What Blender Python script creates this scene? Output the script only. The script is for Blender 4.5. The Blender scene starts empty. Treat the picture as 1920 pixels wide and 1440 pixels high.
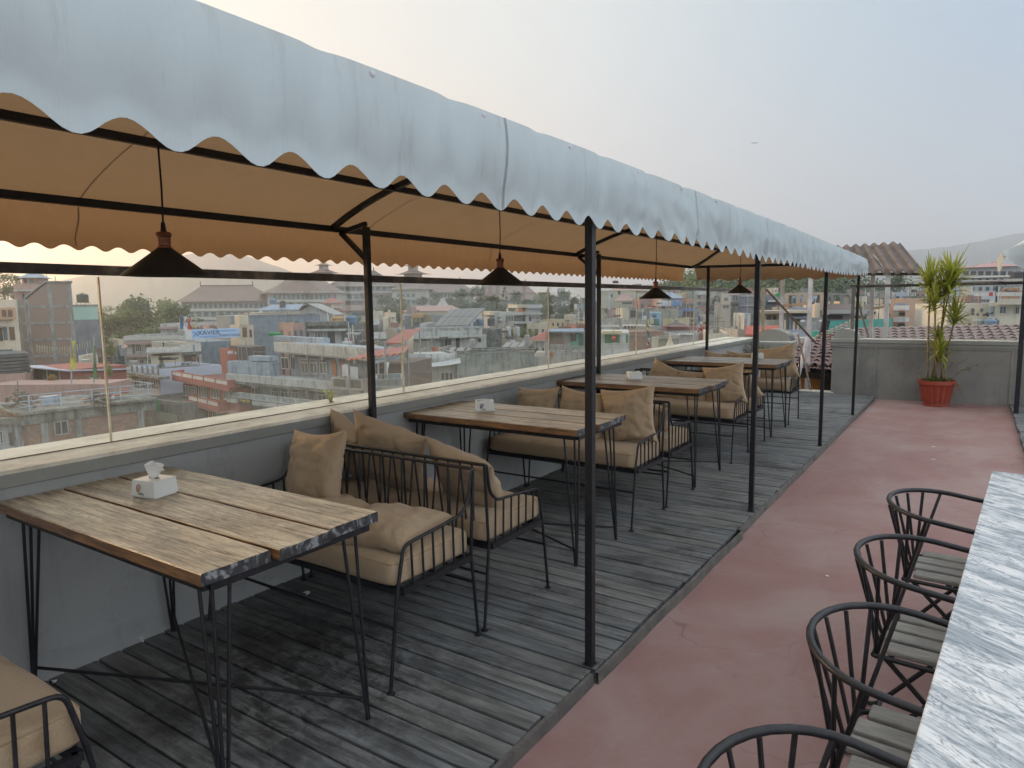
import bpy, bmesh, math, random
from mathutils import Vector, Matrix, noise
R_=math.radians
random.seed(7)
scn=bpy.context.scene; COL=scn.collection
# ---------------- camera (solved from the vanishing points) ----------------
EYE=1.55; CX,CY=960.,720.
_vy=Vector((1830-CX,558-CY)); _vx=Vector((-987-CX,593-CY)); FP=math.sqrt(-_vx.dot(_vy))
_Y=Vector((_vy.x,_vy.y,FP)).normalized(); _X=-Vector((_vx.x,_vx.y,FP)).normalized(); _Z=_X.cross(_Y)
RM=Matrix((( _X.x,_Y.x,_Z.x),(_X.y,_Y.y,_Z.y),(_X.z,_Y.z,_Z.z)))
def ray(px,py): return RM.transposed()@Vector((px-CX,py-CY,FP))
E0=Vector((0,0,EYE))
def onz(px,py,z=0.): d=ray(px,py); return E0+d*((z-EYE)/d.z)
def onx(px,py,x): d=ray(px,py); return E0+d*(x/d.x)
def ony(px,py,y): d=ray(px,py); return E0+d*(y/d.y)
def DD(d):
    """working distance -> metres: the town stands farther off than the first estimate"""
    if d<=20 or d>=330: return d
    pts=[(20,20),(33,54),(110,181),(330,330.)]
    for (a,A),(b,B_) in zip(pts,pts[1:]):
        if d<=b: return A+(B_-A)*(d-a)/(b-a)
def atd(px,py,dist):
    dist=DD(dist); d=ray(px,py); return E0+d*(dist/math.hypot(d.x,d.y))
cd=bpy.data.cameras.new('camera'); cam=bpy.data.objects.new('camera',cd); COL.objects.link(cam)
cam.matrix_world=Matrix(((RM[0][0],-RM[1][0],-RM[2][0],0),(RM[0][1],-RM[1][1],-RM[2][1],0),(RM[0][2],-RM[1][2],-RM[2][2],EYE),(0,0,0,1)))
cd.sensor_width=36; cd.lens=FP/1920*36; cd.clip_start=.05; cd.clip_end=20000
scn.camera=cam
# ---------------- sky, sun, exposure ----------------
SUN_AZ=R_(94); SUN_EL=R_(7)      # azimuth measured left of +Y
w=bpy.data.worlds.new("World"); scn.world=w; w.use_nodes=True; nt=w.node_tree
sky=nt.nodes.new('ShaderNodeTexSky'); sky.sky_type='NISHITA'; sky.sun_disc=False
sky.sun_elevation=SUN_EL; sky.sun_rotation=-SUN_AZ; sky.air_density=1.2; sky.dust_density=1.5; sky.ozone_density=2.0; sky.altitude=900
bg=nt.nodes['Background']; bg.inputs['Strength'].default_value=.15
EXPO=0.9; SKYG=1.12
def _lin(h):
    k=1.
    if isinstance(h,tuple): h,k=h
    return [k*(x/12.92 if x<=.04045 else ((x+.055)/1.055)**2.4)*SKYG/(bg.inputs['Strength'].default_value*2**EXPO) for x in [int(h[i:i+2],16)/255 for i in (0,2,4)]]
def _wramp(fac,stops):
    r=nt.nodes.new('ShaderNodeValToRGB'); e=r.color_ramp.elements; e[0].position=stops[0][0]; e[0].color=_lin(stops[0][1])+[1]; e[1].position=stops[-1][0]; e[1].color=_lin(stops[-1][1])+[1]
    for p,c in stops[1:-1]: q=e.new(p); q.color=_lin(c)+[1]
    nt.links.new(fac,r.inputs[0]); return r.outputs[0]
def _wm(op,a,b,c=None):
    m=nt.nodes.new('ShaderNodeMath'); m.operation=op
    for i,v in enumerate((a,b)):
        if hasattr(v,'links'): nt.links.new(v,m.inputs[i])
        else: m.inputs[i].default_value=v
    return m.outputs[0]
def _wmix(f,a,b):
    m=nt.nodes.new('ShaderNodeMix'); m.data_type='RGBA'
    for v,i in ((f,0),(a,6),(b,7)):
        if hasattr(v,'links'): nt.links.new(v,m.inputs[i])
        else: m.inputs[i].default_value=v
    return m.outputs[2]
tc=nt.nodes.new('ShaderNodeTexCoord'); dp=nt.nodes.new('ShaderNodeVectorMath'); dp.operation='DOT_PRODUCT'
nt.links.new(tc.outputs['Generated'],dp.inputs[0]); dp.inputs[1].default_value=(-math.sin(SUN_AZ),math.cos(SUN_AZ),0)
sx=_wm('MULTIPLY',_wm('ADD',dp.outputs['Value'],1),.5)     # 1 toward the sunset, 0 opposite
sz=nt.nodes.new('ShaderNodeSeparateXYZ'); nt.links.new(tc.outputs['Generated'],sz.inputs[0]); el=sz.outputs[2]
def _sm(lo,hi):
    m=nt.nodes.new('ShaderNodeMapRange'); m.interpolation_type='SMOOTHSTEP'; m.inputs[1].default_value=lo; m.inputs[2].default_value=hi; nt.links.new(el,m.inputs[0]); return m.outputs[0]
low=_wramp(sx,[(0,('d8dade',2.3)),(.32,('ccd0d4',1.9)),(.43,'9eacb8'),(.55,'bcc3c8'),(.70,'dad6d4'),(.78,'f0cfae'),(.87,'f2b360'),(.955,'f2ab52'),(1,('ff9c48',2.8))])
mid=_wramp(sx,[(0,('dce2e8',2.3)),(.32,('ccd6de',1.9)),(.43,'96adc4'),(.55,'b2c2cc'),(.70,'d9dddb'),(.85,'ebe8dd'),(.955,'efe6d2'),(1,('ffcf96',2.7))])
top=_wramp(sx,[(0,('e2e8ee',1.9)),(.5,('eaeef2',1.5)),(1,('f6f4ee',1.3))])  # weighted stops of these ramps brighten sky out of view as added fill light
haze_sky=_wmix(_sm(.42,.62),_wmix(_sm(.09,.34),low,mid),top)
out=_wmix(.94,sky.outputs[0],haze_sky)
nt.links.new(out,bg.inputs['Color'])
sd=bpy.data.lights.new('sun','SUN'); sd.energy=3.0; sd.angle=R_(6); sd.color=(1,.68,.40)
sun=bpy.data.objects.new('sun',sd); COL.objects.link(sun)
sdir=Vector((-math.sin(SUN_AZ)*math.cos(SUN_EL),math.cos(SUN_AZ)*math.cos(SUN_EL),math.sin(SUN_EL)))
sun.rotation_euler=(-sdir).to_track_quat('-Z','Y').to_euler()
scn.view_settings.view_transform='Standard'; scn.view_settings.look='None'
scn.view_settings.exposure=EXPO; scn.view_settings.gamma=1
try:
    scn.cycles.use_denoising=True; scn.cycles.denoiser='OPENIMAGEDENOISE'
    scn.cycles.max_bounces=8; scn.cycles.transparent_max_bounces=16; scn.cycles.volume_bounces=1
    scn.cycles.use_adaptive_sampling=True; scn.cycles.adaptive_threshold=.02
    scn.cycles.caustics_reflective=False; scn.cycles.caustics_refractive=False
except Exception: pass
# ---------------- material helpers ----------------
def rgb(c):
    if isinstance(c,str):
        v=[int(c[i:i+2],16)/255 for i in (0,2,4)]
        return tuple((x/12.92 if x<=.04045 else ((x+.055)/1.055)**2.4) for x in v)+(1,)
    return tuple(c[:3])+(1,)
class NT:
    def __init__(s,name):
        s.m=bpy.data.materials.new(name); s.m.use_nodes=True; s.t=s.m.node_tree; s.N=s.t.nodes
        s.b=s.N['Principled BSDF']; s.o=s.N['Material Output']
    def n(s,t,**k):
        x=s.N.new(t)
        for a,b in k.items(): setattr(x,a,b)
        return x
    def l(s,a,b): s.t.links.new(a,b)
    def obj(s,sc=(1,1,1),world=False):
        if world: c=s.n('ShaderNodeNewGeometry').outputs['Position']
        else: c=s.n('ShaderNodeTexCoord').outputs['Object']
        mp=s.n('ShaderNodeMapping'); mp.inputs['Scale'].default_value=sc; s.l(c,mp.inputs['Vector']); return mp.outputs[0]
    def noise(s,vec,scale,detail=4,rough=.6,dist=0):
        x=s.n('ShaderNodeTexNoise'); x.inputs['Scale'].default_value=scale; x.inputs['Detail'].default_value=detail
        x.inputs['Roughness'].default_value=rough; x.inputs['Distortion'].default_value=dist; s.l(vec,x.inputs['Vector']); return x.outputs['Fac']
    def ramp(s,f,stops):
        x=s.n('ShaderNodeValToRGB'); e=x.color_ramp.elements
        while len(e)>1: e.remove(e[0])
        e[0].position=stops[0][0]; e[0].color=rgb(stops[0][1])
        for p,c in stops[1:]:
            q=e.new(p); q.color=rgb(c)
        s.l(f,x.inputs[0]); return x.outputs[0]
    def mix(s,f,a,b,mode='MIX'):
        x=s.n('ShaderNodeMix',data_type='RGBA',blend_type=mode)
        for v,i in ((f,0),(a,6),(b,7)):
            if hasattr(v,'links'): s.l(v,x.inputs[i])
            elif i==0: x.inputs[0].default_value=v
            else: x.inputs[i].default_value=rgb(v)
        return x.outputs[2]
    def math(s,op,a,b=0):
        x=s.n('ShaderNodeMath',operation=op)
        for i,v in enumerate((a,b)):
            if hasattr(v,'links'): s.l(v,x.inputs[i])
            else: x.inputs[i].default_value=v
        return x.outputs[0]
    def bump(s,h,st=.3,dist=.01):
        x=s.n('ShaderNodeBump'); x.inputs['Strength'].default_value=st; x.inputs['Distance'].default_value=dist
        s.l(h,x.inputs['Height']); s.l(x.outputs[0],s.b.inputs['Normal']); return x
    def rnd(s): return s.n('ShaderNodeNewGeometry').outputs['Random Per Island']
    def fin(s,col=None,rough=.7,metal=0,spec=None):
        if col is not None:
            if hasattr(col,'links'): s.l(col,s.b.inputs['Base Color'])
            else: s.b.inputs['Base Color'].default_value=rgb(col)
        if hasattr(rough,'links'): s.l(rough,s.b.inputs['Roughness'])
        else: s.b.inputs['Roughness'].default_value=rough
        s.b.inputs['Metallic'].default_value=metal
        if spec is not None: s.b.inputs['Specular IOR Level'].default_value=spec
        return s.m
_pc={}
def paint(name,c,c2=None,scale=3,rough=.8,bump=0,metal=0,world=False,streak=False,spec=None,dirt=.5):
    """weathered paint / render: two tones mixed by noise, optional vertical streaks"""
    if name in _pc: return _pc[name]
    t=NT(name); v=t.obj(world=world)
    c2=c2 or tuple(x*.7 for x in rgb(c)[:3])
    f=t.noise(v,scale,5,.65)
    f=t.ramp(f,[(.38,(0,0,0)),(.62,(1,1,1))])
    col=t.mix(f,c,c2)
    if streak: gg=t.ramp(t.noise(v,scale*4.3,8,.8,.6),[(.50,(0,0,0)),(.66,(1,1,1))]); col=t.mix(t.math('MULTIPLY',gg,dirt*.75),col,(.10,.105,.09))
    if streak:
        sv=t.obj((3.5,3.5,.45),world); g=t.noise(sv,.9,6,.7)
        g=t.ramp(g,[(.50,(0,0,0)),(.68,(1,1,1))]); g2=t.math('MULTIPLY',g,min(1,dirt*1.5))
        col=t.mix(g2,col,(.06,.065,.06))
    if bump: t.bump(t.noise(v,scale*6,4),bump,.01)
    _pc[name]=t.fin(col,rough,metal,spec); return _pc[name]
# ---------------- mesh helpers ----------------
class MB:
    def __init__(s): s.v=[]; s.f=[]
    def add(s,vs,fs):
        o=len(s.v); s.v+= [tuple(x) for x in vs]; s.f+=[tuple(i+o for i in f) for f in fs]; return s
    def box(s,x0,x1,y0,y1,z0,z1):
        return s.add([(x0,y0,z0),(x1,y0,z0),(x1,y1,z0),(x0,y1,z0),(x0,y0,z1),(x1,y0,z1),(x1,y1,z1),(x0,y1,z1)],
            [(3,2,1,0),(4,5,6,7),(0,1,5,4),(1,2,6,5),(2,3,7,6),(3,0,4,7)])
    def tbox(s,M,hx,hy,hz):
        vs=[M@Vector((a*hx,b*hy,c*hz)) for a,b,c in ((-1,-1,-1),(1,-1,-1),(1,1,-1),(-1,1,-1),(-1,-1,1),(1,-1,1),(1,1,1),(-1,1,1))]
        return s.add(vs,[(3,2,1,0),(4,5,6,7),(0,1,5,4),(1,2,6,5),(2,3,7,6),(3,0,4,7)])
    def bar(s,p,q,w,h=None,up=(0,0,1)):
        p=Vector(p);q=Vector(q);h=h or w; d=(q-p); L=d.length; d.normalize(); u=Vector(up)
        if abs(d.dot(u))>.99: u=Vector((0,1,0))
        a=d.cross(u).normalized(); b=a.cross(d)
        vs=[c+a*(i*w/2)+b*(j*h/2) for c in (p,q) for i,j in ((-1,-1),(1,-1),(1,1),(-1,1))]
        return s.add(vs,[(0,1,2,3),(7,6,5,4),(0,4,5,1),(1,5,6,2),(2,6,7,3),(3,7,4,0)])
    def tube(s,pts,r,n=8,closed=False,cap=True):
        pts=[Vector(p) for p in pts]; m=len(pts); o=len(s.v); rr=r if isinstance(r,(list,tuple)) else [r]*m
        prev=None
        for i,p in enumerate(pts):
            a=pts[(i-1)%m] if (closed or i>0) else p; b=pts[(i+1)%m] if (closed or i<m-1) else p
            d=(b-a).normalized()
            if prev is None:
                u=Vector((0,0,1)) if abs(d.z)<.9 else Vector((0,1,0)); x=d.cross(u).normalized()
            else: x=(prev-d*prev.dot(d)).normalized()
            prev=x; y=d.cross(x)
            for k in range(n):
                t=2*math.pi*k/n; s.v.append(tuple(p+x*(math.cos(t)*rr[i])+y*(math.sin(t)*rr[i])))
        for i in range(m if closed else m-1):
            j=(i+1)%m
            for k in range(n): s.f.append((o+i*n+k,o+i*n+(k+1)%n,o+j*n+(k+1)%n,o+j*n+k))
        if cap and not closed:
            s.f.append(tuple(o+k for k in range(n))[::-1]); s.f.append(tuple(o+(m-1)*n+k for k in range(n)))
        return s
    def lathe(s,prof,n=20,c=(0,0,0),cap=True,ripple=0,nr=0):
        o=len(s.v)
        for r,z in prof:
            for k in range(n):
                t=2*math.pi*k/n; q=r*(1+(ripple*math.cos(nr*t) if nr else 0)); s.v.append((c[0]+q*math.cos(t),c[1]+q*math.sin(t),c[2]+z))
        for i in range(len(prof)-1):
            for k in range(n): s.f.append((o+i*n+k,o+i*n+(k+1)%n,o+(i+1)*n+(k+1)%n,o+(i+1)*n+k))
        if cap:
            s.f.append(tuple(o+k for k in range(n))[::-1]); s.f.append(tuple(o+(len(prof)-1)*n+k for k in range(n)))
        return s
    def prism(s,pts,off):
        """closed polygon pts (3D) extruded by off"""
        n=len(pts); off=Vector(off); a=[Vector(p) for p in pts]
        return s.add(a+[p+off for p in a],[tuple(range(n))[::-1],tuple(range(n,2*n))]+[(i,(i+1)%n,n+(i+1)%n,n+i) for i in range(n)])
    def grid(s,fn,nu,nv):
        o=len(s.v)
        for j in range(nv+1):
            for i in range(nu+1): s.v.append(tuple(fn(i/nu,j/nv)))
        for j in range(nv):
            for i in range(nu):
                a=o+j*(nu+1)+i; s.f.append((a,a+1,a+nu+2,a+nu+1))
        return s
    def build(s,name,mat,parent=None,smooth=False,bevel=0,loc=None,rz=0,sub=0,thick=0,M=None,angle=None):
        me=bpy.data.meshes.new(name); vs=s.v
        if M is not None: vs=[M@Vector(v) for v in vs]
        me.from_pydata([tuple(v) for v in vs],[],s.f); me.validate()
        bm=bmesh.new(); bm.from_mesh(me); bmesh.ops.recalc_face_normals(bm,faces=bm.faces) if not (thick or mat.name=="awning_tarp") else None
        bm.to_mesh(me); bm.free()
        if smooth:
            me.polygons.foreach_set('use_smooth',[True]*len(me.polygons))
            if angle is not None:
                try: me.set_sharp_from_angle(angle=R_(angle))
                except Exception: pass
        me.materials.append(mat); o=bpy.data.objects.new(name,me); COL.objects.link(o)
        if loc is not None: o.location=loc
        o.rotation_euler.z=rz
        if parent is not None: o.parent=parent
        if bevel:
            b=o.modifiers.new('bevel','BEVEL'); b.width=bevel; b.segments=2; b.limit_method='ANGLE'; b.angle_limit=R_(40)
        if sub: b=o.modifiers.new('sub','SUBSURF'); b.levels=sub; b.render_levels=sub
        if thick: b=o.modifiers.new('solid','SOLIDIFY'); b.thickness=thick
        return o
def tag(o,label=None,cat=None,group=None,kind=None):
    if label: o['label']=label
    if cat: o['category']=cat
    if group: o['group']=group
    if kind: o['kind']=kind
    return o
def thing(name,label,cat,loc=(0,0,0),rz=0,group=None):
    o=bpy.data.objects.new(name,None); COL.objects.link(o); o.location=loc; o.rotation_euler=(0,0,rz)
    o.empty_display_size=.1
    return tag(o,label,cat,group)
_kids={}
def copy_tree(o,parent=None,kids=None):
    c=o.copy(); COL.objects.link(c); c.parent=parent
    for ch in [k for k in list(o.children)]: copy_tree(ch,c)
    return c
def dup(o,loc,rz,label,cat=None):
    c=copy_tree(o); c.location=loc; c.rotation_euler=(0,0,rz); c['label']=label
    return c
def text_mesh(name,txt,size,mat,parent,loc,rot,extrude=.004,sx=1,align='CENTER'):
    cu=bpy.data.curves.new(name,'FONT'); cu.body=txt; cu.size=size; cu.extrude=extrude; cu.align_x=align; cu.align_y='CENTER'
    cu.resolution_u=3
    t=bpy.data.objects.new(name,cu); COL.objects.link(t)
    dg=bpy.context.evaluated_depsgraph_get(); me=bpy.data.meshes.new_from_object(t.evaluated_get(dg)); bpy.data.objects.remove(t)
    me.materials.clear(); me.materials.append(mat); o=bpy.data.objects.new(name,me); COL.objects.link(o)
    o.parent=parent; o.location=loc; o.rotation_euler=rot; o.scale=(sx,1,1); return o
# ---------------- common materials ----------------
def m_deck():
    t=NT('deck_wood'); v=t.obj((1.2,14,14),True); v0=t.obj(world=True); r=t.rnd()
    g=t.noise(v,2.2,8,.7,.4); g=t.ramp(g,[(.3,(.050,.052,.053)),(.5,(.142,.149,.150)),(.72,(.255,.262,.262))])
    rr=t.ramp(r,[(0,(.84,.86,.88)),(.5,(1,1,1)),(.8,(1.06,1.04,.99)),(1,(.9,.91,.92))])
    c=t.mix(1,g,rr,'MULTIPLY')
    st=t.noise(v0,1.7,6,.75,.3); st=t.ramp(st,[(.5,(0,0,0)),(.62,(1,1,1))]); c=t.mix(t.math('MULTIPLY',st,.6),c,(.032,.028,.026))
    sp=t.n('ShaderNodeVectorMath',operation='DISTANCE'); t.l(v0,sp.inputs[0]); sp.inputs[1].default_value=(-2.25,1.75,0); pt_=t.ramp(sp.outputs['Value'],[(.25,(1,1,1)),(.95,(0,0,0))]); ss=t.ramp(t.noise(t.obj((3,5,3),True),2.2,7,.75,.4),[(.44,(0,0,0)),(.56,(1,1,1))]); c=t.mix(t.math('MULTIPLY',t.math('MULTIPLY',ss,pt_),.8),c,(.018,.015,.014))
    t.bump(t.noise(v,5,8,.7),.6,.005)
    return t.fin(c,t.ramp(t.noise(v0,3),[(.3,(.5,.5,.5)),(.7,(.8,.8,.8))]),0,.35)
def m_red():
    t=NT('red_oxide_floor'); v=t.obj(world=True)
    f=t.noise(v,1.1,7,.65,.4); c=t.ramp(f,[(.28,(.22,.122,.112)),(.46,(.26,.155,.142)),(.58,(.285,.195,.178)),(.75,(.30,.245,.228))])
    f2=t.noise(t.obj((1,.35,1),True),2.6,8,.75,.8); f2=t.ramp(f2,[(.5,(0,0,0)),(.75,(1,1,1))])
    c=t.mix(t.math('MULTIPLY',f2,.45),c,(.30,.25,.235))
    f3=t.noise(v,9,4,.7); f3=t.ramp(f3,[(.62,(0,0,0)),(.8,(1,1,1))]); c=t.mix(t.math('MULTIPLY',f3,.4),c,(.1,.055,.05))
    vo=t.n('ShaderNodeTexVoronoi',feature='DISTANCE_TO_EDGE'); dn=t.n('ShaderNodeVectorMath',operation='ADD')
    nz=t.n('ShaderNodeTexNoise'); nz.inputs['Scale'].default_value=3; t.l(v,nz.inputs['Vector'])
    sc=t.n('ShaderNodeVectorMath',operation='SCALE'); t.l(nz.outputs['Color'],sc.inputs[0]); sc.inputs['Scale'].default_value=.5
    t.l(v,dn.inputs[0]); t.l(sc.outputs[0],dn.inputs[1]); t.l(dn.outputs[0],vo.inputs['Vector']); vo.inputs['Scale'].default_value=1.1
    cr=t.ramp(vo.outputs['Distance'],[(0,(1,1,1)),(.008,(0,0,0))]); msk=t.ramp(t.noise(v,.8,3),[(.42,(0,0,0)),(.58,(1,1,1))])
    c=t.mix(t.math('MULTIPLY',t.math('MULTIPLY',cr,msk),.45),c,(.09,.05,.05))
    t.bump(t.noise(v,14,6,.7),.12,.005)
    return t.fin(c,t.ramp(f,[(.3,(.65,.65,.65)),(.7,(.8,.8,.8))]),0,.25)
def m_wallgrey():
    t=NT('grey_wall_paint'); v=t.obj(world=True)
    f=t.noise(v,1.2,5,.6); c=t.mix(f,(.275,.29,.29),(.33,.34,.335))
    z=t.n('ShaderNodeSeparateXYZ'); t.l(v,z.inputs[0])
    low=t.ramp(z.outputs[2],[(0,(1,1,1)),(.35,(0,0,0))])
    ch=t.ramp(t.noise(v,13,5,.75),[(.63,(0,0,0)),(.66,(1,1,1))])
    c=t.mix(t.math('MULTIPLY',t.math('MULTIPLY',ch,low),.8),c,(.45,.46,.45))
    dr=t.ramp(t.noise(t.obj((5,5,.5),True),1.4,7,.75),[(.54,(0,0,0)),(.7,(1,1,1))]); c=t.mix(t.math('MULTIPLY',dr,.3),c,(.13,.135,.125)); dd=t.ramp(t.noise(v,5,6,.8),[(.55,(0,0,0)),(.75,(1,1,1))]); c=t.mix(t.math('MULTIPLY',dd,.35),c,(.07,.07,.065))
    t.bump(t.noise(v,160,3,.6),.35,.002)
    return t.fin(c,.62,0,.4)
def m_coping():
    t=NT('coping_paint'); v=t.obj((1,.6,1),True)
    f=t.noise(v,7,8,.75,.3); c=t.ramp(f,[(.3,(.34,.32,.26)),(.48,(.56,.53,.45)),(.7,(.76,.73,.64))])
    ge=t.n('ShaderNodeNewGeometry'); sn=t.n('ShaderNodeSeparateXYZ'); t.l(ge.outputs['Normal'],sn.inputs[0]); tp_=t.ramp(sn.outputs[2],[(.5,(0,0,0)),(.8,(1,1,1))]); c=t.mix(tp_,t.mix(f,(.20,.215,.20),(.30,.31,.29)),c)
    t.bump(f,.3,.006); return t.fin(c,.55,0,.45)
def m_metal():
    t=NT('black_metal'); v=t.obj(world=True); f=t.noise(v,30,4,.7)
    c=t.ramp(f,[(.45,(.010,.011,.014)),(.72,(.022,.022,.025)),(.8,(.06,.055,.05))]); t.bump(f,.1,.001); return t.fin(c,.45,0,.35)
def m_tablewood():
    t=NT('table_plank_wood'); v=t.obj((.9,13,13)); r=t.rnd()
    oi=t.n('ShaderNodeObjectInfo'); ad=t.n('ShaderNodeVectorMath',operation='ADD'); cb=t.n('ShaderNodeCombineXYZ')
    k=t.math('MULTIPLY',t.math('ADD',r,oi.outputs['Random']),37.); t.l(k,cb.inputs[0]); t.l(k,cb.inputs[1]); t.l(v,ad.inputs[0]); t.l(cb.outputs[0],ad.inputs[1])
    g=t.noise(ad.outputs[0],3.6,12,.8,.8)
    c=t.ramp(g,[(.33,(.045,.032,.02)),(.40,(.27,.20,.125)),(.49,(.58,.48,.33)),(.62,(.76,.67,.50))])
    p=t.noise(t.obj((1,2,1)),3.4,7,.75,.5); p=t.ramp(p,[(.46,(0,0,0)),(.64,(1,1,1))]); c=t.mix(t.math('MULTIPLY',p,.6),c,(.085,.072,.056))
    fg=t.ramp(t.noise(t.obj((.5,55,55)),1.6,5,.7,.25),[(.54,(0,0,0)),(.64,(1,1,1))]); c=t.mix(t.math('MULTIPLY',fg,.55),c,(.13,.095,.06))
    ck=t.ramp(t.math('ABSOLUTE',t.math('SUBTRACT',t.noise(ad.outputs[0],1.7,6,.6,1.4),.5)),[(0,(1,1,1)),(.012,(0,0,0))]); c=t.mix(t.math('MULTIPLY',ck,.8),c,(.05,.038,.028))
    geo=t.n('ShaderNodeNewGeometry'); sx=t.n('ShaderNodeSeparateXYZ'); t.l(geo.outputs['Normal'],sx.inputs[0])
    # painted end grain (faces looking +-X) and raw sides
    ex=t.ramp(t.math('ABSOLUTE',sx.outputs[0]),[(.6,(0,0,0)),(.8,(1,1,1))])
    tar=t.ramp(t.noise(t.obj((40,40,25)),1.0,6,.7),[(.38,(.012,.013,.016)),(.52,(.03,.035,.04)),(.60,(.22,.23,.24))])
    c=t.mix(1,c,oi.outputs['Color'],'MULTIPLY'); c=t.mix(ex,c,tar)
    ey=t.ramp(t.math('ABSOLUTE',sx.outputs[1]),[(.6,(0,0,0)),(.8,(1,1,1))])
    sd_=t.ramp(t.noise(t.obj((3,10,22)),1.6,7,.7,.6),[(.3,(.03,.018,.012)),(.5,(.20,.10,.045)),(.7,(.36,.20,.09))])
    c=t.mix(ey,c,sd_)
    t.bump(t.math('ADD',g,t.math('MULTIPLY',p,-.3)),.45,.003)
    return t.fin(c,t.ramp(g,[(.3,(.5,.5,.5)),(.7,(.22,.22,.22))]),0,.8)
def m_fabric():
    t=NT('tan_linen'); v=t.obj(); f=t.noise(v,5,5,.6)
    c=t.mix(f,(.335,.245,.155),(.42,.315,.205))
    w1=t.n('ShaderNodeTexWave',wave_type='BANDS',bands_direction='X'); w1.inputs['Scale'].default_value=260; w1.inputs['Distortion'].default_value=2
    w2=t.n('ShaderNodeTexWave',wave_type='BANDS',bands_direction='Y'); w2.inputs['Scale'].default_value=260; w2.inputs['Distortion'].default_value=2
    t.l(v,w1.inputs['Vector']); t.l(v,w2.inputs['Vector'])
    wv=t.math('ADD',w1.outputs['Fac'],w2.outputs['Fac']); sp=t.noise(v,220,3,.8)
    c=t.mix(t.ramp(sp,[(.4,(0,0,0)),(.65,(.55,.55,.55))]),c,(.23,.17,.11))
    st=t.ramp(t.noise(v,7,3,.5),[(.66,(0,0,0)),(.74,(.5,.5,.5))]); c=t.mix(st,c,(.22,.135,.07))
    t.bump(t.math('ADD',wv,sp),.35,.0015); t.b.inputs['Sheen Weight'].default_value=.15
    return t.fin(c,.95,0,.15)
def m_tarp():
    t=NT('awning_tarp'); v=t.obj(world=True)
    geo=t.n('ShaderNodeNewGeometry')
    o=t.mix(t.noise(v,2,5,.6),(.45,.53,.56),(.52,.60,.63))
    sv=t.obj((7,9,.7),True); g=t.ramp(t.noise(sv,1.3,9,.8),[(.54,(0,0,0)),(.68,(1,1,1))]); o=t.mix(t.math('MULTIPLY',g,.42),o,(.22,.25,.25))
    bl=t.ramp(t.noise(v,1.3,4,.6),[(.5,(0,0,0)),(.7,(1,1,1))]); o=t.mix(t.math('MULTIPLY',bl,.22),o,(.36,.38,.37))
    i=t.mix(t.ramp(t.noise(v,2.6,7,.7,.4),[(.3,(0,0,0)),(.7,(1,1,1))]),(.135,.088,.054),(.09,.057,.035))
    i=t.mix(t.math('MULTIPLY',t.ramp(t.noise(t.obj((5,12,1),True),1.5,6,.7),[(.55,(0,0,0)),(.7,(1,1,1))]),.4),i,(.13,.075,.035))
    c=t.mix(geo.outputs['Backfacing'],o,i)
    d=t.n('ShaderNodeBsdfDiffuse'); tr=t.n('ShaderNodeBsdfTranslucent'); t.l(c,d.inputs[0]); tc=t.mix(geo.outputs['Backfacing'],(.48,.32,.19),(.62,.40,.21)); t.l(tc,tr.inputs[0])
    gl=t.n('ShaderNodeBsdfGlossy'); gl.inputs['Roughness'].default_value=.5; gl.inputs['Color'].default_value=(.8,.8,.8,1)
    m1=t.n('ShaderNodeMixShader'); m1.inputs[0].default_value=.19; t.l(d.outputs[0],m1.inputs[1]); t.l(tr.outputs[0],m1.inputs[2])
    m2=t.n('ShaderNodeMixShader'); m2.inputs[0].default_value=.05; t.l(m1.outputs[0],m2.inputs[1]); t.l(gl.outputs[0],m2.inputs[2])
    bp=t.n('ShaderNodeBump'); bp.inputs['Strength'].default_value=.35; bp.inputs['Distance'].default_value=.02; t.l(t.math('ADD',t.noise(t.obj((2,5,.8),True),2.2,6,.6,.6),t.math('MULTIPLY',t.noise(v,14,5,.7),.25)),bp.inputs['Height'])
    t.l(bp.outputs[0],d.inputs['Normal']); t.l(m2.outputs[0],t.o.inputs['Surface']); return t.m
def m_glass(name,dirt=.032,tint=(.96,.98,.975),base_z=.92):
    t=NT(name); v=t.obj(world=True)
    tp=t.n('ShaderNodeBsdfTransparent'); tp.inputs[0].default_value=rgb(tint)
    gl=t.n('ShaderNodeBsdfGlossy'); gl.inputs['Roughness'].default_value=.02
    fr=t.n('ShaderNodeFresnel'); fr.inputs[0].default_value=1.45
    m1=t.n('ShaderNodeMixShader'); t.l(t.math('MINIMUM',t.math('MULTIPLY',fr.outputs[0],.35),.10),m1.inputs[0]); t.l(tp.outputs[0],m1.inputs[1]); t.l(gl.outputs[0],m1.inputs[2])
    df=t.n('ShaderNodeBsdfTranslucent'); df.inputs[0].default_value=(.75,.8,.78,1)
    d2=t.n('ShaderNodeBsdfDiffuse'); d2.inputs[0].default_value=(.6,.66,.63,1); md=t.n('ShaderNodeMixShader'); md.inputs[0].default_value=.5
    t.l(df.outputs[0],md.inputs[1]); t.l(d2.outputs[0],md.inputs[2])
    z=t.n('ShaderNodeSeparateXYZ'); t.l(v,z.inputs[0]); mr=t.n('ShaderNodeMapRange'); t.l(z.outputs[2],mr.inputs[0])
    mr.inputs[1].default_value=base_z; mr.inputs[2].default_value=base_z+.35; mr.inputs[3].default_value=3.0; mr.inputs[4].default_value=.75
    sm=t.ramp(t.noise(v,1.5,6,.7,.5),[(.3,(.45,.45,.45)),(.75,(1,1,1))])
    f=t.math('MULTIPLY',t.math('MULTIPLY',sm,mr.outputs[0]),dirt)
    m2=t.n('ShaderNodeMixShader'); t.l(f,m2.inputs[0]); t.l(m1.outputs[0],m2.inputs[1]); t.l(md.outputs[0],m2.inputs[2]); t.l(m2.outputs[0],t.o.inputs['Surface']); return t.m
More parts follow.
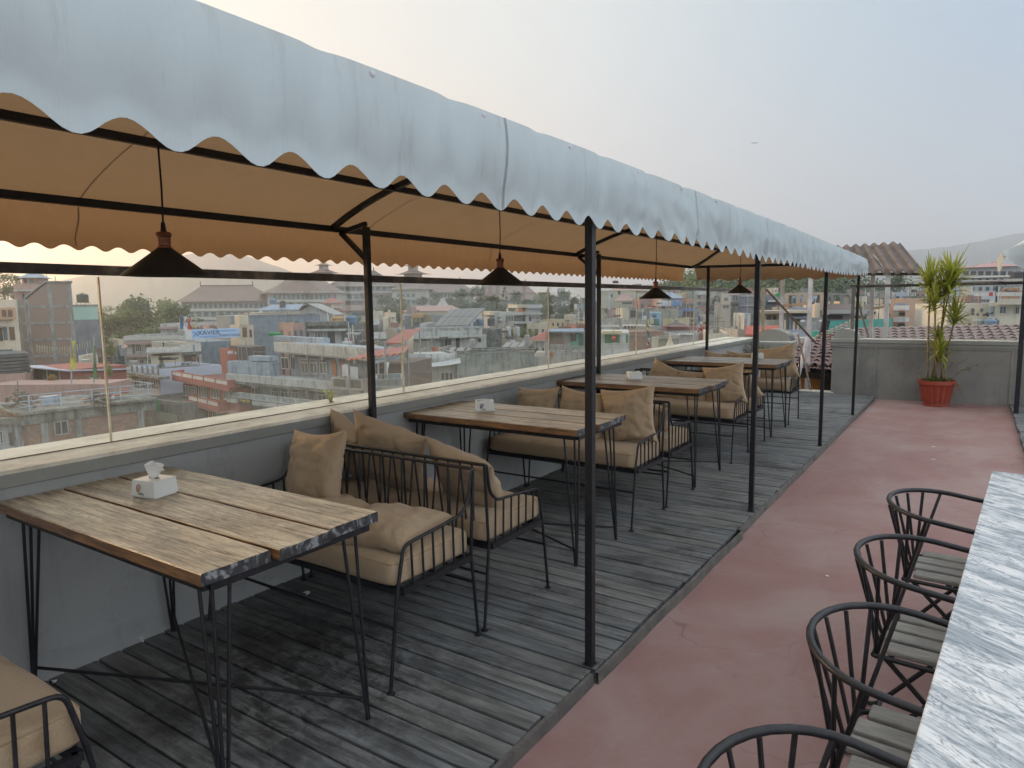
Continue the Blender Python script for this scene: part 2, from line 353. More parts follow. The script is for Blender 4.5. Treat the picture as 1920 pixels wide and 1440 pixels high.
def m_marble():
    t=NT('grey_veined_marble'); v=t.obj((1,1,1)); mp=t.n('ShaderNodeMapping'); mp.inputs['Rotation'].default_value=(0,0,R_(33)); t.l(v,mp.inputs[0]); m3=t.n('ShaderNodeMapping'); m3.inputs['Scale'].default_value=(1,4.0,1); t.l(mp.outputs[0],m3.inputs[0]); u=m3.outputs[0]
    a=t.noise(u,2.0,8,.64,1.7); b=t.noise(u,7.5,9,.74,1.9)
    c=t.ramp(a,[(.34,(.17,.20,.22)),(.45,(.36,.395,.42)),(.53,(.60,.62,.63)),(.66,(.68,.69,.69))])
    vein=t.ramp(b,[(.40,(1,1,1)),(.475,(0,0,0))]); c=t.mix(t.math('MULTIPLY',vein,.75),c,(.13,.17,.20))
    v2=t.ramp(t.math('ABSOLUTE',t.math('SUBTRACT',t.noise(u,4.5,9,.65,1.2),.5)),[(0,(1,1,1)),(.03,(0,0,0))]); c=t.mix(t.math('MULTIPLY',v2,.7),c,(.10,.13,.16))
    return t.fin(c,.22,0,.5)
def m_leaf(name,c1,c2,trans=.35):
    t=NT(name); r=t.rnd(); c=t.mix(r,c1,c2); d=t.n('ShaderNodeBsdfDiffuse'); tr=t.n('ShaderNodeBsdfTranslucent'); t.l(c,d.inputs[0]); t.l(t.mix(.5,c,(.4,.5,.05),'MIX') if trans>.3 else c,tr.inputs[0])
    gl=t.n('ShaderNodeBsdfGlossy'); gl.inputs['Roughness'].default_value=.4
    m=t.n('ShaderNodeMixShader'); m.inputs[0].default_value=trans; t.l(d.outputs[0],m.inputs[1]); t.l(tr.outputs[0],m.inputs[2])
    m2=t.n('ShaderNodeMixShader'); m2.inputs[0].default_value=.04; t.l(m.outputs[0],m2.inputs[1]); t.l(gl.outputs[0],m2.inputs[2]); t.l(m2.outputs[0],t.o.inputs['Surface']); return t.m
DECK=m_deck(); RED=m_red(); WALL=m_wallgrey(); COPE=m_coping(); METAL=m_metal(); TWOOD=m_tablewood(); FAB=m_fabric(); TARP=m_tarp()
GLASS=m_glass('dusty_glass'); MARB=m_marble()
# ================= TERRACE =================
DX=-1.235       # right edge of the deck
mb=MB(); y=-1.6; rr=random.Random(3)
while y<12.35:
    pw=.098+rr.uniform(-.003,.003); x1=DX-.03+rr.uniform(-.012,.008); dz=rr.uniform(-.003,.002); xs=-3.2
    js=[xs]+([rr.uniform(-2.8,-1.8)] if rr.random()<.35 else [])+[x1]
    for a,b in zip(js,js[1:]):
        n=6; t0=rr.uniform(-.002,.002)
        mb.box(a,b-.003,y,y+pw-.009,-.03+dz,dz+t0)
    y+=pw+.002
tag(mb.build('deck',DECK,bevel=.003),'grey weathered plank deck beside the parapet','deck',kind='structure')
mb=MB(); mb.box(-3.3,DX-.035,-1.7,12.5,-.12,-.045)
tag(mb.build('deck_base',paint('dark_void',(.012,.012,.012),(.02,.02,.02))),None,None,kind='structure')
mb=MB(); mb.grid(lambda u,v:(-1.5+5*u,-2+15.2*v,-.05),1,1)
tag(mb.build('terrace_floor',RED),'red oxide concrete terrace floor','floor',kind='structure')
# deck trim boards: a thing each
tw=paint('trim_wood',(.075,.072,.068),(.13,.12,.11),8,.8,.4)
def trim(y0,y1,lab,dx=0,rz=0,drop=0):
    m=MB(); n=14
    def pr(y): return DX-.03+.004*math.sin(y*9+y0)
    vs=[];L=y1-y0
    m.grid(lambda u,v:(((-.0,-.048),(-.0,.003),(.018,.003),(.018,-.048),(0,-.048))[round(u*4)][0]+.003*math.sin(v*L*7),v*L,((-.0,-.048),(-.0,.003),(.018,.003),(.018,-.048),(0,-.048))[round(u*4)][1]+.004*noise.noise((v*L*3,y0,0))),4,n)
    o=m.build('trim_board',tw,loc=(DX-.03+dx,y0,-drop),rz=rz); tag(o,lab,'board','wooden trim boards along the deck edge')
trim(-1.6,2.45,'grey trim board at the deck edge before the nearest post')
trim(2.47,4.60,'loose trim board bowed away from the deck edge',.012,R_(-.35),.002)
trim(4.63,7.2,'trim board past the broken gap in the deck edge')
trim(7.22,12.1,'farthest trim board running to the end wall')
# left parapet
pw=thing('parapet_wall','grey painted parapet wall along the left side of the deck','wall',(-3.4,0,0))
MB().box(-.20,.235,-1.7,12.15,-14.5,.845).build('wall',WALL,pw)
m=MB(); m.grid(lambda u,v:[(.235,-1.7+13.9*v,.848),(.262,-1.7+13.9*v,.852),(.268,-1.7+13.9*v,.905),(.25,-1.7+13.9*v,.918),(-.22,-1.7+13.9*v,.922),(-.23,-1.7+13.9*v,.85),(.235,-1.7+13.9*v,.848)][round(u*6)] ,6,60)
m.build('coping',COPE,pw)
m=MB()
for xx in (.035,): m.box(xx,xx+.004,-1.7,12.15,.9205,.9245)
m.build('sealant_strip',paint('sealant',(.09,.05,.025),(.16,.10,.05),20),pw)
# corner pillar with round top
cp=thing('corner_pillar','grey corner pillar with a rounded cap behind the potted plant','pillar',(-3.0,12.3,0))
MB().box(-.5,.46,-.15,.25,-1.,.68).build('pillar_body',WALL,cp,bevel=.01)
m=MB(); m.box(-.5,.49,-.18,.28,.70,.86); m.build('cap',COPE,cp,bevel=.03)
m=MB(); m.grid(lambda u,v:(.16+.3*math.cos(math.pi*u),-.12+.36*v,.862+.2*math.sin(math.pi*u)),14,1); m.prism([(.16+.3*math.cos(math.pi*k/14),-.12,.862+.2*math.sin(math.pi*k/14)) for k in range(15)],(0,.36,0))
m.build('round_top',COPE,cp,smooth=False)
# end wall
ew=thing('end_wall','grey paneled end wall behind the red flower pot','wall',(0,12.42,0))
ENDW=paint('end_wall_grey',(.235,.23,.21),(.185,.182,.168),2.2,.7,.2,world=True,streak=True,dirt=.25)
m=MB(); m.box(-1.93,3.4,0,.26,-6,.80); m.build('wall',ENDW,ew)
m=MB(); m.box(-1.96,3.4,-.035,.29,.845,.91); m.box(-1.945,3.4,-.018,.27,.80,.845); m.build('coping',COPE,ew,bevel=.008)
m=MB()
for xx in (-1.29,.5): m.box(xx-.02,xx+.02,-.012,.0,-.1,.77)
m.box(-1.93,3.4,-.012,0,.77,.80); m.build('panel_trim',ENDW,ew)
m=MB(); m.prism([(-1.73+.19*math.cos(math.pi*k/12),-.02,.912+.16*math.sin(math.pi*k/12)) for k in range(13)],(0,.28,0)); m.build('round_top',COPE,ew)
# lip at the open corner
tag(MB().box(-2.6,-1.88,12.36,12.62,-.4,.02).build('concrete_curb',COPE,bevel=.01),'low pale concrete curb closing the far end of the deck','curb')
# glass balustrades
def balus(name,lab,p0,p1,joints,zb,zt,loc,ends=()):
    t=thing(name,lab,'glass railing',loc); d=(Vector(p1)-Vector(p0)); L=d.length; d.normalize(); n=Vector((-d.y,d.x,0))
    js=[0]+joints+[L]
    for a,b in zip(js,js[1:]):
        A=Vector(p0)+d*(a+.006); B=Vector(p0)+d*(b-.006)
        MB().bar(A+Vector((0,0,(zb+zt)/2)),B+Vector((0,0,(zb+zt)/2)),.008,zt-zb).build('glass_pane',GLASS,t)
        for q in (b,):
            if q<L-.1: MB().bar(Vector(p0)+d*q+Vector((0,0,zb)),Vector(p0)+d*q+Vector((0,0,zt-.01)),.007,.012,up=tuple(n)).build('joint_strip',SIL,t)
    MB().bar(Vector(p0)+Vector((0,0,zt+.02)),Vector(p1)+Vector((0,0,zt+.02)),.05,.045).build('handrail',RAILM,t,bevel=.004)
    return t
SIL=paint('silicone',(.75,.70,.55),(.5,.44,.3),12,.4); 
def _rail():
    t=NT('old_steel_rail'); v=t.obj((2,2,2),True); f=t.noise(v,2.2,5,.6); c=t.ramp(f,[(.4,(.05,.042,.038)),(.58,(.12,.10,.085)),(.7,(.28,.24,.18))]); return t.fin(c,t.ramp(f,[(.3,(.25,.25,.25)),(.7,(.55,.55,.55))]),.6)
RAILM=_rail()
balus('glass_balustrade','clear glass balustrade with steel handrail on the left parapet',(0,-1.7,0),(0,12.1,0),[-.42+1.7,1.62+1.7,3.65+1.7,5.685+1.7,7.75+1.7,9.8+1.7,],.921,1.705,(-3.38,0,0))
balus('glass_balustrade','clear glass balustrade with dark handrail on the end wall',(0,0,0),(5.0,0,0),[1.75,3.85],.911,1.735,(-1.72,12.55,0))
# balustrade end posts
def plank_post(name,lab,a,b,w,mat,cat='post'):
    a=Vector(a);b=Vector(b); m=MB(); m.bar((0,0,0),b-a,w,w*.8); o=m.build(name,mat,loc=a,bevel=.003); tag(o,lab,cat); return o
PW=paint('pale_wood',(.34,.30,.22),(.20,.17,.12),6,.7,.2); GW=paint('grey_post_wood',(.16,.15,.125),(.09,.085,.075),6,.8,.2); WHM=paint('white_metal',(.60,.60,.62),(.42,.41,.42),5,.5)
plank_post('rail_post','pale wooden post holding the left handrail end above the corner pillar',(-2.99,12.2,.86),(-3.02,12.2,1.76),.05,PW)
plank_post('brace_beam','brown slanting wooden brace beyond the pale handrail post',(-2.98,12.25,1.74),(-2.32,13.1,.80),.032,paint('brown_beam',(.13,.085,.05),(.08,.055,.035),7),'beam')
plank_post('rail_post','grey steel post holding the end-wall handrail above the rounded cap',(-1.66,12.5,.91),(-1.66,12.5,1.75),.05,GW)
plank_post('rail_brace','thin slanting brace beside the grey handrail post',(-1.66,12.52,1.74),(-1.46,12.9,.92),.025,GW,'beam')
# ---------------- awning ----------------
RX=-3.35; FX=-1.26; AY0=-1.6
RIBS=[-.15,3.0,6.15]
def yend(x): return 9.45+(x-RX)/(FX-RX)*.92
def arch(x):
    u=(x-RX)/(FX-RX)   # 0 rear .. 1 front
    base=2.035+(2.11-2.035)*u
    return base+.24*math.sin(math.pi*min(1,max(0,u)))**.85
def cz(x,y):
    u=(x-RX)/(FX-RX); base=2.035+(2.10-2.035)*u
    k=min(1,max(0,(yend(x)-y)/1.1)); k=math.sin(k*math.pi/2)
    s=-.012*abs(math.sin((y+.15)/3.15*math.pi))*math.sin(math.pi*u)
    fr=-.03*max(0,(y-6)/4)*u
    return base+(arch(x)-base)*k+s+fr
aw=thing('awning','long grey-white scalloped fabric awning on black posts over the deck','awning',(0,0,0))
m=MB(); m.grid(lambda u,v:((lambda x:(x,AY0+(yend(x)-AY0)*v,cz(x,AY0+(yend(x)-AY0)*v)+.004*noise.noise((x*6,v*60,0))))(RX+(FX-RX)*u)),30,150)
m.build('canopy_cloth',TARP,aw,smooth=True)
def scal(t,pitch,amp): 
    c=math.cos(2*math.pi*t/pitch); return amp*(c if c>0 else c*.8)
# front valance
def fval(u,v):
    y=AY0+(10.37-AY0)*u; rem=6*max(0,(y-5)/5)
    ztop=cz(FX,min(y,10.36))+.004
    zb=1.857-.02*math.sin(max(0,min(1,(y-3.0)/2.0))*math.pi)*.3-.02*max(0,min(1,(y-4)/1))+.05*max(0,(y-8.5)/2)-scal(y-.575,.172,.024)
    z=ztop+(zb-ztop)*v
    x=FX+.03+.014*math.sin(math.pi*min(1,v*1.15))+.004*v*math.sin(2*math.pi*(y-.575)/.172+.6)
    wr=noise.noise((y*1.3,v*.9,3))*.014+noise.noise((y*4,v*1.5,9))*.0025
    if y>2.7: wr+=.012*noise.noise((y*3.2,v*3,1))+.012*abs(noise.noise((y*6-v*2.5,v,5)))
    pin=math.exp(-((y+.05)%.46-.23)**2/.002)*.012*(1-v)
    return (x+wr*(.12+v)-pin,y,z)
m=MB(); m.grid(lambda u,v:fval(1-u,v),900,16); ov=m.build('front_valance',TARP,aw,smooth=True)

# rear valance
def rval(u,v):
    y=AY0+(9.42-AY0)*u; zt=2.03; zb=1.825-scal(y-1.317,.118,.013); return (RX-.02-.035*math.sin(math.pi*v*.8)+.004*noise.noise((y*25,v*2,0))+.02*noise.noise((y*2,v,7))*v,y,zt+(zb-zt)*v)
m=MB(); m.grid(rval,900,8); m.build('rear_valance',TARP,aw,smooth=True)
def eval_(u,v):
    x=RX+.08+(FX-RX-.08)*u; y=yend(x)+.03+.02*math.sin(math.pi*v); zt=cz(x,yend(x)); L=(x-RX)
    zb=1.835-scal(L-.05,.21,.016); return (x+(.10*(1-u)-.0)*(v-.5)*.6,y,zt+(zb-zt)*v)
m=MB(); m.grid(eval_,200,6); m.build('end_valance',TARP,aw,smooth=True)
# seams under the cloth
SEAM=paint('seam_brown',(.30,.20,.12),(.34,.23,.14))
for ys in (.0,1.55,3.3,4.75,6.4,7.9):
    m=MB(); pts=[(RX+(FX-RX)*k/20,ys,cz(RX+(FX-RX)*k/20,ys)-.006) for k in range(21)]; m.grid(lambda u,v:(pts[round(u*20)][0],ys+.006*(v-.5),pts[round(u*20)][2]),20,1); m.build('seam',SEAM,aw)
    m=MB(); m.grid(lambda u,v:(RX-.012-.035*math.sin(math.pi*v*.8),ys+.007*(u-.5)+.01*math.sin(v*5),2.0-.17*v),1,8); m.build('seam',SEAM,aw)
    m=MB(); m.grid(lambda u,v:(lambda p:(p[0]+.004,p[1]+.006*(u-.5)+.012*math.sin(v*4+ys),p[2]))(fval((ys+.25-AY0)/(10.37-AY0),v)),1,10); m.build('seam',paint('seam_grey',(.22,.25,.26),(.3,.32,.33)),aw)
# metal frame
FM=METAL
m=MB(); m.bar((RX+.02,AY0,2.02),(RX+.02,9.43,2.02),.03,.035); m.build('rear_beam',FM,aw)
m=MB(); m.bar((-2.8,AY0,cz(-2.8,3)-.028),(-2.8,9.0,cz(-2.8,3)-.028),.028,.032); m.build('purlin',FM,aw)
m=MB(); m.bar((-1.30,AY0,2.055),(-1.30,10.3,2.04),.03,.035); m.build('front_beam',FM,aw)
m=MB(); m.bar((RX+.03,9.46,2.02),(FX-.03,10.34,2.03),.03,.035); m.build('end_beam',FM,aw)
for yr in RIBS:
    m=MB(); pts=[(x,yr,cz(x,yr)-.024) for x in [RX+.03+(FX-RX-.06)*k/16 for k in range(17)]]
    for a,b in zip(pts,pts[1:]): m.bar(a,b,.026,.03)
    m.build('rib',FM,aw)
m=MB(); hp=[Vector((RX+.03,9.44,2.02)).lerp(Vector((-2.3,8.55,2.3)),k/10) for k in range(11)]
hp=[Vector((p.x,p.y,cz(p.x,p.y)-.024)) for p in hp]
for a,b in zip(hp,hp[1:]): m.bar(a,b,.026,.03)
m.build('hip_rib',FM,aw)
for i,yp in enumerate((-.1,2.52,5.10,7.83,10.2)):
    m=MB(); m.box(-1.317,-1.283,yp-.017,yp+.017,-.03,2.05); m.box(-1.325,-1.275,yp-.025,yp+.025,.0,.004)
    m.build('post',FM,aw,bevel=.003)
for i,yp in enumerate((-.1,3.06,6.19,9.55)):
    m=MB(); m.box(-3.118,-3.082,yp-.018,yp+.018,0,2.02 if i<3 else 2.03); m.build('post',FM,aw,bevel=.003)
    if i<3:
        m=MB(); m.bar((RX+.03,yp-.0,2.0),(-3.1,yp,2.04),.026,.026); m.bar((RX+.03,yp,2.0),(-3.11,yp,1.83),.026,.026); m.build('bracket',FM,aw)
for k,ys in enumerate((.72,1.25,1.70,2.22,2.82,3.35,3.9,4.5,5.1,5.7,6.4,7.2,8.0,8.8)):
    m=MB(); m.lathe([(.008,0),(.008,.002),(.004,.004)],10); z=cz(FX,ys)-.012
    o=m.build('screw',WHM,aw,smooth=False,loc=(FX+.033,ys,z)); o.rotation_euler=(0,R_(90),0)
# ---------------- pendants ----------------
COPR=paint('copper',(.26,.11,.065),(.16,.065,.04),20,.4,metal=.85); SHB=paint('black_shade',(.011,.011,.011),(.016,.016,.015),10,.62,spec=.3); SHI=paint('shade_rim',(.16,.15,.14),(.1,.1,.1),10,.4)
def pendant(loc,top,lab):
    t=thing('pendant_lamp',lab,'lamp',loc,0,'black cone pendant lamps under the awning')
    m=MB(); m.tube([(0,0,.165),(.003,.002,(top-loc[2])*.5),(0,0,top-loc[2])],.0035,6); m.tube([(0,0,.155),(0,0,.19)],[.011,.007],8); m.build('cord',SHB,t)
    m=MB(); m.lathe([(.0,.157),(.022,.156),(.026,.150),(.026,.142),(.022,.138),(.021,.108),(.025,.103),(.025,.097)],20); m.build('socket',COPR,t,smooth=True,angle=35)
    m=MB(); m.lathe([(.024,.100),(.036,.090),(.147,.004),(.150,.0),(.144,.001),(.034,.086),(.02,.096)],48,cap=False); m.build('shade',SHB,t,smooth=True,angle=30)
    m=MB(); m.lathe([(.010,.085),(.026,.045),(.028,.03),(.018,.012),(.0,.008)],14); m.build('bulb',paint('bulb_glass',(.6,.6,.58),(.5,.5,.5),3,.2),t,smooth=True)
    return t
PX=-2.45
for k,(px,py,lab) in enumerate([(312,512,'nearest and largest black cone pendant lamp above the front table'),(938,530,'black cone pendant lamp above the second table'),(1229,558,'black cone pendant lamp hanging over the third table'),(1387,548,'farthest black cone pendant lamp beside a post')]):
    p=onx(px,py,PX); pendant((p.x,p.y,p.z-.01),cz(PX,p.y)-.01,lab)
# ---------------- tables ----------------
TABLE_TINT=[(1,1,1,1),(.80,.76,.70,1),(.56,.56,.56,1),(.44,.45,.47,1)]; TINT_USED=[]  # plank colour multipliers, darker and greyer from table to table
def make_table(lab,y0,y1,zt,x0,x1,legs,first=None):
    W=y1-y0; L=x1-x0
    t=thing('dining_table',lab,'table',(x0,y0,0),0,'plank tables along the parapet')
    ws=(.345,.315,.34); y=0
    for i,wf in enumerate(ws):
        pw_=W*wf-.010; m=MB(); n=40; seed=i*7.3+y0
        def cs(u,v,s=seed,yy=y,pw_=pw_,i=i):
            x=L*v; k=round(u*8); e=.004*noise.noise((x*5,s,0)); e2=.004*noise.noise((x*5,s+5,0))
            prof=[(0+e,-.038),(0+e,-.004),(.004+e,0),(pw_*.33,.0),(pw_*.66,0),(pw_-.004+e2,0),(pw_+e2,-.004),(pw_+e2,-.038),(e,-.038)]
            a=prof[k]; xo=(.012*noise.noise((a[0]*20,s,1)) + (-.01,.012,-.004)[i]) if v>.99 else (.004 if v<.01 else 0)
            return (x+xo,yy+a[0],zt+a[1]+.0015*noise.noise((x*3,a[0]*9,s)))
        m.grid(cs,8,n); o=len(m.v)-(9*(n+1)); m.f.append(tuple(o+k for k in range(8))[::-1]); m.f.append(tuple(o+n*9+k for k in range(8)))
        ob=m.build('plank',TWOOD,t); ob.color=TABLE_TINT[len(TINT_USED)]; y+=pw_+.015
    TINT_USED.append(1)
    m=MB(); z=zt-.052; a=.035
    for p,q in (((a,a),(L-a,a)),((a,W-a),(L-a,W-a)),((a,a),(a,W-a)),((L-a,a),(L-a,W-a))): m.bar((p[0],p[1],z),(q[0],q[1],z),.03,.026)
    m.build('table_frame',METAL,t)
    feet=[]
    for sx,sy in ((0,0),(1,0),(1,1),(0,1)):
        cx=a+.03 if sx==0 else L-a-.03; cy=a+.03 if sy==0 else W-a-.03
        fx=cx+(-.02 if sx==0 else .02); fy=cy+(-.015 if sy==0 else .015); m=MB()
        for dx,dy in ((0,0),((.07 if sx==0 else -.07),0),(0,(.06 if sy==0 else -.06))): 
            m.tube([(cx+dx,cy+dy,z-.005),(cx+dx*.0+(fx-cx)*1+dx*.12,fy+dy*.12,.004)],.0062,8)
        m.build('leg',METAL,t); feet.append((fx,fy))
    m=MB(); m.tube([(feet[0][0],feet[0][1],.10),(feet[2][0],feet[2][1],.085)],.0065,6); m.tube([(feet[3][0],feet[3][1],.11),(feet[1][0],feet[1][1],.10)],.0065,6); m.build('cross_brace',METAL,t)
    return t
TB=[(1.065,1.765,.80,-3.17,-1.77),(3.41,4.06,.83,-3.17,-1.83),(5.46,6.25,.84,-3.17,-1.82),(7.98,8.80,.835,-3.16,-1.80)]
TL=['nearest worn three-plank table with golden grain','second plank table with a printed tissue box','third plank table between two cushioned benches','farthest dark plank table before the corner pillar']
for (a,b,z,x0,x1),l in zip(TB,TL): make_table(l,a,b,z,x0,x1,None)
# ---------------- benches ----------------
def rbox(L,W,H,r,nx=26,ny=14,nz=6,seed=0,puff=.012,wr=.004):
    """soft cushion block centred in x,y with base at z=0"""
    m=MB(); import itertools
    def sp(t): return math.copysign(abs(t)**.75,t)
    def face(fn,nu,nv): m.grid(fn,nu,nv)
    def P(x,y,z):  # x,y,z in -1..1 cube -> rounded
        px,py,pz=x*L/2,y*W/2,z*H/2
        ix,iy,iz=max(-L/2+r,min(L/2-r,px)),max(-W/2+r,min(W/2-r,py)),max(-H/2+r,min(H/2-r,pz))
        d=Vector((px-ix,py-iy,pz-iz)); 
        if d.length>1e-6: d=d.normalized()*r
        q=Vector((ix,iy,iz))+d
        k=(1-x*x)*(1-y*y); q.z+= (puff*k**.5 if z>0 else -puff*.2*k**.5)*(abs(z))
        q.y+= math.copysign(1,y)*puff*.5*(1-z*z)*(1-x*x)**.5*(abs(y)>.99)
        q+=Vector((0,0,1))*wr*noise.noise((q.x*6+seed,q.y*6,q.z*6)); q.x+=wr*noise.noise((q.x*5,q.y*7+seed,q.z*9)); q.y+=wr*noise.noise((q.x*9+seed,q.y*3,q.z*9))
        return (q.x,q.y,q.z+H/2)
    face(lambda u,v:P(2*u-1,2*v-1,1),nx,ny); face(lambda u,v:P(1-2*u,2*v-1,-1),nx,ny)
    face(lambda u,v:P(2*u-1,-1,2*v-1),nx,nz); face(lambda u,v:P(1-2*u,1,2*v-1),nx,nz)
    face(lambda u,v:P(1,2*u-1,2*v-1),ny,nz); face(lambda u,v:P(-1,1-2*u,2*v-1),ny,nz)
    return m
def weld(o,d=.0015):
    bm=bmesh.new(); bm.from_mesh(o.data); bmesh.ops.remove_doubles(bm,verts=bm.verts,dist=d); bmesh.ops.recalc_face_normals(bm,faces=bm.faces); bm.to_mesh(o.data); bm.free(); o.data.polygons.foreach_set('use_smooth',[True]*len(o.data.polygons))
def arc(pts,r=.03,n=4):
    out=[Vector(pts[0])]
    for i in range(1,len(pts)-1):
        a,b,c=Vector(pts[i-1]),Vector(pts[i]),Vector(pts[i+1]); d1=(a-b).normalized(); d2=(c-b).normalized(); rr_=min(r,(a-b).length*.45,(c-b).length*.45)
        for k in range(n+1):
            t=k/n; p=(b+d1*rr_)*(1-t)**2+b*2*t*(1-t)+(b+d2*rr_)*t**2; out.append(p)
    out.append(Vector(pts[-1])); return out
BL=1.235; PIPM=paint('piping_tan',(.30,.215,.13),(.24,.17,.10),9,.9)
def make_bench(lab,loc,rz):
    t=thing('cushioned_bench',lab,'bench',loc,rz,'wire benches back to back between the tables')
    # local: x 0..BL, y 0 (front) .. .58 (back)
    m=MB()
    for a,b in (((0,.08),(BL,.08)),((0,.53),(BL,.53)),((0,.08),(0,.53)),((BL,.08),(BL,.53))): m.bar((a[0],a[1],.397),(b[0],b[1],.397),.028,.026)
    for k in range(1,8): m.bar((BL*k/8,.08,.404),(BL*k/8,.53,.404),.02,.006)
    m.build('seat_frame',METAL,t)
    for sx in (0,BL):
        m=MB(); m.tube(arc([(sx,.0,.008),(sx,.055,.40),(sx,.10,.585),(sx,.475,.612),(sx,.53,.66),(sx,.555,.80),(sx,.575,.802)],.035),.0078,8)
        for k in range(6):
            y=.15+k*.068; m.tube([(sx,y,.39),(sx,y-.006,.588+.027*(y-.1)/.375)],.0055,6)
        m.build('arm',METAL,t,smooth=True,angle=50)
        m=MB(); m.tube([(sx,.59,.008),(sx,.545,.40),(sx,.57,.795)],.0078,8); m.lathe([(.018,.0),(.018,.005),(.008,.009)],10,(sx,.59,0)); m.build('leg',METAL,t,smooth=True,angle=50)
        m=MB(); m.lathe([(.018,.0),(.018,.005),(.008,.009)],10,(sx,0,0)); m.build('foot_disc',METAL,t)
    m=MB(); m.tube([(0,.572,.803),(BL,.572,.803)],.0085,8); m.build('back_rail',METAL,t,smooth=True,angle=50)
    m=MB()
    for k in range(1,17):
        x=BL*k/17; m.tube([(x+.02*(1 if k%2 else -1),.535,.39),(x,.570,.80)],.0052,6)
    m.build('back_spindles',METAL,t,smooth=True,angle=50)
    m=MB(); m.tube([(0,.035,.26),(BL,.035,.26)],.0065,6); m.tube([(0,.56,.27),(BL,.56,.27)],.0065,6); m.build('stretcher',METAL,t)
    c=rbox(BL-.03,.50,.118,.026,seed=loc[1]).build('seat_cushion',FAB,t,loc=(BL/2,.30,.412)); weld(c)
    for zz in (.020,.100):
        m=MB(); L2_,W2_=(BL-.03)/2-.004,.25-.003; m.tube(arc([(0,-W2_,zz),(L2_,-W2_,zz),(L2_,W2_,zz),(-L2_,W2_,zz),(-L2_,-W2_,zz),(0,-W2_,zz)],.03),.0035,5); m.build('piping',PIPM,c)
    return t
BENCH=[(1.885,0,'bench facing the nearest table with a flat pillow on its seat'),(3.115,1,'bench backing the nearest one, with three slumped pillows'),
 (4.225,0,'bench behind the second table, with an upright stained pillow'),(5.455,1,'bench backing onto the second table bench'),
 (6.54,0,'bench behind the third table, with rumpled pillows'),(7.80,1,'bench facing the farthest table from this side'),
 (8.97,0,'farthest bench below the corner pillar'),(.83,1,'bench cut off at the lower left corner of the picture')]
for y,fl,lab in BENCH:
    if fl: make_bench(lab,(-1.865,y,0),R_(180))
    else: make_bench(lab,(-3.10,y,0),0)
# ---------------- pillows ----------------
def pillow(lab,c,size,nrm_yaw,tilt,roll,seed,sx=1.,th=.075,sag=0):
    rr=random.Random(seed); N=40; m=MB(); s=size/2
    def P(u,v,side):
        a,b=2*u-1,2*v-1; e=max(abs(a),abs(b)); 
        pin=1-.13*(1-a*a)*abs(b)**3 ; pin2=1-.13*(1-b*b)*abs(a)**3
        x=a*s*sx*pin2; z=b*s*pin
        h=th*((1-abs(a)**2.6)*(1-abs(b)**2.6))**.5
        h*=1+.25*noise.noise((a*1.5+seed,b*1.5,side))
        w_=.014*noise.noise((a*2.5+seed*3,b*2.5,side*2.))*(1-e**4)-.011*max(0,.22-abs(noise.noise((a*1.6+b*1.1+seed,b*2.1-a*.8,4+side))))*4*(.25+e)*(1-e**8)-.008*max(0,.15-abs(noise.noise((a*4+seed,b*3.2,9+side))))*6*e*(1-e**8)
        edge=.02*noise.noise((a*2,b*2,seed))*e
        z-=sag*(1-b)*0+sag*(a*a)*(b>0)*.5*b
        return (x,side*(h+w_)+edge,z)
    m.grid(lambda u,v:P(u,v,-1),N,N); m.grid(lambda u,v:P(1-u,v,1),N,N)
    o=m.build('throw_pillow',FAB,loc=c); weld(o,.003)
    o.rotation_euler=(Matrix.Rotation(nrm_yaw,3,'Z')@Matrix.Rotation(tilt,3,'X')@Matrix.Rotation(roll,3,'Y')).to_euler()
    tag(o,lab,'pillow','tan linen throw pillows on the benches'); return o
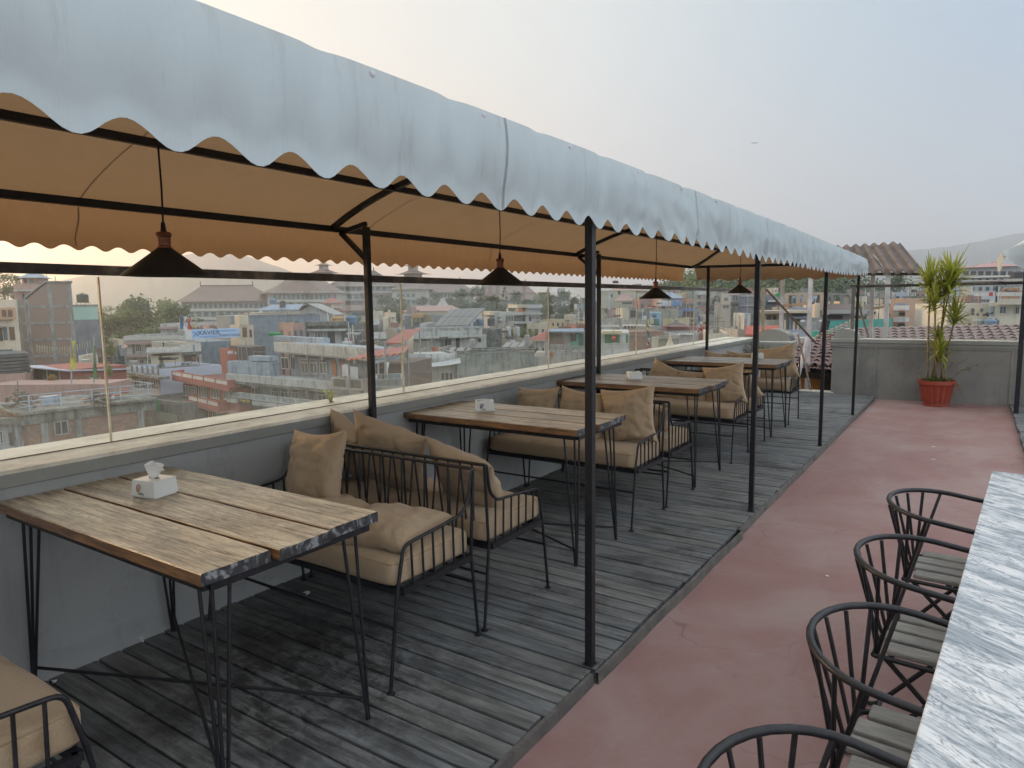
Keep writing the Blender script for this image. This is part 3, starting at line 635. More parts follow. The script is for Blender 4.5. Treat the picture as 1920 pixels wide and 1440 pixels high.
PIL=[('upright tan pillow nearest the parapet on the first bench',(-2.70,2.25,.725),.43,R_(-8),R_(-14),R_(-6),1,1.05),
('pillow in the corner behind the nearest bench, against the wall',(-2.98,2.78,.70),.42,R_(-30),R_(22),R_(20),2,1.0),
('pillow with gathered folds leaning behind the wire back of the first bench',(-2.62,2.70,.73),.44,R_(8),R_(18),R_(16),3,1.1),
('slumped pillow at the aisle end of the second bench',(-2.12,2.74,.66),.41,R_(-12),R_(32),R_(14),4,1.15),
('tan pillow lying flat on the seat of the first bench',(-2.10,2.15,.578),.40,R_(12),R_(-86),R_(4),5,1.05),
('flat pillow mostly hidden behind the nearest table edge',(-2.47,2.12,.575),.38,R_(-10),R_(-84),0,6,1.0),
('low pillow at the wall end of the bench behind the second table',(-2.86,4.60,.70),.40,R_(-6),R_(-18),R_(-4),7,1.05),
('middle pillow of the bench behind the second table',(-2.46,4.62,.70),.40,R_(4),R_(-16),R_(5),8,1.05),
('big upright stained pillow beside the nearest post',(-2.07,4.62,.725),.42,R_(6),R_(-12),R_(-7),9,1.0),
('pillow behind the stained one, at the aisle end',(-2.13,5.08,.62),.40,R_(0),R_(40),R_(10),10,1.1),
('pillow at the back of the bench before the third table',(-2.55,5.08,.64),.38,R_(5),R_(32),R_(-5),20,1.1),
('pillow with a pointed corner by the wall behind the third table',(-2.72,6.98,.69),.42,R_(5),R_(-16),R_(22),11,1.05),
('middle pillow of the bench behind the third table',(-2.42,6.95,.66),.38,R_(0),R_(-20),R_(2),12,1.2),
('creased pillow at the aisle end behind the third table',(-2.06,6.93,.71),.42,R_(4),R_(-16),R_(-10),13,1.0),
('pillow poking out past the third bench back toward the last table',(-2.05,7.42,.64),.38,R_(0),R_(40),R_(-18),14,1.1),
('upright pillow at the aisle end of the farthest bench',(-2.10,9.33,.74),.46,R_(2),R_(-14),R_(-12),15,1.1),
('pillow of the farthest bench behind the last table leg',(-2.55,9.36,.68),.40,R_(0),R_(-16),R_(2),16,1.2),
('pillow at the wall end of the farthest bench',(-2.92,9.36,.68),.38,R_(0),R_(-16),R_(6),17,1.0)]
for p in PIL: pillow(*p[:7],p[7])
# ---------------- tissue boxes ----------------
BOXM=paint('white_plastic',(.66,.68,.66),(.60,.62,.60),4,.28); TIS=paint('tissue_paper',(.80,.80,.79),(.74,.74,.73),6,.9); LOGO=paint('logo_rust',(.42,.16,.08),(.36,.13,.06)); LOGOD=paint('logo_dark',(.09,.03,.045),(.06,.03,.04)); LTX=paint('logo_text',(.18,.17,.17),(.15,.15,.15))
def tissue_box(lab,c,rz,logo,face,tissue):
    t=thing('tissue_box',lab,'tissue box',c,rz,'white tissue boxes on the tables')
    m=MB(); m.add([(-.065,-.058,.006),(.065,-.058,.006),(.065,.058,.006),(-.065,.058,.006),(-.060,-.053,.070),(.060,-.053,.070),(.060,.053,.070),(-.060,.053,.070)],[(3,2,1,0),(4,5,6,7),(0,1,5,4),(1,2,6,5),(2,3,7,6),(3,0,4,7)]); m.box(-.060,.060,-.053,.053,0,.0055); m.build('box_body',BOXM,t,bevel=.004)
    m=MB(); m.lathe([(.028,.0),(.028,.0012)],20); o=m.build('slot',paint('slot_dark',(.03,.03,.03),(.03,.03,.03)),t,loc=(0,0,.0702)); o.scale=(1,.35,1)
    m=MB()
    if tissue==1:   # standing crumpled sheet
        m.grid(lambda u,v:(lambda a:(.028*math.cos(a)*(.7+.9*v-.5*v*v)+.045*v**2*(u>.5)*(u-.5)*2,.010*math.sin(a)*(1+2*v)+.012*math.sin(u*17)*v,.0705+.062*v-.022*v*v*abs(2*u-1)**2+.006*noise.noise((u*6,v*6,1))))(2*math.pi*u),26,10)
    elif tissue==2: # folded over the edge
        m.grid(lambda u,v:(-.06+.10*u,-.02+.052*math.sin(u*3+.5)*(v-.5)-.045*v*(u>.2),.0725+.012*math.sin(math.pi*u)+.006*noise.noise((u*5,v*5,2))-(.03*max(0,v-.7))),18,10)
    elif tissue==3:
        m.grid(lambda u,v:(-.01+.03*(u-.5)-.03*v,.004*math.sin(u*9),.0705+.05*v*(1-.3*u)),10,8)
    if tissue: m.build('tissue',TIS,t,smooth=True,thick=.0006)
    # printed mark: curled pictogram and name
    R0={'y':(R_(86),0,0),'x':(R_(88),0,R_(-90))}[face]; cen={'y':(-.02,-.0590,.040),'x':(-.0655,.012,.040)}[face]
    if logo!=0:
        mm=LOGO if face=='x' or logo==1 else LOGOD
        e=bpy.data.objects.new('logo',None)
        g=MB(); pts=[(-.007,-.016),(-.010,-.004),(-.008,.008),(0,.014),(.008,.010),(.010,.003),(.004,-.002),(.001,-.010),(-.001,-.017)]
        g.tube([(a,b,0) for a,b in pts],.0024,6); pts2=[(-.002,-.012),(-.003,.0),(.002,.006)]; g.tube([(a,b,0) for a,b in pts2],.0016,5)
        o=g.build('logo',mm,t,loc=cen); o.rotation_euler=R0; o.scale=(1,1,.3) if face=='y' else (1,1,.3)
        d=(.022,0,0) if face=='y' else (0,-.02,0)
        text_mesh('lettering','lofty',.017,LTX,t,(cen[0]+(.012 if face=='y' else 0),cen[1]+(.0 if face=='y' else -.012),cen[2]-.022),R0,.0004)
    return t
tissue_box('white tissue box with a standing tissue on the nearest table',(-2.715,1.455,.80),R_(12)+0,1,'y',1)
tissue_box('white tissue box with its tissue flopped over, on the second table',(-2.73,3.74,.83),R_(38),2,'y',2)
tissue_box('closed-looking white tissue box on the third table',(-2.585,5.89,.84),R_(38),2,'x',0)
tissue_box('white tissue box with a pale tissue on the farthest table',(-2.20,8.74,.835),R_(24),2,'y',3)
# ---------------- litter ----------------
def litter(lab,x,y,z,s,seed):
    m=MB(); m.grid(lambda u,v:(s*(u-.5)+.2*s*noise.noise((u*3,v*3,seed)),s*.6*(v-.5)+.3*s*math.sin(u*4),.004+.25*s*abs(noise.noise((u*4,v*4,seed)))),7,5)
    o=m.build('paper_scrap',TIS,loc=(x,y,z),thick=.0008); tag(o,lab,'litter')
litter('crumpled white paper scrap on the dark planks under the first bench',-2.93,2.35,0,.04,1)
litter('tiny white scrap on the deck near the lower left cushion',onz(102,1279).x,onz(102,1279).y,0,.022,2)
litter('small white leaf-like scrap on the far red floor',-.02,onz(1750,840,-.1).y,-.1,.05,3) if 0 else None
for i,(px,py) in enumerate([(1750,838),(1750,862),(1551,1081)]):
    p=onz(px,py,-.05); litter(('pale fleck on the red floor before the pot','pale fleck lower on the red floor before the pot','pale speck on the red floor left of the chairs')[i],p.x,p.y,-.05,(.025,.03,.016)[i],i+5)
# ---------------- marble table + wire chairs ----------------
MTZ=.66; pA=onz(1860,883,MTZ); pB=onz(1700,1440,MTZ)
ang=math.atan2(pA.x-pB.x,pA.y-pB.y)
mt=thing('marble_table','grey-white veined marble table top along the right edge','table',(pA.x,pA.y,0),-ang)
m=MB(); m.box(0,.95,-3.9,0,MTZ-.022,MTZ); m.build('table_top',MARB,mt,bevel=.004)
m=MB(); m.box(.008,.94,-3.88,-.008,MTZ-.05,MTZ-.0235); m.build('table_edge',paint('edge_cream',(.40,.37,.28),(.3,.28,.2),10),mt)
for yy in (-.5,-2.2,-3.6):
    m=MB(); m.box(.42,.5,yy-.04,yy+.04,-.09,MTZ-.05); m.box(.2,.75,yy-.03,yy+.03,-.1,-.08); m.build('leg',METAL,mt)
SLATW=None
def _slat():
    t=NT('grey_slat_wood'); v=t.obj((3,16,16)); g=t.noise(v,2,7,.7,.3); c=t.ramp(g,[(.3,(.13,.13,.12)),(.55,(.24,.235,.215)),(.75,(.32,.31,.285))]); t.bump(g,.3,.002); return t.fin(c,.75)
SLATW=_slat()
def make_chair(lab,loc,rz):
    # local: back toward -X, seat centre at origin, width along Y; z=0 is the floor
    t=thing('wire_chair',lab,'chair',loc,rz,'black wire chairs with slatted seats along the marble table')
    SH=.405; RH=.685
    m=MB(); pts=[]
    W=.265; D=.20
    for k in range(17):
        a=math.pi/2+math.pi*k/16; pts.append((-.06+.215*math.cos(a),W*math.sin(a),RH+.018*math.cos((k-8)/8*math.pi/2)))
    pts=[(.30,W-.005,RH-.055),(.12,W,RH-.02)]+pts+[(.12,-W,RH-.02),(.30,-W+.005,RH-.055)]
    m.tube(pts,.0105,10); m.build('arm_rail',METAL,t,smooth=True,angle=50)
    m=MB()
    for k in range(9):
        a=math.pi*.56+math.pi*.88*k/8; tx,ty=-.06+.215*math.cos(a),W*math.sin(a); b=math.pi*.58+math.pi*.84*k/8
        bx,by=-.165+.02*math.cos(b),max(-.17,min(.17,.21*math.sin(b)))
        m.tube([(tx,ty,RH),(bx,by,SH-.01)],.0065,6)
    m.build('spindles',METAL,t,smooth=True,angle=50)
    m=MB(); m.tube(arc([(-.18,-.18,SH-.016),(.20,-.19,SH-.016),(.20,.19,SH-.016),(-.18,.18,SH-.016),(-.18,-.18,SH-.016)],.05),.009,8); m.build('seat_frame',METAL,t,smooth=True,angle=50)
    for k in range(4):
        m=MB(); y=-.141+k*.094; x0=-.165+(.02 if k in (0,3) else 0)
        m.box(x0,.2,y-.037,y+.037,SH-.006,SH+.014); m.build('slat',SLATW,t,bevel=.006)
    for s in (-1,1):
        m=MB(); y=s*.185
        m.tube(arc([(.30,y,RH-.07),(.22,y,.55),(-.22,y,.012),(-.27,y,.012)],.05),.009,8); m.build('leg',METAL,t,smooth=True,angle=50)
        m=MB(); y=s*.165; m.tube(arc([(-.15,y,SH-.02),(.23,y,.012),(.27,y,.012)],.05),.009,8); m.build('leg',METAL,t,smooth=True,angle=50)
    m=MB(); m.tube([(-.2,-.185,.04),(-.2,.185,.04)],.008,6); m.tube([(.2,-.165,.04),(.2,.165,.04)],.008,6); m.tube([(.03,-.165,.25),(.03,.165,.25)],.007,6); m.build('stretcher',METAL,t)
    return t
ch=[(-.005,3.50,'farthest wire chair at the marble table'),(-.035,2.71,'second farthest wire chair, grey slats showing'),(-.055,1.98,'third wire chair, its seat slats half under the marble'),(-.115,1.23,'nearest wire chair cut by the bottom edge of the picture')]
c0=None
for x,y,l in ch:
    if c0 is None: c0=make_chair(l,(x,y,-.05),-ang)
    else: dup(c0,(x,y,-.05),-ang,l)
# ---------------- potted plants ----------------
POTM=paint('red_pot',(.33,.055,.028),(.24,.045,.025),4,.5); SOIL=paint('soil',(.05,.035,.022),(.09,.06,.04),20); CANE=paint('cane',(.22,.17,.09),(.13,.10,.05),15)
LEAFY=m_leaf('dracaena_leaf',(.17,.20,.03),(.38,.38,.07),.35); WEED=m_leaf('weed_leaf',(.08,.16,.02),(.20,.24,.06),.25); DRY=paint('dry_stem',(.22,.14,.08),(.14,.08,.05),9)
def pot(name,lab,loc,rb,rt,h,mat,ribs=0):
    t=thing(name,lab,'potted plant',loc)
    m=MB(); n=96
    prof=[(rb,0),(rb*1.01,h*.12),(rb+(rt-rb)*.2,h*.16),(rt*.93,h*.80),(rt*.97,h*.84),(rt,h*.86),(rt*1.01,h),(rt*.93,h),(rt*.9,h*.88)]
    o=len(m.v)
    for i,(r,z) in enumerate(prof):
        for k in range(n):
            a=2*math.pi*k/n; q=r*(1-(.075 if (ribs and i in(2,3) and (k//3)%2 and 1) else 0)); m.v.append((q*math.cos(a),q*math.sin(a),z))
    for i in range(len(prof)-1):
        for k in range(n): m.f.append((o+i*n+k,o+i*n+(k+1)%n,o+(i+1)*n+(k+1)%n,o+(i+1)*n+k))
    m.f.append(tuple(o+k for k in range(n))[::-1]); m.build('pot',mat,t,smooth=True,angle=25)
    m=MB(); m.lathe([(rt*.9,h*.9),(rt*.5,h*.97),(0.01,h)],20,cap=False); m.build('soil',SOIL,t); return t
pt=pot('potted_dracaena','tall yellow-green dracaena in a ribbed red pot by the end wall',(-.42,12.02,-.05),.165,.245,.385,POTM,1)
def blade(m,base,d,L,wd,droop,rr):
    d=Vector(d).normalized(); side=d.cross(Vector((0,0,1))); side=side.normalized() if side.length>.05 else Vector((1,0,0)); n=6; o=len(m.v)
    for i in range(n+1):
        s=i/n; p=Vector(base)+d*(L*s)+Vector((0,0,-droop*s*s*L)); w_=wd*(math.sin(math.pi*min(1,.12+s*.95))**.7)*(1 if s<.98 else .1)
        nn=side.cross(d); m.v+=[tuple(p-side*w_),tuple(p-nn*w_*.25),tuple(p+side*w_)]
    for i in range(n):
        a=o+i*3; m.f+=[(a,a+1,a+4,a+3),(a+1,a+2,a+5,a+4)]
rr=random.Random(11)
heads=[(1744,538,11.95,.50,1.0),(1782,534,12.05,.56,1.2),(1773,545,11.98,.50,1.0),(1753,572,11.85,.42,.9),(1790,598,11.9,.40,.9),(1762,668,11.95,.36,.85),(1757,640,12.1,.3,.6)]
O=Vector((-.42,12.02,-.05))
for i,(px,py,yy,L,dn) in enumerate(heads):
    p=ony(px,py,yy)-O; bx=(-.10+.035*i,.02*((i*2)%3-1)); m=MB()
    b0=Vector((bx[0]*1.1,bx[1],.36)); mid=b0.lerp(p,.5)+Vector((.01*((i%3)-1),0,0)); pts=[b0.lerp(mid,k/4) for k in range(4)]+[mid.lerp(p,k/5) for k in range(6)]
    m.tube(pts,[.016-.005*k/9 for k in range(10)],7); m.build('cane',CANE,pt,smooth=True)
    m=MB(); n=int(78*dn)
    for k in range(n):
        el=R_(rr.uniform(8,86)); az=k*2.399+rr.uniform(-.3,.3); d=(math.cos(az)*math.cos(el),math.sin(az)*math.cos(el),math.sin(el))
        bz=p+Vector((0,0,rr.uniform(-.10,.10))); blade(m,bz,d,L*rr.uniform(.75,1.1)*(1 if el>.5 else .8),.017,rr.uniform(.05,.75)*(1.2-el/1.6),rr)
    m.build('leaf_crown',LEAFY,pt)
m=MB()
for k in range(60):
    a=rr.uniform(0,6.28); r=rr.uniform(0,.2); b=(r*math.cos(a),r*math.sin(a),.36); blade(m,b,(math.cos(a)*.5,math.sin(a)*.5,rr.uniform(.5,1.4)),rr.uniform(.08,.26),.012,.6,rr)
m.build('weeds',WEED,pt)
m=MB()
for k in range(14):
    a=rr.uniform(0,6.28); L=rr.uniform(.25,.62); pts=[Vector((.15*math.cos(a),.15*math.sin(a),.36))+Vector((math.cos(a)*L*.7*s,math.sin(a)*L*.5*s,L*(s-.45*s*s))) for s in [q/6 for q in range(7)]]
    m.tube(pts,.0018,4)
    for p in pts[3:]:
        for _ in range(2): blade(m,p,(rr.uniform(-1,1),rr.uniform(-1,1),rr.uniform(0,1)),.03,.008,.2,rr)
for k in range(10):
    a=rr.uniform(-.6,1.0); pts=[Vector((.25*math.cos(a),-.05+.2*math.sin(a),.37)),Vector((.29*math.cos(a),-.05+.22*math.sin(a),.33)),Vector((.30*math.cos(a)+rr.uniform(-.02,.05),-.06+.22*math.sin(a),.2+rr.uniform(-.03,.05)))]; m.tube(pts,.004,4)
m.build('dry_stems',DRY,pt)
p2=pot('potted_shrub','small sparse shrub in a white pot against the corner pillar',(-2.98,11.75,-.02),.12,.2,.5,paint('white_pot',(.5,.52,.53),(.4,.42,.43)))
m=MB()
for k in range(420):
    a=rr.uniform(0,6.28); r=rr.uniform(0,.32)**.8; z=.5+rr.uniform(0,.45)*(1-r); blade(m,(r*.7*math.cos(a),r*.7*math.sin(a),z),(rr.uniform(-1,1),rr.uniform(-1,1),rr.uniform(-.2,1)),.06,.008,.3,rr)
m.build('foliage',m_leaf('shrub_leaf',(.10,.13,.05),(.22,.24,.12),.2),p2)
m=MB()
for k in range(16):
    a=rr.uniform(0,6.28); m.tube([(0,0,.46),(.12*math.cos(a),.12*math.sin(a),.65),(.24*math.cos(a),.24*math.sin(a),.85)],.004,4)
m.build('stems',DRY,p2)
def sprout(lab,x,y,z,n,h,seed):
    r2=random.Random(seed); m=MB()
    for k in range(n):
        a=r2.uniform(0,6.28); d=(math.cos(a)*.5,math.sin(a)*.5,1); blade(m,(0,0,.0),d,h*r2.uniform(.6,1),.008,.2,r2)
        for q in range(4): blade(m,Vector(d).normalized()*h*.25*q,(r2.uniform(-1,1),r2.uniform(-1,1),.4),h*.3,.008,.2,r2)
    o=m.build('weed_plant',m_leaf('bright_weed',(.22,.28,.03),(.38,.42,.06),.4),loc=(x,y,z)); tag(o,lab,'weed')
p=onx(648,752,-3.35); sprout('small bright weed growing on the parapet coping by the second post',-3.47,3.05,.922,14,.10,3)
# ---------------- second deck + second awning corner ----------------
mb=MB(); y=4.0
while y<12.38: mb.box(.50+rr.uniform(-.01,.01),3.4,y,y+.12,-.06,0+rr.uniform(-.002,.002)); y+=.125
tag(mb.build('side_deck',DECK,bevel=.003),'grey plank deck at the far right','deck',kind='structure')
a2=thing('awning','pale fringed corner of a second awning at the right edge on a black post','awning',(.53,11.36,0))
m=MB(); m.bar((0,0,0),(-.0,0,2.1),.055,.05); m.build('post',METAL,a2)
m=MB(); m.bar((0,0,2.08),(2.5,0,2.08),.04,.04); m.bar((0,0,2.08),(0,-2.5,2.08),.04,.04); m.build('frame_beam',METAL,a2)
def a2c(u,v):
    x=-.27+2.4*u; y=-.16+2.6*v; return (x,y,2.13+.30*(1-math.exp(-(x+.27)*2.2))+.35*math.sin(math.pi*v)*min(1,(x+.27)))
m=MB(); m.grid(a2c,24,24); m.build('canopy_cloth',TARP,a2,smooth=True)
def a2v(u,v):
    x=-.27+2.4*u; q=x+.27; zt=2.13+.30*(1-math.exp(-q*2.2)); zb=2.12-.19*min(1,q*5.)-.02*abs(math.sin(q*60))+.25*max(0,q-.35); return (x,-.17-.03*v,zt+(zb-zt)*v)
m=MB(); m.grid(lambda u,v:a2v(1-u,v),300,5); m.build('front_valance',TARP,a2,smooth=True)
m=MB(); m.grid(lambda u,v:(-.285+.03*v,-.16+2.6*u,2.135-(.03+.15*min(1,u*4)+.015*abs(math.sin(u*70)))*v),120,4); m.build('side_valance',TARP,a2,smooth=True)
# ---------------- beyond the end wall ----------------
wr_=thing('white_gate_railing','white slatted metal railing at the far open corner','railing',(-2.82,12.9,0))
m=MB(); m.bar((-.05,0,.90),(.24,0.05,.965),.05,.05); m.bar((-.05,0,.1),(.24,.05,.1),.03,.03); m.build('rail',WHM,wr_)
for k in range(7):
    m=MB(); x=-.03+k*.042; m.bar((x,.01,.1),(x,.01,.90+x*.2),.024,.02); m.build('slat',WHM,wr_)
# two thin leaning ladder poles
TUBEW=paint('pole_wood',(.22,.18,.15),(.14,.11,.09),8)
for k,(a,b,l) in enumerate([((1496,627,12.75),(1522,738,12.5),'slanting brown ladder pole nearest the last bench'),((1497,688,12.7),(1501,738,12.5),'short upright pole by the curb')]):
    A=ony(*a);B=ony(*b); m=MB(); m.tube([(0,0,0),A-B],.016,7); tag(m.build('ladder_pole',TUBEW,loc=B),l,'pole')
# corrugated shelter
cs=thing('corrugated_shelter','brown corrugated sheet roof on white posts behind the awning end','shelter',(-2.3,14,0))
O=Vector((-2.3,14,0)); P=lambda px,py,y: ony(px,py,y)-O
CORR=paint('corrugated_brown',(.14,.105,.085),(.08,.065,.055),3,.8,.2)
q0=P(1455,470,15.2); q1=P(1688,455,15.2); q2=P(1735,512,13.2); q3=P(1440,512,13.2)
def cr(u,v):
    a=q0.lerp(q1,u); b=q3.lerp(q2,u); p=a.lerp(b,v); p.z+=.028*math.sin(u*2*math.pi*14); return p
m=MB(); m.grid(cr,170,8); m.build('roof_sheet',CORR,cs,smooth=True,thick=.006)
m=MB()
for v in (.08,.5,.92):
    a=q0.lerp(q3,v); b=q1.lerp(q2,v); m.bar(a-Vector((0,0,.06)),b-Vector((0,0,.06)),.05,.05)
m.build('purlin',paint('rust_bar',(.22,.19,.17),(.14,.10,.08)),cs)
for px,py,pb,y in ((1639,480,700,14.4),(1666,512,700,13.3),(1521,512,700,13.3),(1468,512,700,14.0)):
    a=P(px,py,y); m=MB(); m.bar((a.x,a.y,-.6),(a.x,a.y,a.z+.0),.07,.07); m.build('post',WHM,cs)
m=MB(); a=P(1636,478,14.4); b=P(1666,515,13.3); m.bar(a,b,.05,.05); a=P(1470,573,14); b=P(1525,568,13.3); m.bar(a,b,.04,.04); a=P(1640,578,14.4); b=P(1667,572,13.3); m.bar(a,b,.04,.04); m.build('brace',paint('rust_bar',(.22,.19,.17)),cs)
m=MB(); a=P(1515,632,13.0); b=P(1494,712,12.8); m.bar(a,b,.05,.06); m.build('brace',WHM,cs)
# clay tile roofs
def m_tile():
    t=NT('clay_tile'); v=t.obj(); r=t.rnd(); f=t.noise(v,3,5,.7); c=t.ramp(f,[(.3,(.18,.13,.12)),(.5,(.27,.165,.145)),(.68,(.25,.22,.215))]); c=t.mix(t.math('MULTIPLY',r,.5),c,(.25,.2,.19)); return t.fin(c,.8)
TILE=m_tile()
def tile_roof(name,lab,a,b,c,d,nu,nv,amp=.05,parent=None):
    """a-b top edge, d-c bottom edge; barrel tiles"""
    O=(a+b+c+d)/4; t=thing(name,lab,'roof',tuple(O)) if parent is None else parent; A,B,C_,D=[q-O for q in (a,b,c,d)] if parent is None else (a,b,c,d)
    n=(B-A).cross(D-A).normalized(); n=n if n.z>0 else -n
    for j in range(nv):
        m=MB()
        for i in range(nu):
            def P(s,q,i=i,j=j):
                u=(i+s)/nu; v=(j+q*1.12)/nv; p=A.lerp(B,u).lerp(D.lerp(C_,u),v); return p+n*(amp*math.sin(math.pi*s)**.8*(1 if i%1==0 else 1)+.03*q)
            m.grid(P,6,1)
        m.build('tile_course',TILE,t,smooth=True)
    return t
tile_roof('tiled_roof','weathered orange clay tile roof seen past the curb',ony(1490,668,15.5)+Vector((-.6,0,-.1)),ony(1600,600,17.5),ony(1600,700,13.0),ony(1482,692,13.0),18,14,.035)
tile_roof('tiled_roof','red barrel tile roof behind the end wall glass',ony(1592,620,17.5),ony(2010,611,17.5),ony(1800,690,13.3),ony(1380,690,13.3),24,12,.075)
O2=Vector((-2.1,13.6,0)); hb=thing('small_hut','ochre shack under the clay tile roof beyond the curb','shed',tuple(O2))
a=ony(1485,695,13.05)-O2; b=ony(1565,695,13.05)-O2
MB().box(a.x,b.x,-.1,1.5,-3.5,a.z-.12).build('wall',paint('ochre_wall',(.32,.16,.05),(.2,.1,.04),4),hb)
MB().box(a.x-.1,b.x+.1,-.35,1.6,a.z-.14,a.z-.03).build('fascia',paint('tar_black',(.02,.018,.016),(.035,.03,.025),8),hb)
MB().box(a.x+.45,a.x+.62,-.13,-.1,-3,a.z-.14).build('door',paint('tar_black',(.02,.018,.016)),hb)
# ================= CITY =================
GZ=-20.
def _mute(c,k=.2):
    if c is None: return None
    l=.3*c[0]+.59*c[1]+.11*c[2]; return tuple(x+(l-x)*k for x in c)
def C(name,a,b=None,sc=.6,st=False,dirt=.5,rough=.85): return paint(name,_mute(a),_mute(b),sc,rough,0,0,False,st,None,dirt)
CONC=C('raw_concrete',(.27,.28,.27),(.19,.20,.195),.7,True,.5); WHT=C('white_render',(.48,.50,.49),(.36,.38,.37),.5,True,.45); BLU=C('blue_grey_render',(.20,.27,.33),(.155,.205,.25),1.1,True,.35)
PBLU=C('pale_blue_render',(.34,.42,.50),(.28,.35,.42),.8,True,.45); REDP=C('red_facade_paint',(.40,.115,.085),(.33,.10,.08),.6,False); ORNG=C('orange_render',(.52,.29,.16),(.44,.25,.14),.5,True,.2); CREAM=C('cream_render',(.58,.50,.36),(.50,.43,.31),.5,True,.2)
YEL=C('yellow_render',(.56,.47,.24),(.5,.42,.24),.5,True,.2); PINK=C('pink_render',(.40,.24,.20),(.34,.215,.18),.5,True,.3); LAV=C('lavender_render',(.44,.48,.58),(.40,.44,.54),.5); MINT=C('mint_paint',(.30,.52,.44),(.27,.48,.41),.4); TEAL=C('teal_net',(.02,.30,.24),(.015,.24,.20),.8)
MOSS=C('mossy_concrete',(.24,.25,.22),(.08,.085,.075),.9,True,.7); GRYD=C('dark_roof_slab',(.12,.125,.12),(.08,.085,.08),.6); MAROON=C('maroon_roof',(.16,.045,.035),(.12,.04,.035),.6); BEIGE=C('beige_block',(.50,.42,.33),(.44,.37,.29),.5,True,.12); GREEN=C('green_shopfront',(.03,.28,.12),(.02,.2,.09),.6)
PANE=paint('dark_pane',(.035,.045,.045),(.07,.08,.08),1.5,.25); CURT=paint('curtained_pane',(.13,.165,.165),(.08,.10,.10),1.2,.5); FRW=paint('white_frame',(.62,.64,.64),(.5,.52,.52),2,.6); FRB=paint('brown_frame',(.14,.085,.05),(.1,.06,.04),2,.6); DKOP=paint('dark_opening',(.03,.032,.035),(.05,.05,.05),2,.9); DOORO=paint('orange_door',(.42,.15,.06),(.36,.13,.06),2,.7); PANB=paint('blue_pane',(.05,.10,.14),(.07,.12,.17),2,.3)
RAILB=paint('pale_blue_rail',(.34,.42,.50),(.28,.34,.4),3,.6); GALV=paint('galvanised_sheet',(.30,.31,.31),(.22,.22,.21),2,.6); BSHEET=paint('blue_sheet',(.19,.26,.35),(.14,.20,.29),1,.5); RSHEET=paint('red_sheet',(.34,.10,.075),(.27,.10,.08),1,.6)
PROOF=C('palace_roof_tile',(.20,.145,.12),(.165,.12,.10),.25); PWALL=C('palace_wall',(.42,.42,.37),(.37,.37,.33),.3); PCOL=C('palace_band',(.50,.50,.44),(.45,.45,.4),.3); PGL=paint('palace_glass',(.13,.18,.19),(.10,.14,.15),.5,.4); PBRK=C('palace_brick',(.40,.17,.12),(.36,.16,.12),.5)
def m_brick():
    t=NT('old_brick'); v=t.obj(); b=t.n('ShaderNodeTexBrick'); b.inputs['Scale'].default_value=1; b.inputs['Brick Width'].default_value=.42; b.inputs['Row Height'].default_value=.14; b.inputs['Mortar Size'].default_value=.012
    rt=t.n('ShaderNodeMapping'); rt.inputs['Rotation'].default_value=(R_(-90),0,0); t.l(v,rt.inputs[0]); t.l(rt.outputs[0],b.inputs['Vector'])
    b.inputs['Color1'].default_value=(.24,.115,.08,1); b.inputs['Color2'].default_value=(.32,.17,.12,1); b.inputs['Mortar'].default_value=(.22,.20,.18,1)
    c=t.mix(t.ramp(t.noise(v,.9,7,.75,.5),[(.45,(0,0,0)),(.6,(.95,.95,.95))]),b.outputs['Color'],(.17,.135,.115)); c=t.mix(t.ramp(t.noise(v,3.5,6,.8),[(.5,(0,0,0)),(.62,(.7,.7,.7))]),c,(.07,.068,.058)); c=t.mix(t.ramp(t.noise(v,2.2,6,.8),[(.6,(0,0,0)),(.68,(.7,.7,.7))]),c,(.30,.30,.27)); return t.fin(c,.9)
BRICK=m_brick()
def m_brick2():
    t=NT('clean_brick'); v=t.obj(); f=t.noise(v,.5,5,.6); g=t.noise(t.obj((1,1,9)),2,4,.7); c=t.mix(f,(.25,.185,.155),(.20,.155,.135)); c=t.mix(t.ramp(g,[(.5,(0,0,0)),(.65,(.5,.5,.5))]),c,(.2,.15,.12)); return t.fin(c,.9)
BRK2=m_brick2()
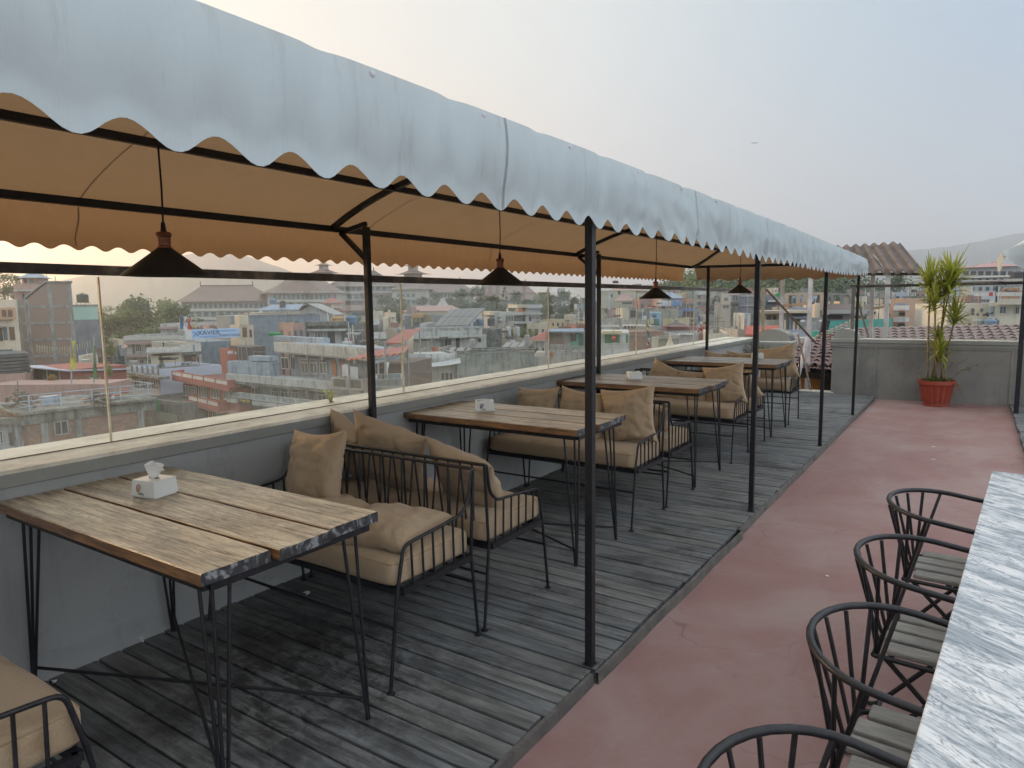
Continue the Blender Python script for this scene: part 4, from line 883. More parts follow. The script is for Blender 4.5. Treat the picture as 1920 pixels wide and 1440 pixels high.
class Bd:
    def __init__(s,name,lab,cat,p0,p1,z=None,d=None,d1=None,depth=8,base=GZ,group=None,zd=None):
        if zd: z=atd(*p0,zd).z
        if z is not None: A=onz(*p0,z); Cc=onz(*p1,z)
        else:
            A=atd(*p0,d); d1=d1 or d; w_=abs(p1[0]-p0[0])/FP*d*.26; d1=max(d-w_,min(d+w_,d1)); Cc=atd(*p1,d1); Cc.z=A.z
        v=Cc-A; s.W=math.hypot(v.x,v.y); s.a=math.atan2(v.y,v.x); s.O=Vector((A.x,A.y,base)); s.H=A.z-base; s.dp=depth; s.base=base
        s.R=Matrix.Rotation(-s.a,3,'Z'); s.t=thing(name,lab,cat,tuple(s.O),s.a,group)
        s.e=s.R@(E0-s.O)
    def L(s,px,py,y=0.):
        d=s.R@ray(px,py); q=s.e+d*((y-s.e.y)/d.y); return q.x,q.z
    def S(s,px,py,x):
        d=s.R@ray(px,py); q=s.e+d*((x-s.e.x)/d.x); return q.y,q.z
    def b(s,name,mat,px0,py0,px1,py1,ya=0,yb=None,parent=None,th=.0,bottom=None):
        """box whose front face (at local y=ya) fills the pixel rect (py at the rect's horizontal middle)"""
        xm=(px0+px1)/2; x0=s.L(px0,(py0+py1)/2,ya)[0]; x1=s.L(px1,(py0+py1)/2,ya)[0]; z1=s.L(xm,py0,ya)[1]; z0=s.L(xm,py1,ya)[1]
        if bottom is not None: z0=bottom
        if yb is None: yb=ya+.1
        return MB().box(min(x0,x1),max(x0,x1),ya,yb,min(z0,z1),max(z0,z1)).build(name,mat,parent or s.t)
    def body(s,mat,name='wall',flat=.5,roofm=None,x0=0,x1=None,top=None,y0=0,y1=None,bot=0):
        x1=s.W if x1 is None else x1; H=s.H if top is None else top; y1=s.dp if y1 is None else y1; m=MB()
        if flat:
            m.box(x0,x1,y0,y1,bot,H-flat); w=.2
            m.box(x0,x1,y0,y0+w,H-flat,H); m.box(x0,x1,y1-w,y1,H-flat,H); m.box(x0,x0+w,y0+w,y1-w,H-flat,H); m.box(x1-w,x1,y0+w,y1-w,H-flat,H)
        else: m.box(x0,x1,y0,y1,bot,H)
        o=m.build(name,mat,s.t)
        if flat and s.t.name.startswith(('town','grey','white','blue','yellow','beige','pink','lav','mossy','cream','balus')): s.clutter(x0,x1,y0,y1,H)
        if flat: MB().box(x0+w,x1-w,y0+w,y1-w,H-flat+.004,H-flat+.03).build('roof_floor',roofm or GRYD,s.t)
        return o
    def clutter(s,x0,x1,y0,y1,H):
        r=random.Random(int(abs(s.O.x*7+s.O.y*13))); m=MB(); W=x1-x0; D=y1-y0
        for k in range(r.randint(4,9)):
            x=x0+W*r.uniform(.05,.95); y=y0+D*r.uniform(.05,.9); q=r.random()
            if q<.45: m.tube([(x,y,H-.5),(x+r.uniform(-.1,.1),y,H+r.uniform(.8,2.4))],.035,5)
            elif q<.7: a=r.uniform(.3,.9); m.box(x,min(x1,x+a),y,y+a*.7,H-.5,H+r.uniform(-.1,.6))
            elif q<.85: h=r.uniform(.7,1.3); m.bar((x,y,H+h),(min(x1,x+r.uniform(1.5,4)),y,H+h),.04); m.bar((x,y,H-.5),(x,y,H+h),.05)
            else: m.lathe([(.3,0),(.42,.15),(.45,.2),(.1,.05)],8,(x,y,H+.7)); m.tube([(x,y,H-.5),(x,y,H+.75)],.03,5)
        m.build('rooftop_fittings',r.choice((GALV,CONC,FRW,MOSS)),s.t)
    def sidewin(s,side,n,floors,mat=None):
        x=s.W if side else 0; top=s.H-1.2
        for j in range(floors):
            for k in range(n):
                y=s.dp*(k+.35)/n; z=top-2.9*j; MB().box(x-.03,x+.04,y,y+s.dp*.3/n+.3,z-1.2,z).build('window',mat or PANE,s.t)
    def win(s,px0,py0,px1,py1,n=2,ya=-.02,pane=None,fr=None,tr=0,name='window'):
        xm=(px0+px1)/2; ym=(py0+py1)/2; x0=s.L(px0,ym,ya)[0]; x1=s.L(px1,ym,ya)[0]; z1=s.L(xm,py0,ya)[1]; z0=s.L(xm,py1,ya)[1]
        if x1<x0: x0,x1=x1,x0
        w=min(.07,(x1-x0)*.09); m=MB(); f=ya-.06
        m.box(x0,x1,f,ya,z0,z0+w); m.box(x0,x1,f,ya,z1-w,z1)
        zt=z1-w
        if tr: zt=z1-(z1-z0)*tr; m.box(x0+w,x1-w,f,ya,zt,zt+w)
        m.box(x0,x0+w,f,ya,z0+w,z1-w); m.box(x1-w,x1,f,ya,z0+w,z1-w)
        for k in range(1,n): 
            x=x0+(x1-x0)*k/n; m.box(x-w/2,x+w/2,f+.005,ya,z0+w,zt)
        o=m.build(name,fr or FRW,s.t); MB().box(x0+w*.5,x1-w*.5,ya-.01,ya+.03,z0+w*.5,z1-w*.5).build('pane',pane or CURT,o); return o
    def wg(s,px0,py0,px1,py1,nx,ny,fx=.6,fy=.6,**k):
        """regular grid of windows inside a pixel rect"""
        for j in range(ny):
            for i in range(nx):
                cw=(px1-px0)/nx; chh=(py1-py0)/ny; cx=px0+cw*(i+.5); cy=py0+chh*(j+.5); s.win(cx-cw*fx/2,cy-chh*fy/2,cx+cw*fx/2,cy+chh*fy/2,**k)
    def hole(s,px0,py0,px1,py1,ya=-.02,mat=None,name='window'): return s.b(name,mat or DKOP,px0,py0,px1,py1,ya,ya+.05)
    def bal(s,px0,py0,px1,py1,n,ya=-.9,mat=None,px2=None,name='balustrade'):
        mat=mat or WHT; xm=(px0+px1)/2; x0=s.L(px0,py0,ya)[0]; x1=s.L(px1,py0,ya)[0]; z1=s.L(xm,py0,ya)[1]; z0=s.L(xm,py1,ya)[1]; h=z1-z0; m=MB()
        m.box(x0,x1,ya,ya+.18,z1-h*.13,z1); m.box(x0,x1,ya,ya+.18,z0,z0+h*.15)
        for i in range(n+1):
            x=x0+(x1-x0)*i/n; big=(i%8==0); wd=.11 if big else min(.05,(x1-x0)/n*.27); m.box(max(x0,x-wd),min(x1,x+wd),ya+.03,ya+.14,z0+h*.15,z1-h*.13)
        return m.build(name,mat,s.t)
    def slab(s,px0,px1,py,th,out,mat,x0=None,x1=None,back=0,name='slab'):
        """projecting slab: front top edge at py"""
        xa=s.L(px0,py,-out)[0] if x0 is None else x0; xb=s.L(px1,py,-out)[0] if x1 is None else x1; z=s.L((px0+px1)/2,py,-out)[1]
        return MB().box(xa,xb,-out,back,z-th,z).build(name,mat,s.t)
def hip(m,x0,x1,y0,y1,z0,z1,ix,oh=.8,n=6,pw=1.3):
    """hipped roof with slightly concave slopes; ix = ridge inset from the ends"""
    cy=(y0+y1)/2; rings=[]
    for k in range(n+1):
        t=k/n; z=z0+(z1-z0)*t**pw; a=(x0-oh)+(ix+oh)*t; b=(x1+oh)-(ix+oh)*t; c=(y0-oh)+(cy-y0+oh-.15)*t; d=(y1+oh)-(y1-cy+oh-.15)*t; rings.append([(a,c,z),(b,c,z),(b,d,z),(a,d,z)])
    o=len(m.v)
    for r in rings: m.v+=r
    for k in range(n):
        for i in range(4): m.f.append((o+k*4+i,o+k*4+(i+1)%4,o+k*4+4+(i+1)%4,o+k*4+4+i))
    m.f.append((o+3,o+2,o+1,o)); m.f.append(tuple(o+n*4+i for i in range(4))); return m
TANKB=paint('black_tank',(.035,.04,.045),(.06,.065,.07),2,.6); TANKG=paint('grey_tank',(.30,.31,.30),(.22,.23,.22),2,.6); TANKBL=paint('blue_tank',(.14,.22,.32),(.11,.17,.25),1.5,.6); STEEL=paint('steel_tank',(.45,.47,.46),(.33,.35,.34),2,.35,metal=.5); TANKO=paint('rust_tank',(.40,.26,.10),(.34,.23,.1),2,.7)
def tank(lab,px,pyb,pyt,pw,d,mat=TANKB,ribs=5,legs=0):
    b=atd(px,pyb,d); tt=atd(px,pyt,d); h=tt.z-b.z; r=pw/FP*DD(d)/2*1.0; t=thing('water_tank',lab,'water tank',tuple(b)); hb=h*legs
    prof=[(r*.97,hb)]
    for k in range(ribs):
        z=hb+(h-hb)*.82*(k+.0)/ribs; dz=(h-hb)*.82/ribs; prof+=[(r,z+dz*.15),(r,z+dz*.7),(r*.94,z+dz*.85)]
    prof+=[(r*.96,hb+(h-hb)*.83),(r*.8,hb+(h-hb)*.90),(r*.35,hb+(h-hb)*.94),(r*.33,h),(.01,h)]
    m=MB(); m.lathe(prof,20); m.build('barrel',mat,t,smooth=True,angle=40)
    if legs:
        m=MB()
        for sx,sy in((-1,-1),(1,-1),(1,1),(-1,1)): m.bar((sx*r*.75,sy*r*.75,0),(sx*r*.75,sy*r*.75,hb),.08)
        m.box(-r,r,-r,r,hb-.06,hb-.002); m.build('stand',GALV,t)
    return t
# ---- terrain, hills ----
def hgt(x,y):
    r=math.hypot(x,y); return 0
m=MB(); m.box(-7000,5000,-500,7500,GZ-3,GZ); tag(m.build('ground',C('city_ground',(.10,.11,.085),(.14,.13,.11),.01)),kind='structure')
MTN=C('mountain_forest',(.055,.075,.055),(.075,.09,.065),.01)
def ridge(name,pts,d,mat,thick=900,zb=-20,rough=.3):
    """mountain with its crest on the pixel line pts at distance d; real slopes both sides"""
    m=MB(); P=[]
    for (x0,y0),(x1,y1) in zip(pts,pts[1:]):
        for k in range(12): P.append((x0+(x1-x0)*k/12,y0+(y1-y0)*k/12))
    P.append(pts[-1]); n=len(P)-1
    def f(u,v):
        i=round(u*n); px,py=P[i]; c=atd(px,py+rough*noise.noise((i*.35,0,d))*6,d); h=c.z-zb; s=abs(2*v-1); dr=Vector((c.x,c.y,0)).normalized(); off=(v-.5)*2*thick
        z=zb+h*(1-s)**1.15+h*.14*noise.noise((i*.25,v*6,d))*math.sin(math.pi*v)*(s>.05); return (c.x+dr.x*off,c.y+dr.y*off,z)
    m.grid(f,n,16); o=m.build(name,mat,smooth=True); tag(o,kind='structure'); return o
ridge('mountain',[(-350,560),(60,548),(120,525),(240,500),(310,482),(400,471),(450,476),(520,500),(620,533),(760,556),(1000,568)],1900,MTN,600)
ridge('mountain_range',[(1180,540),(1400,500),(1560,480),(1700,470),(1780,462),(1850,450),(1905,438),(1990,428),(2200,440),(2500,470)],2700,MTN,800)
# ---- trees ----
def crown_mesh(seed,n,ls,kind='round'):
    r=random.Random(seed); m=MB(); bl=[]
    for k in range(r.randint(13,18)):
        if kind=='round': a=r.uniform(0,6.28); q=r.uniform(0,.8); z=r.uniform(.15,.95); q*=math.sin(math.pi*min(.97,z*.82+.12)); bl.append((.5*q*math.cos(a),.5*q*math.sin(a),z,r.uniform(.10,.20)))
        elif kind=='tall': a=r.uniform(0,6.28); z=r.uniform(.1,1); q=.26*(1.05-z); bl.append((q*math.cos(a),q*math.sin(a),z*.96,r.uniform(.06,.13)*(1.25-z)))
    for k in range(n):
        b=bl[r.randrange(len(bl))]; v=Vector((r.gauss(0,1),r.gauss(0,1),r.gauss(0,.8))); v.normalize(); v*=b[3]*r.uniform(.55,1.12); p=Vector(b[:3])+v
        t1=Vector((r.gauss(0,1),r.gauss(0,1),r.gauss(0,.6))).normalized(); t2=t1.cross(Vector((r.gauss(0,1),r.gauss(0,1),r.gauss(0,1)))).normalized(); s_=ls*r.uniform(.6,1.4)
        m.add([p-t1*s_,p-t2*s_*.7,p+t1*s_,p+t2*s_*.7],[(0,1,2,3)])
    return m
LFD=m_leaf('foliage_dark',(.045,.085,.035),(.085,.135,.052),.2); LFM=m_leaf('foliage_mid',(.12,.17,.055),(.19,.235,.085),.25); LFP=m_leaf('foliage_pale',(.13,.16,.07),(.19,.21,.11),.2); BARK=paint('bark',(.09,.07,.05),(.13,.11,.09),3)
PROTO=[]
for k,(s,n,ls,kd,mt_) in enumerate([(1,2600,.022,'round',LFD),(2,2600,.022,'round',LFM),(3,2200,.022,'round',LFP),(4,1700,.018,'tall',LFD),(5,2600,.020,'round',LFD),(6,2600,.024,'round',LFM)]):
    cm=crown_mesh(s,n,ls,kd); me=bpy.data.meshes.new('crown'); me.from_pydata(cm.v,[],cm.f); me.materials.append(mt_)
    tm=MB(); tm.tube([(0,0,-.6),(0,.01,.2),(.01,0,.6)],[.035,.028,.012],7)
    for q in range(4): a=q*1.7+k; tm.tube([(0,0,.15+.08*q),(.2*math.cos(a),.2*math.sin(a),.45+.1*q)],[.015,.006],5)
    t2=bpy.data.meshes.new('trunk'); t2.from_pydata(tm.v,[],tm.f); t2.materials.append(BARK); PROTO.append((me,t2))
def tree(lab,px,pyt,pyb,pw,d,k=0,grp=None,cat='tree'):
    """crown spans pyt..pyb in the picture and pw wide, at distance d"""
    a=atd(px,pyb,d); b=atd(px,pyt,d); h=b.z-a.z; w_=pw/FP*DD(d)
    t=thing('tree',lab,cat,tuple(a),random.Random(px).uniform(0,6),grp)
    for nm,me in zip(('crown','trunk'),PROTO[k]):
        o=bpy.data.objects.new(nm,me); COL.objects.link(o); o.parent=t; o.scale=(w_*(1.15 if k!=3 else 1.6),w_*(1.15 if k!=3 else 1.6),h)
    return t
# ---------------- palace with tiered roofs ----------------
def wcol(B,px0,px1,py0,py1,n,ya=-.3,pane=PGL,tri=0):
    """band of n window bays between pale columns, each bay a window part"""
    for i in range(n):
        a=px0+(px1-px0)*i/n; b=px0+(px1-px0)*(i+1)/n; w=(b-a)
        B.b('window',pane,a+w*.18,py0,b-w*.18,py1,ya,ya+.3)
def hall(lab,p0,p1,d,d1,eave_py,ridge_py,rx0,rx1,depth,wb,cols):
    B=Bd('palace_hall',lab,'palace',(p0,eave_py),(p1,eave_py),d=d,d1=d1,depth=depth); B.body(PWALL,flat=0)
    xm=(rx0+rx1)/2; xr0,zr=B.L(rx0,ridge_py,depth/2); xr1,_=B.L(rx1,ridge_py,depth/2); n=8; y0,y1=-2.2,depth+2.2; z0=B.H; W=B.W; m=MB(); rings=[]
    for k in range(n+1):
        t=k/n; z=z0+(zr-z0)*t**1.18-(.0 if k else .0); rings.append([(-2+(xr0+2)*t,y0+(depth/2-.2-y0)*t,z),(W+2+(xr1-W-2)*t,y0+(depth/2-.2-y0)*t,z),(W+2+(xr1-W-2)*t,y1+(depth/2+.2-y1)*t,z),(-2+(xr0+2)*t,y1+(depth/2+.2-y1)*t,z)])
    for r in rings: m.v+=r
    for k in range(n):
        for i in range(4): m.f.append((k*4+i,k*4+(i+1)%4,k*4+4+(i+1)%4,k*4+4+i))
    m.f+=[(3,2,1,0),tuple(n*4+i for i in range(4))]; rf=m.build('roof',PROOF,B.t)
    m=MB(); m.bar((xr0,depth/2,zr+.2),(xr1,depth/2,zr+.2),.5,.6); m.bar((xr0,depth/2,zr),(xr0,depth/2,zr+2),.35); m.bar((xr1,depth/2,zr),(xr1,depth/2,zr+2),.35); m.build('ridge_cap',PROOF,rf)
    for (a,b,y0_,y1_,n_) in wb: wcol(B,a,b,y0_,y1_,n_)
    for (a,b,y0_,y1_) in cols: B.b('band',PCOL,a,y0_,b,y1_,-.9,.0)
    return B
hall('long low hall with a broad brown hipped roof behind the forest, left of the others',340,508,285,270,566,537,376,474,22,[(352,504,569,578,16),(352,504,585,593,11)],[(345,506,578,583),(345,506,595,599)])
h2=hall('second palace hall with a tall brown hipped roof beside the big brick-toned block',504,640,262,268,550,519,544,598,24,[(512,632,552,561,14),(516,632,568,575,9)],[(506,638,562,566),(508,638,576,580)])
h3=hall('palace hall with flared brown roof just right of the glass joint above the solar panels',775,888,280,285,549,529,797,862,22,[(792,872,551,557,12)],[(780,886,558,561),(782,884,572,575)])
h4=hall('rightmost pink-brown palace roof half covered by trees',908,1012,290,300,563,533,905,985,24,[],[])
def m_tri(B,pts,n): pass
# central block
B=Bd('palace_block','large pale multi-storey palace block with brown roof bands and two roof turrets','palace',(618,535),(765,535),d=292,d1=300,depth=24); B.body(PWALL,flat=0)
m=MB(); x0,z0=B.L(612,538,-2); x1,_=B.L(762,538,-2); zz=B.L(700,523,4)[1]; hip(m,0,B.W,0,24,B.L(700,537,-2)[1],zz,5,2.4); m.build('roof',PROOF,B.t)
for (a,b,y0,y1,n) in ((636,668,538,545,3),(668,762,537,545,8),(650,700,552,560,4),(702,762,552,557,7),(652,700,565,571,3),(706,762,563,570,4)): wcol(B,a,b,y0,y1,n,-.3)
B.b('band',PCOL,640,547,765,550,-1.0,0); B.b('band',PCOL,648,561,765,563,-1.0,0); B.b('band',PROOF,678,549,735,554,-2.2,0); B.b('brick_panel',PBRK,648,562,700,573,-.15,0); 
B=Bd('palace_wing','palace wing with tall windows beside the third hall','palace',(735,543),(800,548),d=272,d1=268,depth=14); B.body(PWALL,flat=0); m=MB(); hip(m,0,B.W,0,14,B.H,B.H+3,4,1.5); m.build('roof',PROOF,B.t)
wcol(B,742,780,551,557,4); wcol(B,742,780,563,569,4); B.b('band',PCOL,736,559,790,561,-.7,0)
B=Bd('palace_gate','low palace gate wing with a brown roof behind the small pagoda','palace',(640,583),(700,583),d=235,d1=238,depth=10); B.body(PWALL,flat=0); m=MB(); hip(m,0,B.W,0,10,B.H,B.L(670,572,5)[1],3,1.5); m.build('roof',PROOF,B.t); B.hole(660,586,690,592,-.2,PGL)
# pagodas
def pagoda(lab,px,tiers,d,mat=PROOF,wm=PWALL):
    """tiers: (eave py, top py, eave half width px, wall half width px, wall bottom py)"""
    base=atd(px,tiers[-1][4],d); t=thing('pagoda',lab,'pagoda',tuple(base)); s=DD(d)/FP*1.06
    for ev,tp,hw,ww,wb_ in tiers:
        ze=atd(px,ev,d).z-base.z; zt=atd(px,tp,d).z-base.z; zb=atd(px,wb_,d).z-base.z; r=hw*s; q=ww*s
        m=MB(); m.box(-q,q,-q,q,zb,ze); w_=m.build('wall',wm,t)
        m=MB(); n=6
        for k in range(n+1):
            tt=k/n; a=r*(1-tt)+.1*tt*r; z=ze+(zt-ze)*tt**1.5+(.10*(zt-ze) if k==0 else 0); m.v+=[(-a,-a,z),(a,-a,z),(a,a,z),(-a,a,z)]
        for k in range(n):
            for i in range(4): m.f.append((k*4+i,k*4+(i+1)%4,k*4+4+(i+1)%4,k*4+4+i))
        m.f+=[(3,2,1,0),tuple(n*4+i for i in range(4))]; m.build('roof',mat,t)
        for k in (-.5,.0,.5):
            MB().box(q*k-.12*q,q*k+.12*q,-q-.06,-q,zb+(ze-zb)*.25,zb+(ze-zb)*.8).build('window',PGL,t)
    m=MB(); zt=atd(px,tiers[0][1],d).z-base.z; m.tube([(0,0,zt-.3),(0,0,zt+1.6)],[.35,.08],8); m.build('finial',mat,t); return t
pagoda('two-tiered roof turret rising above the second palace hall',608,[(498,492.5,12,5.5,506),(513,503,22,10,524)],296)
pagoda('two-tiered roof turret rising left of the second pendant lamp',775,[(499,494,13,6,507),(515,505,24,11,530)],300)
pagoda('small flat-topped dark turret behind the second rear post',701,[(517,507,14,9,526)],310,GRYD)
pagoda('small red two-roofed temple in front of the palace block',625,[(569,558,18,11,578),(585,574,24,17,612)],120,C('temple_roof',(.34,.12,.09),(.3,.11,.085),.6),CREAM)
# ---------------- far left blocks ----------------
B=Bd('brick_tower','tall unfinished brick block with concrete frame and sloping roofline at far left','building',(33,562),(136,530),d=62,d1=62,depth=8)
x0,z0=B.L(33,562); xk,_=B.L(48,562); xt,zt=B.L(88,530); x1,_=B.L(132,530); zz=z0
m=MB(); m.prism([(0,0,0),(x1,0,0),(x1,0,zt),(xt,0,zt),(xk,0,z0),(0,0,z0)],(0,12,0)); m.build('brick_wall',BRK2,B.t)
for a,b,c,dd in ((31,562,37,700),(47,560,53,700),(92,533,98,700),(130,532,135,700)):
    za=min(B.L(a,b)[1],zt); xa=B.L(a+1.5,600)[0]; MB().box(xa,xa+.42,-.06,0,0,za-.02).build('concrete_column',CONC,B.t)
for py in (575,606,637,668): B.b('concrete_beam',CONC,32,py-2.5,134,py+2,-.065,-.0)
m=MB(); m.bar((xk,5,z0+.1),(xt,5,zt+.1),13,.16,up=(0,1,0)) if 0 else m.prism([(xk-.2,-.2,z0+.02),(xt-.2,-.2,zt+.02),(x1+.2,-.2,zt+.02),(x1+.2,-.2,zt+.22),(xt-.2,-.2,zt+.22),(xk-.2,-.2,z0+.22)],(0,12.4,0)); m.build('roof_slab',CONC,B.t)
m=MB(); m.bar(B.L(105,530)[:1]+(3,zt),B.L(105,530)[:1]+(3,zt+.9),.06); m.build('rod',DKOP,B.t)
B=Bd('orange_house','cream and orange house with paired brown shutters at the left edge','house',(-25,562),(31,562),d=58,d1=61,depth=9); B.body(CREAM,flat=.4)
B.b('upper_bay',ORNG,-25,577,30,599,-.7,0); 
for a in (3,15): B.win(a,581,a+8,594,1,-.72,FRB,FRB)
B.b('shutter_door',FRB,18,613,28,638,-.05,0); B.b('shutter_door',PANB,7,613,14,638,-.05,0); B.b('canopy',GALV,-20,611,22,613,-1.6,0); B.hole(-20,615,5,640,-.03)
B=Bd('pink_rooftop_house','pink rooftop house with a dark hipped canopy above the orange house','house',(25,533),(81,530),d=74,d1=72,depth=8,base=-14); B.body(PINK,flat=.9)
B.b('roof_room',PINK,41,521,72,533,1.5,5); m=MB(); x0,z0=B.L(37,521,1.5); x1,_=B.L(75,521,1.5); hip(m,x0+.3,x1-.3,1.2,5.2,z0,z0+1.2,1.0,.5); m.build('roof',PBLU,B.t); B.hole(46,524,49,531,1.45); B.hole(55,523,62,530,1.45,PANB); B.b('ledge',WHT,25,543,72,546,-.6,0); B.hole(42,551,46,561)
B=Bd('grey_block','blank grey-blue plaster block with a mint-green upper wall','building',(133,600),(190,599),d=78,d1=80,depth=10); B.body(C('slate_render',(.20,.23,.27),(.15,.175,.21),.7,True,.3),flat=0)
B.b('mint_wall',MINT,136,575,184,600,.3,6); B.b('parapet',CONC,137,571,184,575,.25,6.1)
tank('dark water tank on a stand above the mint-green wall',156,573,550,17,81,C('olive_tank',(.10,.12,.09),(.08,.09,.07)),5,.25)
tree('dark loose tree at the left edge behind the pink rooftop house',10,514,566,52,110,0); tree('thin pale bush beside the pink rooftop canopy',33,518,545,24,95,2)
B=Bd('dark_tank_terrace','pink walled rooftop carrying a big black tank at the left edge','building',(-40,704),(46,700),zd=43,depth=7); B.body(PINK,flat=.3)
tank('big black ribbed water tank at the left edge above a pink wall',12,700,655,62,44,paint('charcoal_tank',(.055,.065,.07),(.08,.09,.095),2,.55),6)
B=Bd('maroon_shed','maroon rooftop shed with pale sloping roof and white framed window','shed',(42,688),(133,693),zd=47,depth=5,base=-12); B.body(C('maroon_wall',(.30,.075,.06),(.26,.07,.06),.8),flat=0)
m=MB(); m.add([(-.4,-.6,B.H+.05),(B.W+.3,-.6,B.H-.1),(B.W+.3,5,B.H-.45),(-.4,5,B.H-.3),(-.4,-.6,B.H+.15),(B.W+.3,-.6,B.H+.0),(B.W+.3,5,B.H-.35),(-.4,5,B.H-.2)],[(3,2,1,0),(4,5,6,7),(0,1,5,4),(1,2,6,5),(2,3,7,6),(3,0,4,7)]); m.build('roof',paint('pale_sheet',(.40,.44,.54),(.34,.38,.46),1,.5),B.t)
B.win(66,691,113,722,2,-.04,PANE,FRW)
B=Bd('pink_terrace','pink terrace wall with flower pots below the maroon shed','wall',(-30,722),(196,720),zd=41,depth=3.5,base=-16); B.body(PINK,flat=0)
GS=[(98,716,'terracotta pot'),(162,713,'terracotta pot'),(175,712,'white pot'),(183,712,'pink pot'),(147,716,'white pot')]
for i,(px,py,nm) in enumerate(GS):
    p=atd(px,py+5,41.3); t=thing('planter',('clay pot with orange-leaved shrub before the shed window','terracotta box left of the flag pole on the pink terrace','white pot between the terracotta box and pink pot','pink pot beside the glass joint on the terrace','small white pot in the middle of the terrace ledge')[i],'flower pot',(p.x,p.y,p.z))
    MB().lathe([(.18,0),(.26,.42),(.24,.42),(.1,.38)],12).build('pot',(paint('terracotta',(.40,.15,.08),(.33,.13,.08)),paint('terracotta',(.4,.15,.08)),FRW,PINK,FRW)[i],t)
    m=MB(); r3=random.Random(i)
    for k in range(70): blade(m,(r3.uniform(-.1,.1),r3.uniform(-.1,.1),.4),(r3.uniform(-1,1),r3.uniform(-1,1),r3.uniform(.2,1.5)),(.75 if i==0 else .35)*r3.uniform(.5,1),.035,.2,r3)
    m.build('leaves',LFP if i!=0 else m_leaf('orange_leaf',(.32,.22,.06),(.36,.28,.10),.2),t)
# prayer flags on poles
def flagpole(lab,px,pyb,pyt,d,strips,lean=0):
    b=atd(px,pyb,d); tt=atd(px+lean,pyt,d); t=thing('prayer_flag_pole',lab,'flag',tuple(b)); m=MB(); m.tube([(0,0,0),tt-b],.05,6); m.build('pole',GALV,t); D=tt-b
    sd_=Vector((ray(px+10,pyb)-ray(px,pyb)).xy.to_3d()).normalized()
    for (f0,f1,w_,mat) in strips:
        m=MB(); W=w_/FP*DD(d); m.grid(lambda u,v:(lambda p:p+sd_*(W*u*(1+.15*math.sin(v*7)))+Vector((0,0,.0))+sd_.cross(Vector((0,0,1)))*(.15*math.sin(u*4+v*6)))(D*(f0+(f1-f0)*v)),5,10); m.build('flag',mat,t,thick=.01)
    return t
FW=paint('flag_white',(.6,.6,.6),(.5,.5,.52)); FB=paint('flag_blue',(.06,.14,.35),(.05,.12,.3)); FR=paint('flag_red',(.5,.06,.05),(.42,.06,.05)); FG=paint('flag_green',(.10,.2,.08),(.07,.15,.06)); FY=paint('flag_yellow',(.50,.45,.07),(.42,.38,.08)); FGR=paint('flag_grey_blue',(.13,.17,.26),(.11,.14,.2)); FPK=paint('flag_pale',(.42,.44,.33),(.34,.36,.26))
flagpole('yellow prayer banner on a pole above the maroon shed',134,720,632,36,[(.30,.92,5,FY)]); flagpole('slim green streamer pole left of the glass joint',176,718,630,36,[(.1,.8,3,FG)]); flagpole('grey-blue banner pole right of the glass joint',219,690,640,62,[(.05,.85,7,FGR)])
flagpole('blue banner on the school roof, left of three',340,630,592,73,[(.35,1,4.5,FB)],-3); flagpole('white banner on the school roof, middle of three',345,628,594,73,[(.2,1,5,FW)],-1); flagpole('red banner on the school roof, right of three',353,628,597,73,[(.2,1,5,FR)],-1)
flagpole('yellow slim banner pole above the blue signboard',366,618,592,73,[(.1,.95,1.5,FY)]); flagpole('tall blue, white and red prayer banner before the third pendant lamp',1212,668,600,32,[(.72,.98,4,FY),(.5,.72,5,FGR),(.3,.5,6,FW),(.22,.40,6,FR),(.02,.22,8,FW)])
flagpole('blue, white and red prayer banner below the fourth pendant lamp',1308,632,592,34,[(.7,1,5,FB),(.45,.7,8,FW),(.25,.5,9,FR)]); flagpole('white cloth banner hanging from the pole before the red awnings',722,742,640,27,[(.06,.62,7,FW)])
# string of pale flags
m=MB()
for k in range(22):
    a=atd(70+4.7*k,645+3.5*math.sin(k*.16+.2)*1.6-(k>13)*(k-13)*.55,40); s_=.42; m.add([a,a+Vector((s_*.75,-s_*.45,0)),a+Vector((s_*.7,-s_*.4,-.55-.1*math.sin(k*2))),a+Vector((0,0,-.5))],[(0,1,2,3)])
o=m.build('flag_string',FPK,thick=.01); tag(o,'string of faded yellow-green prayer flags across the brick block','flag')
# ---------------- brick building lower left ----------------
B=Bd('brick_building','old brick building with mossy roof slab and a pale blue rail, lower left','building',(37,773),(292,745),zd=33,depth=7)
xr=B.L(272,790)[0]; MB().box(B.L(52,800)[0],xr,.0,7,0,B.H-.05).build('brick_wall',BRICK,B.t)
MB().box(-.1,B.W,-.35,7,B.H-.18,B.H).build('roof_slab',MOSS,B.t); x0=B.L(40,790)[0]; MB().box(x0,B.W-.1,-.12,-.0,B.H-.85,B.H-.18).build('moss_band',MOSS,B.t)
for px in (83,147,265): xx=B.L(px,800,-.06)[0]; MB().box(xx-.2,xx+.2,-.08,0,0,B.H-.85).build('concrete_column',CONC,B.t)
B.win(101,789,128,815,2,-.03,PANE,GALV)
m=MB(); 
for px in (53,113,172,226,278): x_=B.L(px,740,.1)[0]; x_=max(.05,min(B.W-.1,x_)); m.bar((x_,.1,B.H),(x_,.1,B.H+1.05),.06)
for h in (.3,.65,1.02): m.tube([(.05,.1,B.H+h),(B.W-.1,.1,B.H+h)],.03,6)
m.bar((B.W-.1,.1,B.H+1.02),(B.W-.1,4,B.H+1.02),.05); m.bar((B.W-.1,.1,B.H+.5),(B.W-.1,4,B.H+.5),.04); m.build('railing',RAILB,B.t)
